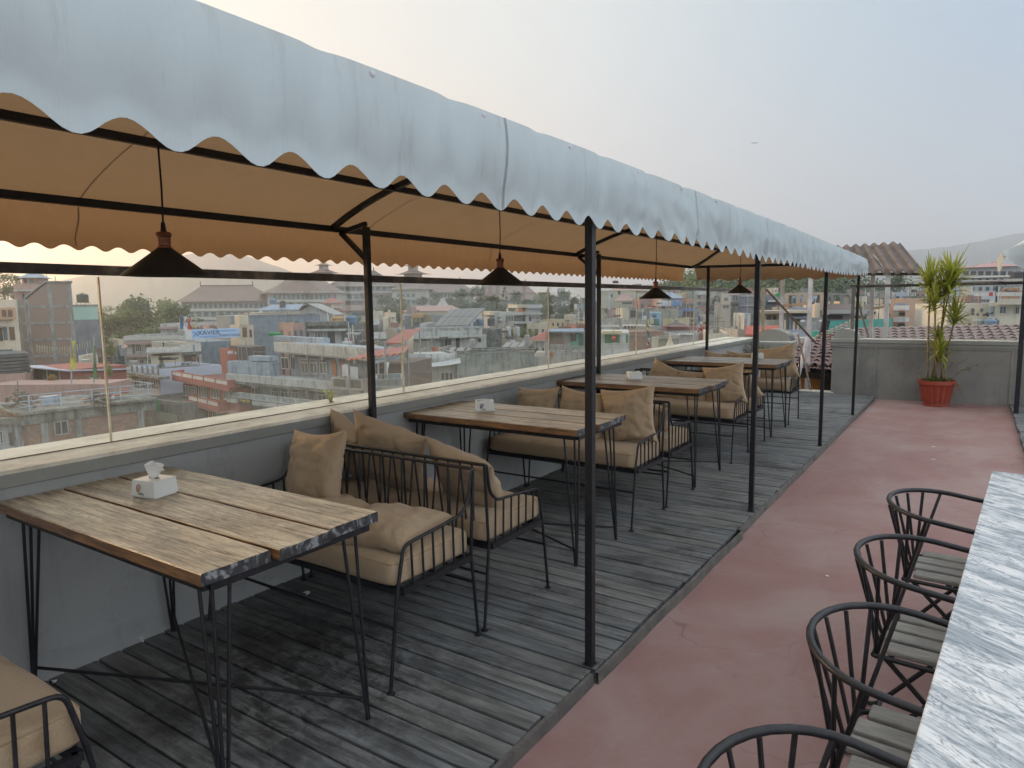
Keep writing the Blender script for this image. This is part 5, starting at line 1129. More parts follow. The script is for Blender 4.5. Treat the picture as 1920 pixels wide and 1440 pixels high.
def jbox(lab,name,px,py,z,w_,d_,h,mat,cat='crate',rz=.2,n=4):
    p=atd(px,py,35); z=p.z; m=MB(); m.box(-w_/2,w_/2,-d_/2,d_/2,0,h)
    for k in range(n): m.box(-w_/2-.02,w_/2+.02,-d_/2-.02,d_/2+.02,h*(k+.3)/n,h*(k+.5)/n)
    o=m.build(name,mat,loc=(p.x,p.y,z),rz=rz); tag(o,lab,cat); return o
zr=-4.3
jbox('pale blue slatted crate behind the rail on the brick building','slatted_crate',96,762,zr,1.1,.8,.75,PBLU,rz=B.a)
r3=random.Random(5)
for i,(px,lab) in enumerate([(40,'rubble heap at the left end of the brick building roof'),(182,'pile of grey planks and scrap behind the rail')]):
    p=atd(px,757,34.5); zr=p.z; m=MB()
    for k in range(60): 
        q=Vector((r3.gauss(0,.7),r3.gauss(0,.4),0)); h=max(0,1.0-q.length*.6)*r3.random()*1.1; M=Matrix.Translation(q+Vector((0,0,h)))@Matrix.Rotation(r3.uniform(0,3),4,'Z')@Matrix.Rotation(r3.uniform(-.5,.5),4,'X'); m.tbox(M,r3.uniform(.06,.5 if i else .14),r3.uniform(.05,.12),r3.uniform(.03,.07))
    o=m.build('rubble_pile',paint('rubble',(.20,.16,.13),(.13,.115,.1),5),loc=(p.x,p.y,zr)); tag(o,lab,'rubble',kind='stuff')
for i,(px,py,c_,lab) in enumerate([(162,753,ORNG,'orange planter box on the brick roof edge'),(172,752,paint('bright_blue',(.05,.2,.45)),'bright blue planter box on the brick roof edge'),(190,749,RSHEET,'red planter box right of the blue one'),(208,747,RSHEET,'dark red flower trough near the glass joint'),(215,748,FRW,'white pot among the red troughs'),(222,746,RSHEET,'red trough right of the white pot'),(231,744,YEL,'yellow pot at the right of the roof planters'),(234,737,RSHEET,'round red basin behind the roof rail')]): jbox(lab,'planter_box',px,py,zr,.5,.3,.26,c_,'planter',B.a,2)
B=Bd('grey_house','pale grey plastered house with small windows at the lower left corner','house',(-60,790),(52,786),zd=34.6,depth=3); B.body(C('pale_grey_render',(.36,.39,.42),(.27,.29,.31),.8,True,.6),flat=.3); B.win(17,810,26,836,1,-.03,PANE,CONC); B.win(-4,808,6,832,2,-.03,PANE,FRW); B.b('ledge',MOSS,-60,785,54,797,-.5,0)
# ---------------- forest and long complex ----------------
fl=[(205,575,600,'leftmost tree of the grove behind the glass joint'),(228,572,640,'second grove tree from the left, broad and olive'),(252,566,650,'grove tree below the rooftop tanks'),(275,562,650,'wide grove tree in the middle of the wood'),(300,560,652,'tall grove tree below the small ridge roof'),(322,566,640,'grove tree left of the long palace hall'),(338,575,630,'last grove tree before the palace hall'),(215,600,655,'low front tree at the left of the grove'),(262,598,655,'low front tree in the middle of the grove'),(306,600,648,'low front tree right of the middle of the grove'),(240,615,662,'round lower tree above the long white complex')]
for i,(px,a,b,lab) in enumerate(fl): tree(lab,px,a-3,b+18,84,150-12*(i>6)+(i%3)*8,(1,1,5,0,1,5,0,1,5,1,2)[i],'trees of the grove left of the palace')
for i,(px,a,b,w_,d,k,lab) in enumerate([(420,588,612,22,150,2,'pale bush above the blue signboard'),(438,592,618,24,150,2,'pale round tree left of the cream stair tower'),(520,568,582,14,240,0,'dark conical shrub in front of the second hall'),(548,568,582,14,240,0,'dark conical shrub right of the first one'),(718,558,608,44,190,0,'dark tree beside the second rear post'),(742,562,612,40,185,0,'dark tree left of the second glass joint'),(760,570,600,34,180,5,'rounded tree right of the second glass joint'),(795,560,600,40,185,4,'large dark tree before the third palace hall'),(818,552,592,26,190,0,'taller dark tree before the third palace hall'),(846,560,592,26,175,2,'olive tree beneath the third palace hall'),(868,545,600,42,190,4,'dark spreading tree at the end of the third hall roof'),(897,540,600,44,195,0,'tallest dark tree between the third and fourth roofs'),(925,558,600,38,185,4,'bushy tree below the fourth palace roof'),(947,538,598,20,190,3,'slender cypress rising before the fourth palace roof'),(965,550,605,34,188,0,'round dark tree right of the cypress'),(990,565,600,34,185,4,'low tree behind the grey concrete house'),(1012,552,602,36,190,5,'tree left of the third glass joint'),(1035,556,606,40,185,4,'broad tree right of the third glass joint'),(1056,550,606,42,182,0,'tall bushy tree below the distant white tower'),(1078,560,612,36,180,4,'tree left of the nearest front post'),(1098,566,606,30,185,5,'tree partly hidden by the nearest front post'),(836,578,606,18,140,3,'young conifer below the white gate house'),(672,592,625,30,110,5,'green shrub behind the blue rooftop tank'),(985,612,640,44,70,1,'dense green tree right of the two ribbed tanks'),(310,640,690,16,64,3,'single conifer in front of the long white complex'),(302,668,692,12,50,4,'dark clipped shrub on the lavender house terrace'),(228,668,692,16,62,0,'dark shrub beside the grey-blue banner'),(206,676,712,14,40,1,'potted green plant right of the first glass joint'),(208,640,672,20,60,5,'small leafy tree behind the first glass joint'),(1680,515,610,60,150,4,'big hazy tree behind the white shelter posts'),(1657,545,610,40,130,0,'dark tree left of the orange house'),(1612,540,590,34,150,1,'green tree left of the end glass rail'),(1545,505,560,44,210,0,'spreading tree at the right end of the wooded hill')]): tree(lab,px,a-(2 if 175<=d<=200 else 0),b,w_*(1.4 if 175<=d<=200 else 1),d,k)
B=Bd('white_complex','long two-storey white complex with pinkish eaves in front of the grove','building',(232,630),(345,630),d=92,d1=88,depth=10); B.body(WHT,flat=.3)
B.b('roof_rail',PCOL,231,631,345,637,-.9,-.6); B.b('eave',C('pink_eave',(.38,.26,.24),(.34,.24,.22),.5),228,640,345,645,-1.1,0); B.b('eave',C('pink_eave',(.38,.26,.24)),210,665,300,670,-1.1,0)
for a in (254,272,288,303,322,332): B.win(a,646,a+11,659,3,-.03,PANE,FRW,.25)
B.b('column',CONC,248,643,251,664,-.2,0); B.b('column',CONC,283,643,286,664,-.2,0)
for a in (232,262,276): B.win(a,674,a+8,682,2,-.03,PANE,FRW)
B=Bd('upper_white_house','upper white house with roof rail behind the school banners','building',(300,607),(350,607),d=104,d1=102,depth=8); B.body(WHT,flat=.3); B.b('eave',C('pink_eave',(.38,.26,.24)),297,612,420,616,-1,0); B.win(315,621,324,631,2,-.03,PANE,FRW,.25); B.win(326,621,334,631,2,-.03,PANE,FRW,.25); B.hole(341,620,346,632,-.03,RSHEET)
B=Bd('low_white_house','low white house behind the blue signboard','building',(352,606),(440,606),d=98,d1=102,depth=8); B.body(WHT,flat=.3); B.b('eave',C('pink_eave',(.38,.26,.24)),350,609,438,613,-.9,0)
for a in (382,394,404,417): B.hole(a,615,a+6,618)
B=Bd('pink_roof_house','small house with a pink roof left of the white complex','house',(200,652),(232,652),d=84,depth=8); B.body(CREAM,flat=0); m=MB(); hip(m,0,B.W,0,8,B.H,B.H+1.2,2,.6); m.build('roof',C('faded_pink_roof',(.42,.21,.19),(.38,.2,.18),.5),B.t)
B=Bd('barrel_shed','corrugated curved-roof shed between the complex and the school','shed',(282,668),(340,664),d=60,d1=60,depth=6); B.body(CREAM,flat=0)
m=MB(); m.grid(lambda u,v:(-.4+(B.W+.8)*u,-1.0+7*v,B.H+.1+.9*math.sin(math.pi*(.15+.75*v))+.05*math.sin(u*90)),120,8); m.build('roof',GALV,B.t,thick=.03); B.hole(298,670,330,675)
# yellow and lavender houses
B=Bd('yellow_house','pale yellow house with shuttered front left of the lavender house','house',(188,692),(245,700),zd=57,depth=4); B.body(YEL,flat=.4); B.b('ledge',YEL,186,704,246,708,-.8,0); B.hole(207,710,217,736); B.hole(224,710,243,736); B.b('column',YEL,218,706,223,745,-.1,0)
B=Bd('lavender_house','white-fronted house with a blank lavender side wall','house',(243,686),(298,693),zd=52,depth=6.5); B.body(LAV,flat=.4); B.b('front_wall',C('pale_front',(.5,.46,.46),(.44,.41,.41)),243,700,298,760,-.06,0,bottom=0)
for k in range(6): a=245+k*9.8; B.b('pier',CONC,a,686,a+2.4,702,-.1,-.0)
B.b('ledge',MOSS,226,702,298,707,-1.0,0)
for a in (253,268,284): B.win(a,711,a+9,730,2,-.07,PANE,FRW); B.b('ledge',CONC,a-3,724,a+12,726,-.14,-.06)
B.b('lower_wall',GREEN,262,760,300,790,-.1,0)
B=Bd('street_house','pale green shop house with hoardings below the lavender wall','house',(262,745),(345,755),zd=47,depth=6); B.body(CONC,flat=.3); B.b('signboard',C('faded_green_board',(.22,.32,.22),(.26,.3,.24),.8),300,776,330,790,-.5,-.4); B.b('signboard',GREEN,292,750,299,773,-.7,-.6); text_mesh('lettering','कमल',.62,FRW,B.t,(B.L(295.5,762,-.71)[0],-.72,B.L(295.5,762,-.71)[1]),(R_(90),R_(90),0),.01) if 0 else None
B.wg(302,756,340,775,4,1,.8,.9,n=2,pane=CURT,fr=CONC); B.b('signboard',C('faded_green_board',(.22,.32,.22)),268,782,284,795,-.5,-.4)
# ---------------- school building with banner ----------------
B=Bd('school_building','blue-walled building carrying a light blue school banner and flags','building',(338,645),(376,641),d=66,d1=69,depth=14)
B.body(C('cream_front',(.60,.57,.50),(.5,.48,.43),.6,True,.2),flat=.3)
B.b('blue_strip',PBLU,362,646,366,662,-.05,0); B.b('ledge',MOSS,336,660,378,665,-.8,0)
B.win(345,668,361,690,4,-.04,FRB,FRB); B.b('pillar',PINK,362,665,369,700,-.12,0); B.win(370,669,374,690,1,-.04,FRB,FRB)
T2=Bd('blue_gable_wall','long blank blue-grey side wall stepping up behind the red building','building',(376,641),(432,634),d=69,d1=76,depth=12); T2.body(BLU,flat=0)
T3=Bd('tall_blue_wall','tall blank blue-grey wall above the stained terrace','building',(432,592),(600,590),d=76,d1=80,depth=11); T3.body(BLU,flat=0); T3.b('coping',CONC,446,589.5,600,591.5,-.12,.2)
B=Bd('stair_tower','cream stair tower with brown door beside the signboard','tower',(448,610),(475,610),d=72,d1=73,depth=5); B.body(CREAM,flat=0); B.b('tank_box',CREAM,449,591,466,610,-.2,2.5); B.b('door',FRB,455,614,463,632,-.05,0); B.win(468,618,472,632,1,-.04,FRB,FRB)
B=Bd('school_banner','light blue school banner with dark lettering on the roof edge','banner',(360,617),(448,616),d=66,d1=70,depth=.1,base=-3.2); zb=B.L(400,634)[1]; zt=B.L(400,616.5)[1]
MB().box(0,B.W,0,.06,zb,zt).build('board',paint('banner_blue',(.36,.52,.74),(.34,.49,.70),.5,.6),B.t); MB().box(-.9,-.05,.02,.08,zb,zt).build('side_panel',paint('banner_white',(.6,.6,.6),(.5,.5,.5)),B.t)
NAVY=paint('navy_letter',(.03,.06,.14),(.03,.06,.14)); MIDB=paint('mid_blue_letter',(.08,.22,.45),(.08,.22,.45)); h=zt-zb
text_mesh('lettering','X',h*.80,MIDB,B.t,(B.W*.075,-.02,zb+h*.48),(R_(90),0,0),.02,1.15); text_mesh('lettering','XAVIER',h*.66,NAVY,B.t,(B.W*.345,-.02,zb+h*.60),(R_(90),0,0),.02,1.05)
text_mesh('lettering','INTERNATIONAL',h*.2,MIDB,B.t,(B.W*.345,-.02,zb+h*.18),(R_(90),0,0),.01,1.15); text_mesh('lettering','SCHOOL COLLEGE',h*.34,NAVY,B.t,(B.W*.79,-.02,zb+h*.26),(R_(90),0,0),.01,.78); text_mesh('lettering','HIGH SCHOOL',h*.24,MIDB,B.t,(B.W*.76,-.02,zb+h*.76),(R_(90),0,0),.01)
m=MB(); 
for f in (.02,.3,.6,.97): m.bar((B.W*f,.2,-.2),(B.W*f,.2,zt),.07)
m.build('bracket',GALV,B.t)
# ---------------- red building ----------------
B=Bd('red_building','red painted building with white-paneled balconies and maroon flat roof','building',(322,695),(426,713),zd=47,depth=6.5)
MB().box(.6,B.W,.9,6.5,0,B.H-.85).build('wall',REDP,B.t); MB().box(0,B.W,.15,6.5,B.H-.85,B.H-.7).build('roof_floor',MAROON,B.t)
def redpar(B,px0,px1,py0,ya,n,hh=.95,side=True,xe=None):
    x0=B.L(px0,py0,ya)[0]; x1=B.L(px1,py0,ya)[0] if xe is None else xe; z=B.L((px0+px1)/2,py0,ya)[1]
    m=MB(); m.box(x0,x1,ya,ya+.14,z-hh,z-.42); m.box(x0,x1,ya,ya+.14,z-.07,z)
    for k in range(n+1): x=x0+(x1-x0-.12)*k/n; m.box(x,x+.12,ya+.002,ya+.13,z-.42,z-.07)
    if side: m.box(x0,x0+.14,ya+.14,ya+1.2,z-hh,z); m.box(x1-.14,x1,ya+.14,ya+1.2,z-hh,z)
    o=m.build('balcony_parapet',REDP,B.t); MB().box(x0+.05,x1-.05,ya+.05,ya+.08,z-.42,z-.07).build('panel',FRW,o); return x0,x1,z
x0,x1,z=redpar(B,322,426,704,0,5,.98,True,B.W); MB().box(x0,x1,.14,1.3,z-.98,z-.88).build('slab',PINK,B.t)
zs=B.H
for (a,b,n) in ((344,359,3),(361,369,2),(373,388,3),(396,412,3),(420,427,2)): B.win(a,723+(a-344)*.085,b,743+(a-344)*.085,n,.86,CURT,FRW)
x0,x1,z=redpar(B,352,408,747,-.1,3,.9); MB().box(x0,x1+.3,-.1,.9,z-1.0,z-.9).build('slab',PINK,B.t)
for (a,b,n) in ((348,361,3),(364,371,2),(377,392,3),(399,412,3)): B.win(a,764+(a-344)*.09,b,786+(a-344)*.09,n,.86,CURT,FRW)
MB().box(.6,B.W,.5,.9,B.L(380,765,.5)[1]+.1,B.L(380,760,.5)[1]+.1).build('ledge',PINK,B.t)
m=MB(); m.tube([(.65,.8,0),(.65,.8,B.H-1.3)],.06,6); m.tube([(B.W*.72,.8,0),(B.W*.72,.8,B.H-4.9)],.06,6); m.build('drain_pipe',GALV,B.t)
B=Bd('orange_parapet_block','small orange roof parapet with white panels above the blue terrace','building',(425,655),(452,654),d=56,d1=57,depth=3,base=-12); B.body(C('bright_orange',(.52,.16,.09),(.48,.15,.09)),flat=.4); B.b('panel',FRW,427,658,437,663,-.03,0); B.b('panel',FRW,440,659,450,664,-.03,0)
B=Bd('brown_wall_house','dark brown rough wall beside the orange parapet','wall',(452,651),(497,650),d=55,d1=56,depth=5,base=-12); B.body(C('rough_brown',(.15,.105,.085),(.09,.075,.065),2),flat=0)
# ---------------- blue terraced building ----------------
B=Bd('blue_terrace_building','long pale blue building with stained white balconies below the tall blue wall','building',(424,700),(620,716),zd=40,depth=6)
MB().box(.2,B.W+1.2,1.4,2.6,0,B.H-.2).build('lower_wall',C('pale_grey_blue',(.33,.39,.41),(.27,.32,.34),.8,True,.4),B.t)
# upper balcony parapet
MB().box(0,B.W,0,.18,B.H-.62,B.H).build('parapet',WHT,B.t); MB().box(-.02,B.W,-.12,1.4,B.H-.84,B.H-.62).build('balcony_slab',MOSS,B.t)
for k in range(6): x=B.W*(.08+.17*k); MB().box(x,x+.25,.2,1.4,B.H-1.15,B.H-.842).build('beam_end',WHT,B.t)
for (a,b) in ((449,466),(472,490)): B.win(a,722+(a-449)*.05,b,746,3,1.36,PANE,FRW)
for (a,b) in ((510,524),(527,541),(547,561),(597,612),(616,632)): B.win(a,728+(a-510)*.07,b,755+(a-510)*.06,2,1.36,CURT,FRW,.25)
B.b('door',C('grey_door',(.24,.25,.24)),567,732,574,760,1.36,1.4); B.b('door',C('grey_door',(.24,.25,.24)),581,734,588,760,1.36,1.4)
B.bal(427,745,640,757,64,.0,C('pale_balustrade',(.47,.52,.52),(.4,.44,.44),.8,True,.3)); z=B.L(520,757,0)[1]; MB().box(0,B.W+1,-.1,1.4,z-.35,z).build('balcony_slab',WHT,B.t)
o=B.b('signboard',DKOP,447,748,471,758,-.16,-.1); xs,zs=B.L(459,751,-.17); text_mesh('lettering','Parking Only',.30,paint('yellow_letter',(.6,.5,.08),(.6,.5,.08)),B.t,(xs,-.19,zs),(R_(90),0,0),.01,.95)
# upper storey
U=Bd('upper_blue_building','stained blue upper storey with white balcony and tall white windows','building',(513,641),(690,653),zd=40,depth=8,base=-13)
MB().box(.2,U.W,1.4,2.8,0,U.H-.1).build('wall',PBLU,U.t); MB().box(0,U.W,0,.2,U.H-.82,U.H).build('parapet',WHT,U.t); MB().box(-.03,U.W,-.04,1.4,U.H-.95,U.H-.82).build('balcony_slab',CONC,U.t)
for k in range(6): x=U.W*(.2+.16*k); MB().box(x,x+.28,.2,1.4,U.H-1.25,U.H-.952).build('beam_end',WHT,U.t)
U.b('parapet',PBLU,514,632,605,641,2.2,2.9)
for (a,b,n) in ((510,523,2),(528,542,2),(546,550,1)): U.win(a,670,b,692,n,1.36,PANE,FRW)
for (a,b) in ((565,579),(582,596),(600,614)): U.win(a,673,b,701,2,1.36,CURT,FRW,.28)
for a in (622,638): U.b('door',DOORO,a,676,a+8,704,1.33,1.38)
L2=Bd('blue_parapet_terrace','lower pale blue parapet step with water stains in front of the upper storey','wall',(426,677),(505,680),zd=40.4,depth=1.2,base=-5.4); L2.body(PBLU,flat=.9); L2.b('parapet',PBLU,466,668,505,677,.2,1.1)
tank('green plastic tank lying on the stained blue parapet',515,630,623,22,62,paint('green_tank',(.02,.28,.10),(.02,.22,.08)),2)
m=Bd('corner_balcony','beige corner balcony with dark slatted railing below the red awning','balcony',(620,708),(680,711),zd=33,depth=4); m.body(C('beige_balcony',(.45,.39,.33),(.38,.33,.28),.8,True,.4),flat=.9,y1=4); m.hole(626,711,648,725,-.02,C('slat_brown',(.16,.14,.11))); m.hole(654,713,676,728,-.02,C('slat_brown',(.16,.14,.11))); m.b('slab',MOSS,618,731,680,738,-.15,0)
B=m
o=MB(); p=atd(655,708,32.6); o.grid(lambda u,v:(2.0*u-1,(.25*math.sin(u*9)),.9*v+.1*math.sin(u*5)),14,4); oo=o.build('bed_sheet',FW,loc=tuple(p),rz=-.2,thick=.02); tag(oo,'white bed sheets drying over the corner balcony','laundry')
K=Bd('mossy_white_house','moss-blackened white house with water tanks on its roof, left of the second rear post','house',(573,611),(700,612),d=50,d1=47,depth=8,base=-13); K.body(MOSS,flat=.5); K.b('ledge',WHT,575,617,648,621,-.9,0); K.b('wall_panel',WHT,580,621,640,650,-.1,0); K.win(590,623,606,642,3,-.12,CURT,FRW); K.hole(615,622,628,648,-.12,C('door_dark',(.09,.1,.08)))
K.b('ledge',MOSS,572,603,648,611,-.5,1); 
tank('rust-orange round tank on the mossy white house',634,612,592,22,50,TANKO,4); tank('pale blue round tank on the mossy white house',660,612,591,22,50,TANKBL,4)
for i,(px,c_,nm) in enumerate([(649,FW,'white towel on the line at the mossy house'),(658,paint('pink_cloth',(.38,.22,.2)),'pinkish cloth hanging right of the white towel'),(669,paint('dark_cloth',(.14,.13,.14)),'dark cloth hanging right of the pink one')]):
    p=atd(px,640,42); m=MB(); m.grid(lambda u,v:(.28*(u-.5)*(1 if i==0 else 1.6),.05*math.sin(u*8),-.55+.9*v),6,4); tag(m.build('hanging_cloth',c_,loc=tuple(p),rz=.5,thick=.01),nm,'laundry')
Lh=Bd('white_gable_house','white gabled house with two windows behind the tall blue wall','house',(558,577),(625,590),d=88,d1=84,depth=9); Lh.body(WHT,flat=0,top=Lh.L(600,590)[1]); 
xa,za=Lh.L(548,583,-.5); xb,zb_=Lh.L(577,571,-.5); xc,zc=Lh.L(626,592,-.5); m=MB(); m.prism([(xa,-.5,za),(xb,-.5,zb_),(xc,-.5,zc),(xc,-.5,zc+.2),(xb,-.5,zb_+.2),(xa,-.5,za+.2)],(0,9,0)); m.build('roof',GALV,Lh.t); m=MB(); m.prism([(0,0,Lh.L(600,590)[1]),(xc-.5,0,Lh.L(600,590)[1]),(xb,0,zb_)],(0,8,0)); m.build('gable',WHT,Lh.t)
Lh.win(549,574,559,580,2,-.03,PANE,FRW); Lh.win(572,587,592,598,3,-.03,PANE,FRW)
B=Bd('blue_roof_house','low house with a blue sheet roof and rooftop clutter','house',(468,583),(560,585),d=84,depth=8); B.body(CREAM,flat=0,top=B.L(500,586)[1]); m=MB(); a=B.L(480,583,-.6); b=B.L(560,583,-.6); z2=B.L(520,572,5)[1]; m.add([(a[0],-.6,a[1]),(b[0],-.6,a[1]),(b[0]+1,5,z2),(a[0]+3,5,z2),(a[0],-.6,a[1]+.12),(b[0],-.6,a[1]+.12),(b[0]+1,5,z2+.12),(a[0]+3,5,z2+.12)],[(3,2,1,0),(4,5,6,7),(0,1,5,4),(1,2,6,5),(2,3,7,6),(3,0,4,7)]); m.build('roof',BSHEET,B.t)
tank('black upright tank on the white gabled house',530,577,563,11,84,TANKB,4); tank('grey tank behind the blue sheet roof',512,570,559,13,90,TANKBL,3)
# ---------------- red awnings, centre ----------------
def shed_roof(name,lab,p,d,mat,cat='awning',h=.08,posts=True,walls=None):
    """sloping sheet: p = four pixels (far-left, far-right, near-right, near-left), d = four distances"""
    q=[atd(*a,b) for a,b in zip(p,d)]; O=sum(q,Vector())/4; t=thing(name,lab,cat,tuple(O)); Q=[a-O for a in q]; m=MB()
    def f(u,v): r=Q[0].lerp(Q[1],u).lerp(Q[3].lerp(Q[2],u),v); r=r.copy(); r.z+=.03*math.sin(u*60); return r
    m.grid(f,90,3); m.build('sheet',mat,t,thick=h)
    if posts:
        m=MB()
        for a in (Q[2],Q[3],Q[0],Q[1]): m.bar((a.x*.92,a.y*.92,-6),(a.x*.92,a.y*.92,a.z-.12),.09)
        m.build('post',GALV,t)
    return t
shed_roof('red_awning','upper red sheet roof sloping up to the right behind the second glass joint',[(741,641),(765,618+2),(789,618),(722,645)],[32,34,33,31],RSHEET) if 0 else None
shed_roof('red_awning','upper red sheet roof rising to the right across the second glass joint',[(760,620),(789,618),(752,646),(722,645)],[36,36,32,32],RSHEET)
shed_roof('red_awning','lower wide red sheet roof over laundry behind the second rear post',[(700,660),(768,650),(757,664),(648,677)],[31,30,27,29],RSHEET)
B=Bd('brown_brick_house','dark brown brick house under the lower red roof','house',(704,682),(757,668),d=30,d1=29,depth=5); B.body(C('dark_brick',(.13,.085,.07),(.09,.065,.055),2),flat=0); B.hole(712,690,725,708); B.b('post',FRW,708,682,710,710,-.5,-.4)
B=Bd('stained_terrace','stained grey-blue terrace wall under the brown brick house','wall',(700,712),(760,712),d=26,d1=26,depth=3); B.body(C('stained_blue',(.25,.29,.31),(.12,.14,.14),1.2,True,.7),flat=.6); B.b('parapet',CONC,700,725,760,728,-.5,-.3,bottom=0)
B=Bd('cluttered_house','cream house with a grey tiled lean-to behind the glass joint','house',(718,617),(752,617),d=44,depth=6); B.body(C('dusty_cream',(.40,.36,.30),(.33,.30,.26),1,True,.4),flat=.4); m=MB(); m.grid(lambda u,v:(-1.5+(B.W+2)*u,-1.8+2*v,B.H-.9+.6*v+.04*math.sin(u*70)),80,2); m.build('lean_to',GALV,B.t,thick=.04); B.b('grille',C('white_grille',(.5,.5,.48)),722,630,752,645,-1.2,-1.1); B.b('chimney',CREAM,728,581,732,596,1,1.6,bottom=B.H-.4); B.b('roof_room',CREAM,718,595,732,606,1,4,bottom=B.H-.5)
B=Bd('flag_draped_house','blue-stained narrow house hung with faded cloths','house',(758,592),(806,597),d=46,d1=45,depth=6); B.body(C('blotchy_blue',(.17,.20,.25),(.28,.27,.25),1.6,True,.6),flat=.4); B.b('canopy',TANKO,772,588,790,596,-1,1); B.b('hanging',YEL,771,596,774,612,-.2,-.1); B.b('hanging',FPK,776,596,783,604,-.2,-.1); B.b('hanging',CREAM,785,596,789,604,-.2,-.1); B.b('hanging',C('tan_cloth',(.4,.3,.18)),800,592,810,608,-.2,-.1)
B=Bd('long_pink_roof','long low pinkish roofed house behind the solar panels','house',(755,584),(870,590),d=110,depth=8); B.body(CREAM,flat=0); m=MB(); hip(m,0,B.W,0,8,B.H,B.H+1.4,3,.6); m.build('roof',C('dusty_pink_roof',(.40,.23,.20),(.36,.22,.19),.4),B.t)
B=Bd('white_gate_house','small white house with a pitched roof among the palace trees','house',(822,575),(838,575),d=170,depth=6); B.body(WHT,flat=0); m=MB(); hip(m,0,B.W,0,6,B.H,B.H+2.6,1,1.0); m.build('roof',GALV,B.t); B.hole(827,578,834,583,-.03,PANE)
# solar house
B=Bd('solar_house','white house with a balustraded roof terrace carrying solar panels','house',(774,626),(905,622),d=40,d1=42,depth=6.5); 
B.body(C('offwhite_render',(.52,.53,.49),(.43,.44,.41),.8,True,.35),flat=0,top=B.L(840,629)[1],x1=B.L(912,640)[0])
x0=B.L(776,620,-.7)[0]; x1=B.L(904,620,-.7)[0]; zt=B.L(840,613,-.7)[1]; zb=B.L(840,629,-.7)[1]; zm=B.L(840,621,-.7)[1]
MB().box(x0,x1,-.7,-.5,zb,zm).build('parapet',WHT,B.t); MB().box(x0,x1,-.75,6.5,zb-.25,zb).build('terrace_slab',C('offwhite_render',(.5,.5,.5)),B.t); MB().box(x0,x1,-.72,-.5,zt-.12,zt).build('rail',WHT,B.t)
m=MB()
for k in range(44): x=x0+(x1-x0)*k/44; m.box(x,x+.07,-.66,-.56,zm,zt-.12)
for x in (x0,x0+(x1-x0)*.33,x0+(x1-x0)*.66,x1-.25): m.box(x,x+.25,-.72,-.48,zm,zt)
m.build('baluster',WHT,B.t)
B.win(827,637,846,652,3,-.04,PANE,CONC); B.hole(855,633,862,652,-.04,C('door_dark',(.09,.1,.08))); B.hole(897,635,902,641,-.04); B.b('door',C('white_door',(.5,.52,.53)),868,634,880,652,-.05,0)
B.b('stained_block',C('black_stained',(.20,.21,.20),(.05,.055,.05),2.2,True,.9),912,617,940,656,1.0,5,bottom=0)
SOLM=NT('solar_panel'); _v=SOLM.obj(); _b=SOLM.n('ShaderNodeTexBrick'); SOLM.l(_v,_b.inputs['Vector']); _b.offset=0; _b.inputs['Scale'].default_value=1; _b.inputs['Brick Width'].default_value=1.02; _b.inputs['Row Height'].default_value=1.65; _b.inputs['Mortar Size'].default_value=.025; _b.inputs['Color1'].default_value=(.10,.11,.12,1); _b.inputs['Color2'].default_value=(.11,.12,.13,1); _b.inputs['Mortar'].default_value=(.42,.42,.4,1); SOLM=SOLM.fin(_b.outputs['Color'],.22,0,.6)
q=[atd(844,580,45),atd(910,578,45),atd(876,611,40.5),atd(812,612,40.5)]; O=q[3]; ux=(q[2]-q[3]); uy=(q[0]-q[3]); Lx=ux.length; ux.normalize(); uz=ux.cross(uy).normalized(); uy2=uz.cross(ux); Ly=uy.dot(uy2)
sp=thing('solar_array','tilted array of ten grey solar panels on the white house','solar panel',tuple(O)); nx=5
MR=Matrix((ux,uy2,uz)).transposed().to_4x4()
def SP(u,v,z=0): return (q[3]-O)+(q[2]-q[3])*u+((q[0]-q[3])*(1-u)+(q[1]-q[2])*u)*v+Vector((0,0,z))
def slab4(m,u0,u1,v0,v1,z0,z1): return m.add([SP(u0,v0,z0),SP(u1,v0,z0),SP(u1,v1,z0),SP(u0,v1,z0),SP(u0,v0,z1),SP(u1,v0,z1),SP(u1,v1,z1),SP(u0,v1,z1)],[(3,2,1,0),(4,5,6,7),(0,1,5,4),(1,2,6,5),(2,3,7,6),(3,0,4,7)])
for j in range(2):
    for i in range(nx): slab4(MB(),i/nx+.006,(i+1)/nx-.006,j/2+.008,(j+1)/2-.008,0,.05).build('panel',paint('solar_face',(.075,.08,.085),(.09,.095,.1),1,.35),sp)
slab4(MB(),0,1,0,1,-.08,-.01).build('backing_frame',GALV,sp); m=MB()
for a in (.05,.95):
    for b in (.05,.95): p=SP(a,b,-.05); m.bar(p,(p.x,p.y,-1.2),.1)
m.build('support_frame',GALV,sp)
tank('dark tank right of the solar array',921,611,595,14,43,TANKB,4); tank('bluish tank hidden by the solar array edge',900,611,597,16,43.5,TANKBL,4); tank('white capped cylinder tank before the solar house door',886,652,634,11,37,TANKG,4)
for i,(a,b) in enumerate([(838,856),(852,873),(870,887)]):
    q=[atd(a+8,653,37.5),atd(b,653,37.5),atd(b-8,662,36),atd(a,662,36)]; O=q[3]; m=MB(); m.add([p-O for p in q]+[p-O+Vector((0,0,.08)) for p in q],[(3,2,1,0),(4,5,6,7),(0,1,5,4),(1,2,6,5),(2,3,7,6),(3,0,4,7)]); o=m.build('solar_heater',C('heater_face',(.24,.24,.24),(.28,.28,.27)),loc=tuple(O)); tag(o,('left of three grey heater panels leaning before the solar house','middle of three grey heater panels before the solar house','right of three grey heater panels before the solar house')[i],'solar heater')
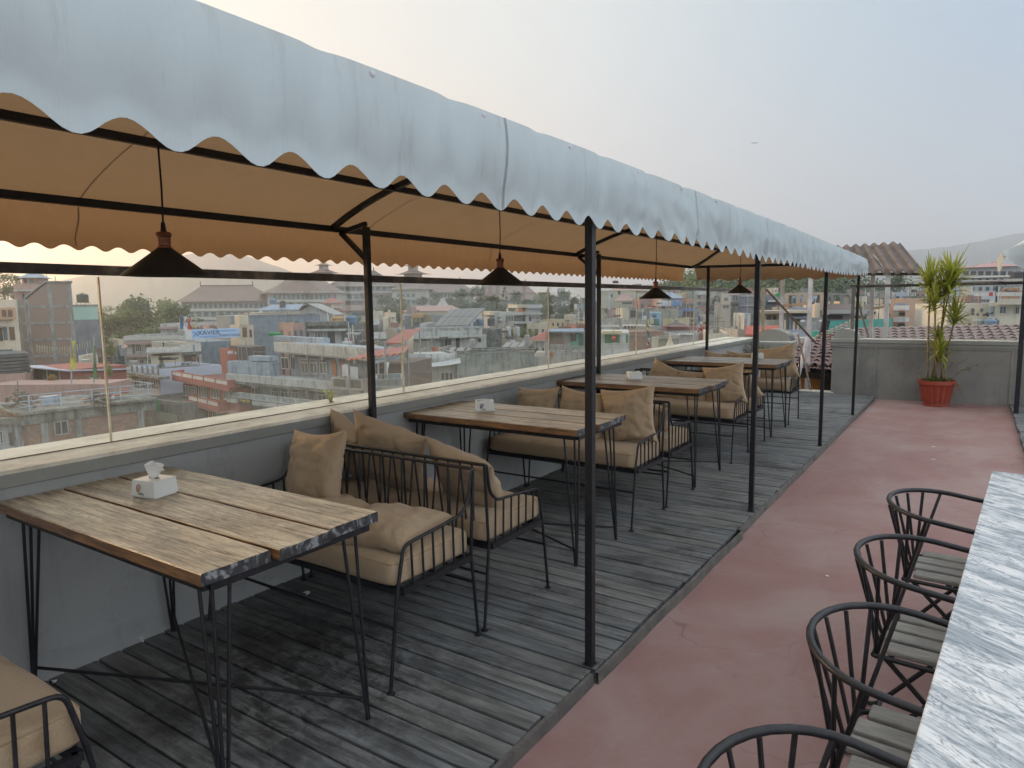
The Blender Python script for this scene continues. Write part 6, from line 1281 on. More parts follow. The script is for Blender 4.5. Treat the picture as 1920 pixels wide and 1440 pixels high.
# curved balcony house with long grey wall
B=Bd('curved_balcony_house','white house with a curved balcony front below the solar house','house',(765,664),(856,664),d=33,d1=33,depth=6); zt=B.H; W=B.W
MB().box(.3,W,.6,6,0,zt-.25).build('wall',C('offwhite_render',(.5,.5,.5)),B.t); m=MB(); zb=B.L(810,681)[1]
m.grid(lambda u,v:(W*u,-.25*math.sin(math.pi*u),zb+(zt-zb)*v),24,1); m.build('curved_parapet',WHT,B.t,smooth=True,thick=.15); MB().box(.1,W-.1,.0,1,zb-.02,zb+.1).build('slab',WHT,B.t)
B.b('pier',PBLU,776,684,790,760,.5,.62,bottom=0); B.win(787,689,804,707,2,.56,PANE,FRW); B.win(826,697,850,714,3,.56,PANE,FRW)
m=MB(); a=B.L(792,694,-.8); b=B.L(864,690,-.8); m.grid(lambda u,v:(a[0]+(b[0]-a[0])*u,-1.0+1.6*v,a[1]+.25+.25*u+.5*v-.06*math.sin(math.pi*u)*(1-v)),16,3); m.build('awning_sheet',C('white_awning',(.48,.5,.5),(.4,.42,.42)),B.t,thick=.03)
B.b('pillar',MOSS,764,682,776,760,.3,.59,bottom=0)
G=Bd('long_grey_wall_building','building with a long stained grey-green wall right of the curved balcony','building',(856,664),(1002,648),d=33,d1=38,depth=7); G.body(C('green_grey_wall',(.27,.31,.29),(.17,.20,.19),.9,True,.75),flat=.4); G.b('coping',MOSS,856,655.5,1004,658,-.15,.2)
jbox('red crate on the white curved balcony roof','crate',817,660,onz(817,660,-1.5).z,.1,.1,.1,RSHEET) if 0 else None
p=atd(816,659,35); o=MB().box(-.2,.2,-.18,.18,0,.34).box(-.22,.22,-.2,.2,.3,.38).build('crate',RSHEET,loc=tuple(p),bevel=.02); tag(o,'dark red crate on the roof behind the curved balcony','crate')
B=Bd('beige_roof_room','low beige rooftop wall with two white ribbed tanks','building',(941,637),(990,633),d=44,d1=45,depth=4); B.body(C('taupe',(.33,.30,.24),(.28,.26,.21),.8),flat=.3); B.hole(957,638,966,643,-.03,FW); B.hole(980,638,984,643,-.03,FW)
tank('left of two white ribbed tanks with conical tops',953,631,611,11,45,STEEL,6); tank('right of two white ribbed tanks with conical tops',969.5,631,611,11,45.5,STEEL,6); tank('grey cylinder tank at the end of the long grey wall',989,649,626,11,38,TANKG,4)
for i in range(3):
    a=941+i*14; q=[atd(a+9,643,40),atd(a+20,643,40),atd(a+12,652,38),atd(a,652,38)]; O=q[3]; m=MB(); m.add([p-O for p in q]+[p-O+Vector((0,0,.08)) for p in q],[(3,2,1,0),(4,5,6,7),(0,1,5,4),(1,2,6,5),(2,3,7,6),(3,0,4,7)]); tag(m.build('solar_heater',C('heater_face',(.24,.24,.24)),loc=tuple(O)),('left of three heater panels on the long grey wall','middle of three heater panels on the long grey wall','right of three heater panels on the long grey wall')[i],'solar heater')
# grey modern house
B=Bd('grey_concrete_house','grey concrete house with stepped flat roofs among the trees','house',(918,587),(1013,587),d=75,d1=78,depth=9); CL=C('light_concrete',(.42,.43,.42),(.36,.37,.36),.5); B.body(CL,flat=.3,top=B.L(960,593)[1])
B.b('roof_slab',CREAM,918,584,940,591,-.8,8); B.b('roof_slab',CL,940.2,585,986,591,-.8,8); B.b('upper_room',CL,985,578,1013,606,-.3,6); B.b('roof_slab',CL,988,571,1017,578,-1,6); B.b('roof_slab',CREAM,970,571,987.8,577,-1,5.9); B.b('upper_wall',DOORO,980,578,988,586,-.2,3); B.b('balcony_slab',CL,926,603,1013,607,-1.2,0); B.b('roof_slab',CL,986,587,1017,590,-.9,6)
B.win(938,593,963,603,5,-.1,CURT,CREAM); B.hole(964,592,986,603,-.03,C('shade_grey',(.13,.14,.14))); B.hole(928,592,932,600,-.03,DOORO); B.b('column',CREAM,934,591,937,603,-.8,-.5); B.hole(992,593,996,603,-.32); B.b('lower_wall',CL,926,607,1013,630,.0,.1,bottom=0); B.hole(932,608,960,613,-.05)
B.b('chimney',CREAM,951,577,953.5,584,2,2.5); B.b('chimney',CREAM,966,580,968,584,2,2.5)
B=Bd('yellow_row','long yellow house right of the concrete house','house',(1013,600),(1100,604),d=80,d1=78,depth=8); B.body(YEL,flat=.4); B.wg(1014,604,1060,613,5,1,.5,.8,n=1,pane=PANE,fr=CREAM); B.b('balcony_slab',CREAM,1013,613,1100,616,-1,0)
# red/blue roof terrace house
B=Bd('red_blue_roof_house','terrace house with red hipped roof, blue sheet roof and turquoise room','house',(1000,653),(1136,652),d=46,d1=46,depth=8); B.body(C('offwhite_render',(.5,.5,.5)),flat=0,top=B.L(1060,667)[1],y0=-.2)
B.bal(1022,646,1064,661,26,-.2); B.bal(1070,648,1140,661,34,-.2); B.b('parapet_base',WHT,1022,661,1140,667,-.2,0); B.b('pier',WHT,1064,645,1070,667,-.25,0)
B.b('brick_room',BRK2,1026,624,1054,653,2,5,bottom=B.L(1040,655,2)[1]); B.b('panel_wall',C('tan_panel',(.36,.32,.27)),1057,626,1068,652,1.9,2.2); B.b('turquoise_wall',C('turquoise',(.10,.42,.36),(.09,.38,.33)),1068,626,1097,655,2.2,5); B.hole(1070,626,1080,640,2.15,PANE); B.b('door',PANB,1086,626,1094,648,2.12,2.2)
m=MB(); a=B.L(1026,623,1.2); b=B.L(1096,627,1.2); c=B.L(1040,618,5); m.add([(a[0],1.2,a[1]),(b[0],1.2,a[1]-.05),(b[0],5.4,c[1]),(a[0],5.4,c[1]),(a[0],1.2,a[1]+.1),(b[0],1.2,a[1]+.05),(b[0],5.4,c[1]+.1),(a[0],5.4,c[1]+.1)],[(3,2,1,0),(4,5,6,7),(0,1,5,4),(1,2,6,5),(2,3,7,6),(3,0,4,7)]); m.build('blue_roof',BSHEET,B.t)
m=MB(); a=B.L(993,637,1)[0]; b=B.L(1026,637,1)[0]; z0=B.L(1010,637,1)[1]; z1=B.L(1022,619,3)[1]; m.add([(a,.8,z0),(b-.05,.8,z0-.05),(b-.05,5.2,z0),(a,5.2,z0),(b-.06,3,z1)],[(3,2,1,0),(0,1,4),(1,2,4),(2,3,4),(3,0,4)]); m.build('red_roof',RSHEET,B.t); B.b('veranda_wall',WHT,1000,640,1024,652,2,2.2)
for px in (1003,1010,1020): x_=B.L(px,645,1)[0]; MB().box(x_,x_+.1,1,1.1,B.L(1010,655,1)[1],z0).build('post',FRW,B.t)
t=thing('plastic_chair','orange-red plastic chair on the white terrace','chair',tuple(atd(1033,676,44))); m=MB(); m.box(-.22,.22,-.2,.2,.4,.45); m.box(-.22,.22,.16,.2,.45,.85); m.build('seat_shell',DOORO,t)
for sx in (-.2,.17):
    for sy in (-.19,.16): MB().box(sx,sx+.03,sy,sy+.03,0,.4).build('leg',DOORO,t)
# stupa top
b=atd(1035,617,60); t=thing('golden_spire','small golden spire behind the blue sheet roof','spire',tuple(b)); MB().lathe([(.2,0),(.2,.1),(.12,.14),(.14,.28),(.06,.4),(.07,.45),(.02,.75),(.01,.85)],12).build('spire',paint('gold_paint',(.55,.36,.05),(.5,.33,.05),3,.4,metal=.4),t)
b=atd(1256,654,22); t=thing('gilt_finial','cream gilded finial behind the coping below the third lamp','spire',(b.x,b.y,b.z-.6)); MB().lathe([(.14,0),(.14,.45),(.08,.5),(.13,.62),(.16,.7),(.12,.74),(.10,.82),(.05,.95),(.06,.98),(.02,1.15),(.01,1.2)],14).build('spire',CREAM,t,smooth=True)
# ---------------- houses right of nearest post ----------------
tank('small dark tank on the skyline above the handrail',1154,531,526,11,200,TANKB,3)
B=Bd('yellow_apartment','yellow-green stepped apartment house with pink roofs right of the nearest post','building',(1126,545),(1190,547),d=90,d1=88,depth=12); YG=C('yellow_green',(.46,.47,.34),(.42,.43,.32),.4,True,.15); B.body(YG,flat=.3)
m=MB(); hip(m,1,B.W,1,11,B.H-.2,B.H+1.2,2,.5); m.build('roof',C('dusty_pink_roof',(.4,.23,.2)),B.t); B.b('balcony',YG,1152,564,1190,577,-1.5,0); m=MB(); x0,z0=B.L(1153,564,-1.5); x1,_=B.L(1186,564,-1.5); hip(m,x0,x1,-1.5,1.5,z0,z0+1.4,1,.3); m.build('porch_roof',C('dusty_pink_roof',(.4,.23,.2)),B.t)
for a,b,c_,e in ((1145,552,1149,558),(1158,545,1164,553),(1173,552,1180,557),(1135,581,1139,587),(1146,580,1153,587),(1166,566,1186,571)): B.win(a,b,c_,e,1,-.05 if a!=1166 else -1.55,PANE,YG)
B.b('balcony',YG,1126,575,1192,578,-1.2,0); B.b('balcony',YG,1126,592,1192,595,-1.2,0); B.b('pillar',C('pale_blue_pillar',(.45,.5,.56)),1140,548,1144,595,-1.3,-.9)
B=Bd('balustrade_house','grey-green house with arched garage fronts above the white balustrade','building',(1152,580),(1250,586),d=62,d1=60,depth=8); B.body(C('khaki',(.33,.33,.27),(.27,.27,.23),.6,True,.3),flat=.4); B.hole(1157,582,1168,595); B.hole(1182,582,1193,595); B.hole(1196,585,1212,595,-.03,C('grey_shade',(.16,.18,.18)))
B=Bd('balustrade_terrace','white balustraded terrace with a white pillar right of the nearest post','building',(1124,598),(1236,598),d=42,d1=43,depth=6); B.body(C('dusty_cream',(.4,.36,.3)),flat=0,top=B.L(1180,612)[1]); B.bal(1124,597,1164,610,26,-.1,C('grimy_white',(.5,.52,.48),(.36,.38,.34),1.5,True,.4)); B.bal(1169,599,1226,608,32,-.1,C('grimy_white',(.5,.52,.48))); B.b('pillar',WHT,1163,596,1167,627,-.3,0); B.b('white_panel',WHT,1128,612,1144,620,-.1,0); B.wg(1169,610,1194,617,4,1,.7,.8,n=1,pane=PANE,fr=BEIGE); B.hole(1219,595,1226,606,-.2,CREAM)
B=Bd('green_shop_house','small house with bright green shutters and balustrade by the nearest post','house',(1126,624),(1180,624),d=32,d1=32,depth=6); B.body(C('offwhite_render',(.5,.5,.5)),flat=0); B.b('green_shutter',GREEN,1134,627,1147,644,-.06,0); B.b('green_shutter',GREEN,1157,628,1162,644,-.06,0); B.b('green_shutter',GREEN,1174,626,1178,643,-.06,0); B.hole(1147,628,1157,642,-.03,FRB); B.b('white_cabinet',FRW,1166,630,1173,642,-.06,0); B.b('awning_band',YEL,1128,621,1166,626,-1,0); B.bal(1128,644,1180,656,24,-1.4); B.b('lower_wall',WHT,1128,656,1180,690,-1.4,-1.2,bottom=0)
p=atd(1151,634,29.5); t=thing('red_lantern','round red lantern hanging before the green shutters','lantern',tuple(p)); MB().lathe([(.03,-.14),(.1,-.09),(.13,0),(.1,.09),(.03,.13)],14).build('globe',FR,t,smooth=True); MB().tube([(0,0,.12),(0,0,.6)],.01,5).build('cord',DKOP,t)
B=Bd('old_brick_wall','reddish old brick wall behind the prayer banner','wall',(1180,622),(1245,620),d=36,d1=37,depth=4); B.body(BRICK,flat=0); B.b('round_column',CREAM,1222,632,1234,652,-.6,-.1)
B=Bd('grey_balustrade','olive-grey curved balustrade above the coping','balustrade',(1236,630),(1275,630),d=26,d1=28,depth=2,base=-6); OL=C('olive_grey',(.30,.31,.25),(.22,.23,.19),1.5); m=MB(); z1=B.H; z0=z1-1.2; m.box(0,B.W,0,.25,z1-.18,z1); m.box(0,B.W,0,.25,z0-3,z0)
for k in range(9): m.lathe([(.05,0),(.09,.3),(.05,.6),(.07,1.02)],8,(.1+B.W*.11*k,.12,z0))
m.build('balusters',OL,B.t)
# pink multi-storey with drums
B=Bd('pink_apartment','pink and red apartment house with stacked open balconies and blue drums','building',(1236,576),(1306,572),d=70,d1=72,depth=10); B.body(C('rose_render',(.46,.22,.20),(.40,.2,.19),.7,True,.25),flat=.3)
for py in (580,596,611,625): B.b('balcony_slab',C('grimy_white',(.5,.52,.48)),1236,py,1307,py+2.5,-1.2,0)
for j,(y0,y1) in enumerate(((569,579),(584,595),(599,610),(614,624))):
    for i in range(6): a=1241+i*11; B.hole(a,y0+1,a+6.5,y1,-.03,(PANE,FRB,CURT,DKOP)[(i+j)%4])
for px in (1238,1254,1270,1286,1304): B.b('column',PBLU,px,566,px+1.6,625,-1.15,-.95)
B.b('upper_room',PINK,1240,560,1282,574,1.5,8); B.b('upper_window',PANE,1250,562,1266,570,1.4,1.5); m=MB(); x0,z0=B.L(1246,560,.5); x1,_=B.L(1282,560,.5); m.add([(x0,.5,z0),(x1,.5,z0),(x1,8,z0+1),(x0,8,z0+1),(x0,.5,z0+.1),(x1,.5,z0+.1),(x1,8,z0+1.1),(x0,8,z0+1.1)],[(3,2,1,0),(4,5,6,7),(0,1,5,4),(1,2,6,5),(2,3,7,6),(3,0,4,7)]); m.build('roof_sheet',BSHEET,B.t)
dr=paint('white_drum',(.55,.57,.58),(.5,.52,.54)); db=paint('blue_drum',(.12,.25,.50),(.1,.22,.45))
dl=['white drum, first from the left on the pink apartment','white drum, second from the left on the pink apartment','white drum, third from the left on the pink apartment','white drum, fourth from the left on the pink apartment','blue drum after the white ones on the pink apartment','blue drum second after the white ones','blue drum at the right end of the upper row']
for i in range(7): px=1238+i*6.2; b=atd(px,574,68.5); o=MB().lathe([(.26,0),(.28,.1),(.26,.35),(.28,.5),(.26,.85),(.1,.9)],12).build('drum',dr if i<4 else db,loc=tuple(b)); tag(o,dl[i],'drum','drums on the pink apartment roof')
for i in range(3): 
    px=1285+i*8; b=atd(px,583.5,66); o=MB().box(-.38,.38,-.2,.2,0,.42).box(-.4,.4,-.22,.22,.36,.44).build('blue_box',db,loc=tuple(b)); tag(o,('left blue box on the lower balcony of the pink apartment','middle blue box on the lower balcony of the pink apartment','right blue box on the lower balcony of the pink apartment')[i],'box')
b=atd(1272,588,66); t=thing('satellite_dish','blue satellite dish on the pink apartment','satellite dish',tuple(b)); MB().lathe([(.05,0),(.4,.12),(.7,.35),(.72,.37),(.4,.16),(.05,.04)],18).build('dish',db,t).rotation_euler=(R_(70),0,.3); MB().tube([(0,0,-.8),(0,.1,0)],.04,6).build('mast',GALV,t)
B=Bd('red_veranda','long red-fronted veranda under a grey canopy below the pink apartment','building',(1242,613),(1330,612),d=50,d1=50,depth=5); B.body(C('crimson',(.33,.06,.07),(.28,.06,.07),.8),flat=0); B.b('white_rail',FRW,1242,620,1330,622,-.2,0); m=MB(); x0,z0=B.L(1248,610,-1.5); x1,_=B.L(1286,610,-1.5); hip(m,x0,x1,-1.5,1,z0,z0+.6,1.5,.1); m.build('canopy',GRYD,B.t); B.hole(1286,603,1293,611,-.8,CREAM); B.hole(1298,603,1301,611,-.8,CREAM)
B=Bd('blue_haze_house','pale house with blue shadowed front above the coping before the fourth lamp','house',(1272,628),(1340,622),d=40,d1=42,depth=6); B.body(C('milky_blue',(.36,.42,.50),(.42,.44,.46),.8),flat=.4); B.b('roof_lip',FRW,1274,625,1302,628,-.4,0); B.b('red_wall',RSHEET,1310,625,1340,640,-.1,0)
B=Bd('teal_shack','small teal and blue shack between banner and pink apartment','shed',(1218,586),(1240,586),d=52,depth=4); B.body(C('sky_blue_paint',(.22,.42,.55),(.2,.38,.5)),flat=0); B.hole(1224,590,1231,596,-.03,PANB); B.b('teal_wall',C('deep_teal',(.03,.2,.18)),1220,598,1236,625,-.1,0,bottom=0)
# far towers behind
B=Bd('cream_balcony_tower','cream tower with stacked balconies left of the third rear post','building',(1303,545),(1329,545),d=95,depth=10); B.body(C('tower_grey',(.38,.39,.37),(.33,.34,.32),.5),flat=.3)
for j in range(6): y=550+j*12; B.b('balcony',CREAM if j%2 else WHT,1306,y,1326,y+3,-1.2,0); B.hole(1308,y+4,1313,y+10,-.04,FRB); B.hole(1316,y+4,1321,y+10,-.04,CREAM)
B=Bd('green_balcony_block','green-grey block with balconies right of the third rear post','building',(1332,548),(1356,548),d=92,depth=10); B.body(C('tower_green',(.30,.34,.30),(.26,.3,.27),.5),flat=.3)
for j in range(5): B.b('balcony',MOSS,1333,558+j*14,1355,561+j*14,-1.2,0); B.wg(1334,562+j*14,1354,571+j*14,3,1,.6,.8,n=1,pane=PANE,fr=WHT)
B=Bd('beige_block','plain beige block with two small windows below the fourth pendant lamp','building',(1340,567),(1370,567),d=64,d1=64,depth=9); B.body(BEIGE,flat=.2); B.b('upper_wall',BEIGE,1350,550,1371,567,1.0,8); B.win(1358,558,1365,564,2,.95,PANE,CONC); B.win(1355,572,1367,578,2,-.03,FRB,CONC)
B=Bd('white_red_block','narrow white block with red window hoods beside the beige block','building',(1371,551),(1386,551),d=68,depth=9); B.body(C('tower_white',(.5,.5,.49),(.44,.44,.43)),flat=.2)
for j in range(4): B.b('hood',RSHEET,1372,553+j*13,1384,554.5+j*13,-.5,0); B.win(1374,557+j*13,1378,563+j*13,1,-.03,PANB,WHT); B.win(1380,557+j*13,1383,563+j*13,1,-.03,PANB,WHT)
B=Bd('grey_framed_block','grey unfinished block with concrete bands behind the second front post','building',(1386,552),(1424,552),d=66,depth=9); B.body(C('grey_block_wall',(.27,.28,.29),(.23,.24,.25),.6),flat=0)
for py in (554,572,587,602): B.b('concrete_band',CL,1385,py,1424,py+2,-.15,0)
for px in (1386,1400,1415): B.b('concrete_column',CL,px,552,px+2,640,-.16,0)
B.b('blue_pipe',BSHEET,1386.5,553,1388,630,-.4,-.2)
# orange roof + picket house beyond corner
B=Bd('red_tile_shed','shed with a bright coral tile roof left of the rounded pillar','shed',(1402,626),(1465,624),d=27,d1=27,depth=4,base=-8); B.body(FRW,flat=0,top=B.H-.1); m=MB(); x0,z0=B.L(1398,627,-.3); x1,_=B.L(1463,627,-.3); z1=B.L(1430,611,2.2)[1]; m.grid(lambda u,v:(x0+(x1-x0)*u,-.3+2.6*v,z0+(z1-z0)*v+.03*math.sin(u*110)),160,3); m.build('roof',C('coral_tile',(.55,.13,.08),(.48,.12,.08),2),B.t,thick=.06)
B=Bd('picket_house','cream house with arched white pickets behind the coral roof','house',(1418,588),(1470,586),d=40,d1=40,depth=6,base=-9); B.body(CREAM,flat=.3); B.win(1437,591,1446,600,2,-.03,PANE,CONC); B.win(1449,591,1456,600,2,-.03,PANE,CONC); B.bal(1416,600,1464,611,20,-1.2,C('grimy_white',(.5,.52,.48))); B.b('roof_slab',C('tan_slab',(.42,.35,.25)),1416,583,1500,588,-.8,5)
B=Bd('turned_column_house','cream house front with turned columns and a blue roof behind the railing','house',(1466,588),(1515,586),d=36,d1=36,depth=6,base=-9); B.body(CONC,flat=0); B.b('column',BSHEET,1480,590,1484,622,-.5,-.3); B.b('column',CREAM,1486,602,1491,622,-.5,-.3); B.b('column',CREAM,1494,604,1498,622,-.5,-.3); B.b('column',CREAM,1470,600,1474,622,-.5,-.3); m=MB(); x0,z0=B.L(1484,597,-1); x1,_=B.L(1514,597,-1); m.grid(lambda u,v:(x0+(x1-x0)*u,-1+2.5*v,z0+.8*v),40,2); m.build('roof',C('slate_blue',(.12,.15,.2),(.1,.12,.16)),B.t,thick=.06); B.b('slab',CREAM,1462,582,1516,587,-.8,3)
B=Bd('open_frame_house','unfinished ochre concrete frame with empty bays below the wooded hill','building',(1470,549),(1544,549),d=58,d1=58,depth=9); TAN=C('tan_concrete',(.44,.36,.25),(.38,.32,.23),.5)
MB().box(0,B.W,0,9,B.H-.35,B.H).build('roof_slab',TAN,B.t); z2=B.L(1500,578)[1]; MB().box(0,B.W,.0,9,z2-.3,z2).build('floor_slab',TAN,B.t)
for px in (1471,1493,1506,1537): x_=B.L(px,560)[0]; MB().box(x_,x_+.5,0,.5,z2,B.H-.35).build('column',TAN,B.t); MB().box(x_,x_+.5,8,8.5,z2,B.H-.35).build('column',TAN,B.t)
MB().box(0,B.W,.5,8.6,0,z2-.3).build('lower_wall',C('dusty_cream',(.4,.36,.3)),B.t); B.wg(1475,585,1540,595,4,1,.6,.9,n=1,pane=DKOP,fr=CREAM)
B=Bd('second_frame_house','grey concrete frame house left of the end glass rail','building',(1545,550),(1600,549),d=62,depth=9); MB().box(0,B.W,0,9,B.H-.3,B.H).build('roof_slab',CONC,B.t); z2=B.L(1570,570)[1]; MB().box(0,B.W,0,9,0,z2).build('wall',PINK if 0 else C('faded_rose',(.34,.27,.25),(.3,.25,.23)),B.t)
for px in (1546,1556,1575,1592): x_=B.L(px,560)[0]; MB().box(x_,x_+.5,0,.5,z2,B.H-.3).build('column',CONC,B.t)
MB().box(B.L(1582,560)[0],B.W,.3,4,z2,B.H-.3).build('room',CREAM,B.t); B.b('balcony_slab',CREAM,1520,582,1555,590,-1,0); B.b('balcony_slab',CL,1555.5,581,1672,588,-1,0); B.hole(1552,591,1580,598,-.2); B.hole(1600,591,1668,597,-.2)
B=Bd('blue_flat_roofs','low cluttered flat roofs with blue tarps beside the pale handrail post','building',(1416,556),(1470,556),d=72,depth=8); B.body(CONC,flat=.4); B.b('tarp',BSHEET,1429,560,1437,575,-.4,-.2); B.b('balcony',FRW,1440,563,1464,566,-1,0)
tank('green tank at the edge of the ochre concrete frame',1460,556,549,10,60,paint('green_tank',(.02,.28,.10)),2)
# teal net hoarding
q=[atd(1520,652,20),atd(1550,600,21),atd(1674,595,22)]
m=MB(); a=atd(1545,602,21); b=atd(1672,597,23); a0=atd(1545,660,21); m.grid(lambda u,v:(lambda p:(p.x,p.y+.12*math.sin(u*14)+.05*math.sin(v*5),p.z))(Vector((a.x+(b.x-a.x)*u,a.y+(b.y-a.y)*u,a.z+(b.z-a.z)*u-v*2.2))),40,8); tag(m.build('green_net',TEAL,thick=.02),'teal construction net stretched behind the end wall','net')
m=MB(); a=atd(1512,622,19); b=atd(1562,620,20); m.grid(lambda u,v:(a.x+(b.x-a.x)*u,a.y+.1*math.sin(u*9)+(b.y-a.y)*u,a.z-v*1.9),20,6); tag(m.build('green_net',C('green_net_paint',(.03,.36,.22),(.02,.3,.18),.9),thick=.02),'brighter green net hanging low beyond the open corner','net')
p=atd(1537,640,17.5); m=MB(); m.tube([(0,0,-.5),(.05,0,.1),(.12,0,.5)],.09,6); tag(m.build('black_pipe',DKOP,loc=tuple(p)),'short dark slanting pipe before the green net','pipe')
B=Bd('low_blue_roof','low blue-grey roof and pale wall behind the white railing','shed',(1484,630),(1530,628),d=19,d1=19,depth=3,base=-6); B.body(C('pale_wall2',(.42,.42,.38),(.36,.36,.33),1),flat=0,top=B.L(1500,634)[1]); m=MB(); m.grid(lambda u,v:(-.4+(B.W+.8)*u,-.5+2*v,B.H-.25+.35*v),20,2); m.build('roof',C('slate_blue',(.12,.15,.2)),B.t,thick=.06); B.hole(1505,640,1514,648)
B=Bd('clutter_terrace','grey cluttered terrace wall behind the shelter posts','wall',(1500,603),(1546,603),d=26,depth=3,base=-8); B.body(C('blotchy_grey',(.33,.35,.36),(.2,.22,.23),2,True,.5),flat=.3)
# wooded hill
HIL=C('hill_ground',(.06,.075,.045),(.09,.09,.06),.05)
hp_=[(1240,548),(1290,535),(1320,524),(1360,515),(1390,512),(1420,520),(1450,512),(1490,505),(1530,510),(1570,528),(1620,545),(1680,556)]
m=MB(); d0=260; P_=[]
for (x0,y0),(x1,y1) in zip(hp_,hp_[1:]):
    for k in range(6): P_.append((x0+(x1-x0)*k/6,y0+(y1-y0)*k/6))
P_.append(hp_[-1]); n=len(P_)-1
def hf(u,v):
    i=round(u*n); c=atd(P_[i][0],P_[i][1]+8,d0); dr=Vector((c.x,c.y,0)).normalized(); s=abs(2*v-1); return (c.x+dr.x*(v-.5)*240,c.y+dr.y*(v-.5)*240,GZ+(c.z-GZ)*(1-s**1.4))
m.grid(hf,n,12); tag(m.build('hill',HIL,smooth=True),kind='structure')
r4=random.Random(9); mm=[MB(),MB(),MB()]
for k in range(330):
    u=r4.random(); v=r4.uniform(.05,.52); p=Vector(hf(round(u*n)/n,v)); s_=r4.uniform(5,9); q=r4.randrange(3)
    for _ in range(150):
        w_=Vector((r4.gauss(0,1),r4.gauss(0,1),r4.gauss(0,1))).normalized()*r4.uniform(.5,1); c=p+Vector((w_.x*s_*.55,w_.y*s_*.55,s_*.5+w_.z*s_*.55)); t1=Vector((r4.gauss(0,1),r4.gauss(0,1),r4.gauss(0,1))).normalized(); t2=t1.cross(w_).normalized(); e=.42
        mm[q].add([c-t1*e,c-t2*e,c+t1*e,c+t2*e],[(0,1,2,3)])
for q,(a,l) in enumerate(((LFD,'dense dark wood covering the far hill'),(LFM,'paler trees mixed through the far hill wood'),(LFD,'undergrowth of the far hill wood'))): tag(mm[q].build('wood',a),l,'wood',kind='stuff')
for i,(px,py,w_,h_,c_,lab) in enumerate([(1347,532,7,7,CREAM,'sunlit cream house on the hill slope'),(1362,535,12,6,PBLU,'pale blue house on the hill slope'),(1480,533,6,3,WHT,'small white roof high on the wooded hill'),(1530,531,6,3,BEIGE,'tiny beige roof at the right of the wooded hill'),(1478,544,6,8,PINK,'pinkish hut low on the wooded hill')]):
    B=Bd('hill_house',lab,'house',(px-w_/2,py-h_),(px+w_/2,py-h_),d=200,depth=6,base=atd(px,py+6,200).z); B.body(c_,flat=0); B.hole(px-w_*.2,py-h_*.6,px+w_*.2,py-h_*.2,-.1,PANE); m=MB(); hip(m,0,B.W,0,6,B.H,B.H+.8,1,.3); m.build('roof',GALV,B.t)
# ---------------- right side houses ----------------
B=Bd('orange_house','bright orange house with white balconies behind the shelter posts','house',(1671,560),(1698,560),d=48,d1=47,depth=6,base=-12); B.body(ORNG,flat=.3)
for y in (573,595): B.b('balcony',FRW,1675,y,1697,y+9,-1.1,-.0); B.b('balcony_trim',RSHEET,1675,y+9,1697,y+10.5,-1.12,-.0)
B.b('window',BSHEET,1676,568,1698,572,-.3,0); B.hole(1676,584,1685,592,-.03,PBLU); B.hole(1686,586,1697,592); B.hole(1683,607,1697,613)
B=Bd('orange_low_wing','low orange wing left of the orange house','house',(1650,574),(1670,574),d=52,depth=5,base=-12); B.body(ORNG,flat=.3); B.hole(1650,588,1672,594)
B=Bd('white_flat_house','white house with two rows of triple windows behind the dracaena','house',(1698,572),(1785,569),d=50,d1=52,depth=8,base=-12); CW=C('creamy_white',(.62,.60,.52),(.56,.54,.47),.4,True,.12); B.body(CW,flat=.4); B.b('roof_band',PCOL,1696,571,1790,578,-.9,0)
for a,b in ((1710,585),(1738,585),(1709,607),(1760,607)): B.win(a,b,a+14,b+8,3,-.03,PANE,FRW)
B=Bd('grey_roof_terrace','stepped grey roof terrace with a black tank above the white house','building',(1700,556),(1785,553),d=60,depth=7,base=-10); B.body(CONC,flat=.3); B.b('room',WHT,1705,548,1716,567,.5,4); B.b('room',PBLU,1718,558,1737,568,-.4,2); m=MB(); hip(m,2,B.W,1,6,B.H,B.H+1,1,.3); m.build('roof',GALV,B.t)
tank('black tank on the grey roof terrace',1713,548,542,8,60,TANKB,3); tank('rust brown tank left of the dracaena stems',1732,568,561,7,56,TANKO,3)
B=Bd('peach_house','peach coloured house behind the dracaena stems','house',(1750,557),(1810,555),d=66,depth=7,base=-10); B.body(C('peach',(.60,.36,.20),(.54,.33,.19)),flat=.3); B.wg(1760,566,1795,580,3,1,.5,.6,n=1,pane=PANE,fr=WHT); m=MB(); tag(m.box(0,.1,0,.1,0,.1).build('x',ORNG),'x','x') if 0 else None
B=Bd('white_house_low','low white house with green-tinted small windows right of the dracaena','house',(1778,570),(1856,568),d=42,d1=43,depth=8,base=-12); B.body(CW,flat=0); B.win(1821,578,1827,585,1,-.03,C('green_pane',(.12,.2,.16)),WHT); B.win(1838,578,1843,585,1,-.03,C('green_pane',(.12,.2,.16)),WHT); B.hole(1815,606,1820,622); B.b('rail',GALV,1815,561,1856,562,-.1,0)
for k in range(6): B.b('wire_screen',C('grey_screen',(.25,.26,.26)),1820+k*6,562,1825+k*6,567,-.05,0)
B=Bd('white_house_tall','tall white house with roof laundry and solar panels at the right edge','house',(1853,567),(1925,565),d=40,d1=40,depth=9,base=-12); B.body(CW,flat=.6); B.b('blue_recess',PBLU,1853,574,1865,593,-.04,0); B.b('balcony',CW,1871,560,1925,571,-1,0); B.win(1874,574,1887,588,2,-.05,PANB,FRW); B.win(1904,575,1911,588,2,-.03,PANE,WHT); B.b('terrace_room',ORNG,1878,540,1912,552,2.5,5,bottom=B.H-.6); B.hole(1883,543,1889,551,2.45); B.hole(1902,544,1907,549,2.45,FR)
m=MB(); 
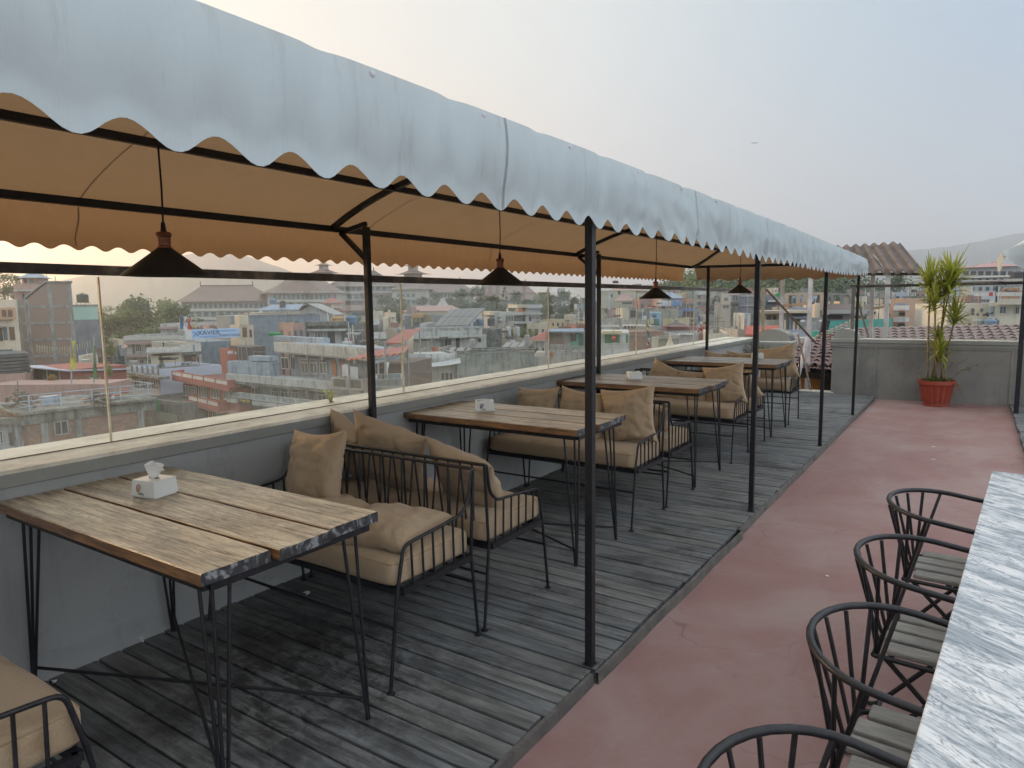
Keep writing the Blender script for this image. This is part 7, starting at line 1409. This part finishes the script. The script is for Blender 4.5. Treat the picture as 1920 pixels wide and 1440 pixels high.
for i in range(5):
    a=1862+i*11; q=[atd(a+8,531,41),atd(a+17,531,41),atd(a+9,537,39.2),atd(a,537,39.2)]; o=[p-B.O for p in q]; o=[B.R@p for p in o]; MB().add(o+[p+Vector((0,0,.06)) for p in o],[(3,2,1,0),(4,5,6,7),(0,1,5,4),(1,2,6,5),(2,3,7,6),(3,0,4,7)]).build('solar_panel',paint('solar_face',(.13,.14,.145)),B.t)
x_,z_=B.L(1868,537,.3); MB().box(x_,x_+.12,.3,.42,B.H-.6,z_).build('post',DKOP,B.t)
for i in range(12):
    px=1832+i*7.2; b=atd(px,551.5,39); m=MB(); m.grid(lambda u,v:(.34*(u-.5)*1.2,.03*math.sin(u*6+i),-.0+.28*v),4,2); tag(m.build('hanging_cloth',FW if i!=4 else FR,loc=(b.x,b.y,b.z-.14),thick=.01),('white cloth %s on the roof line of the tall white house'%('first','second','third','fourth','fifth, red','sixth','seventh','eighth','ninth','tenth','eleventh','last')[i]),'laundry','cloths on the white house roof line')
tank('square-looking blue tank behind the end glass',1855,622,597,19,26,TANKBL,6); tank('pale grey tank left of the blue tank',1830,622,597,15,26,TANKG,6); tank('dark tank right behind the blue tank',1866,622,597,9,27.5,TANKB,5)
birdm=paint('crow',(.02,.02,.025),(.03,.03,.03))
def bird(lab,px,py,d,s=.18,fly=False):
    b=atd(px,py,d); t=MB()
    if fly:
        t.add([(-s*2.4,0,s*.5),(-s*.9,0,s*.1),(0,0,0),(s*.9,0,.12*s),(s*2.4,0,s*.25),(s*.9,s*.7,0),(0,s*1.2,0),(-s*.9,s*.7,0)],[(0,1,7),(1,2,6,7),(2,3,5,6),(3,4,5)]); t.tube([(-.1*s,-s*.9,0),(0,0,0),(0,s*1.2,0)],[s*.12,s*.3,s*.08],6); o=t.build('bird',paint('pale_bird',(.5,.5,.52),(.4,.4,.42)),loc=tuple(b),rz=.5)
    else:
        t.tube([(-s*1.1,0,s*.25),(-s*.4,0,s*.4),(s*.3,0,s*.55),(s*.62,0,s*.95),(s*.95,0,s*.92)],[s*.05,s*.26,s*.30,s*.17,s*.03],8); t.tube([(0,0,.0),(.05*s,0,s*.4)],s*.04,4); o=t.build('bird',birdm,loc=tuple(b),rz=px)
    tag(o,lab,'bird')
bird('pale bird flying alone in the open sky',1415,268,60,.25,True)
for i,(px,py,d,l) in enumerate([(1824,592,26,'dark bird on the pale grey tank, leftmost'),(1833,594,26,'second dark bird on the pale grey tank'),(1848,593,26,'dark bird landing on the blue tank'),(1852,595,26,'dark bird beside the landing one'),(1586,531,13.2,'small dark bird on the end of the dark handrail'),(1600,530,13.2,'small dark bird further along the dark handrail'),(1859,590,30,'bird on the light blue wall ledge')]): bird(l,px,py,d,.16 if d>14 else .05)
# long blue institutional building
B=Bd('blue_institution','long pale blue building with a faded pink hipped roof below the mountain','building',(1797,502),(1918,500),d=120,d1=118,depth=16,base=-6); B.body(C('institution_blue',(.42,.50,.60),(.38,.46,.56),.3,True,.1),flat=0); m=MB(); zr_=B.L(1850,490,6)[1]; hip(m,0,B.W,0,16,B.H-.1,zr_,7,1.2); m.build('roof',C('faded_pink_roof',(.42,.21,.19)),B.t)
for j,(y0,y1) in enumerate(((508.5,516),(522,524.5),(538,545))):
    for i in range(8): a=1806+i*14; B.hole(a,y0,a+10 if j==0 else a+7,y1,-.1,PANE)
B.b('ledge',FRW,1797,517,1918,520,-1,0); B.b('ledge',FRW,1797,525,1918,526.5,-.8,0)
B=Bd('white_crest_house','white house corner with a black tank in front of the blue institution','house',(1884,523),(1930,522),d=70,depth=6,base=-4); B.body(WHT,flat=0); tank('black tank at the right edge above a white wall',1907,522,508,18,71,TANKB,4)
# fill: distant roofscape
FC=[CREAM,WHT,CONC,PINK,PBLU,YEL,C('brick_red2',(.33,.14,.1),(.28,.13,.1),.5),C('dusty_cream',(.4,.36,.3)),ORNG,LAV]
NM=['cream','white','grey','pink','pale blue','yellow','brick red','dusty beige','orange','lavender']
WHERE=[(640,646,30,41,'half hidden by the second rear post, low'),(560,606,22,64,'between the tall blue wall and the mossy house'),(748,655,24,36,'under the upper red awning'),(778,668,18,38,'left of the curved balcony house'),(842,600,24,60,'directly behind the solar array'),(930,606,24,66,'left end below the concrete house'),(1078,596,26,95,'above the yellow row house'),(1140,604,20,58,'beside the pale blue pillar'),(1210,600,20,60,'above the blue shack'),(1300,585,24,82,'below the fourth lamp, left'),(1320,575,20,90,'right of the cream balcony tower'),(1410,575,26,86,'left of the slanting beam, high'),(1450,598,24,60,'above the coral tile roof'),(1530,596,22,48,'behind the teal net, left'),(1660,604,26,44,'behind the teal net, right'),(395,625,20,85,'behind the blue signboard, low'),(150,690,24,58,'behind the maroon shed'),(1128,560,14,150,'on the slope right of the nearest post'),(1250,545,26,150,'below the hill, right of the third lamp cord'),(1420,545,30,150,'at the foot of the hill beside the second front post'),(1590,556,26,100,'left of the thin brace behind the awning end'),(1805,556,30,75,'right of the tall dracaena crown'),(1195,545,26,105,'under the third pendant lamp'),(1215,560,30,85,'left of the third lamp shade'),(1268,550,26,115,'right of the third lamp shade'),(1290,560,24,100,'left of the cream balcony tower'),(1225,572,26,75,'behind the teal shack'),(1395,540,30,130,'behind the second front post'),(1440,552,34,110,'below the wooded hill, far left'),(1505,552,40,120,'behind the ochre frame'),(1608,545,30,140,'behind the grey handrail post'),(1625,556,34,110,'right of the thin brace'),(1640,548,26,170,'behind the shelter post'),(1650,560,30,90,'left of the dark round tree'),(1690,548,26,130,'above the orange house'),(1735,545,36,150,'behind the dracaena leaves'),(1765,548,34,120,'behind the dracaena crown'),(1600,565,40,80,'low behind the end glass, left'),(1640,570,40,72,'low behind the end glass, middle'),(1108,565,20,130,'left of the yellow apartment'),(1093,570,22,120,'beside the nearest front post'),(1000,605,24,72,'behind the red hipped roof'),(880,594,30,95,'behind the dark tank'),(906,592,26,100,'right of the solar array'),(765,590,24,90,'right of the second glass joint'),(700,600,30,80,'behind the second rear post'),(690,640,30,45,'right of the mossy white house'),(735,605,26,70,'above the cluttered house'),(790,640,30,40,'left of the solar house'),(800,655,34,37,'beside the dark red crate'),(1060,612,26,62,'above the blue sheet roof'),(1092,608,24,60,'right end above the blue sheet roof'),(1050,540,10,330,'far white tower house on the ridge'),(262,566,16,260,'on the forest ridge, left of the palace'),(245,569,12,260,'on the forest ridge beside a tank'),(1020,548,22,300,'on the ridge behind the palace trees'),(480,588,26,105,'behind the cream stair tower'),(225,655,24,70,'between grove and flag pole'),(1170,606,30,48,'behind the white balustrade pillar'),(1255,598,24,58,'behind the grey canopy'),(1330,616,30,52,'behind the third rear post'),(1354,626,30,46,'below the beige block'),(1398,618,30,44,'left of the pale handrail post'),(1345,625,40,36,'low above the coping left of the shrub')]
r5=random.Random(21); nms={}
for i,(px,py,w_,d,wh) in enumerate(WHERE):
    c=r5.randrange(len(FC)); B=Bd('town_house','%s flat-roofed house %s'%(NM[c],wh),'house',(px-w_/2,py),(px+w_/2,py+r5.uniform(-1,1)),d=d,d1=d*r5.uniform(.96,1.04),depth=8)
    B.body(FC[c],flat=.4); hpx=w_; fl=3.1/DD(d)*FP; ncol=max(2,int(w_/9))
    for j in range(1 if d>200 else (3 if d<100 else 2)):
        y0=py+fl*(.35+j); 
        for k in range(ncol):
            a=px-w_/2+w_*(k+.25)/ncol; B.hole(a,y0,a+w_*.45/ncol,y0+fl*.45,-.04,(PANE,CURT,DKOP,PANB)[r5.randrange(4)])
        if j and r5.random()<.7: B.b('balcony',FC[(c+1)%2],px-w_/2,y0-fl*.2,px+w_*.3,y0-fl*.05,-1.1,0)
    B.sidewin(1,2,3); B.sidewin(0,2,3)
    if r5.random()<.6 and w_>14: B.b('roof_room',FC[(c+2)%4],px-w_*.1,py-fl*.55,px+w_*.3,py,2,6)
HAZE_D=.00052
# ---------------- haze ----------------
def add_haze():
    m=MB(); m.box(-3200,2400,-150,3900,-26,330); o=m.build('haze',HAZEM); tag(o,'pale evening haze over the city','haze',kind='stuff'); return o
t=bpy.data.materials.new('haze_air'); t.use_nodes=True; N=t.node_tree.nodes; 
for n in list(N):
    if n.type=='BSDF_PRINCIPLED': N.remove(n)
pv=N.new('ShaderNodeVolumePrincipled'); pv.inputs['Color'].default_value=(.93,.95,1,1); pv.inputs['Density'].default_value=HAZE_D; pv.inputs['Anisotropy'].default_value=.75
t.node_tree.links.new(pv.outputs[0],[n for n in N if n.type=='OUTPUT_MATERIAL'][0].inputs['Volume']); HAZEM=t
add_haze()
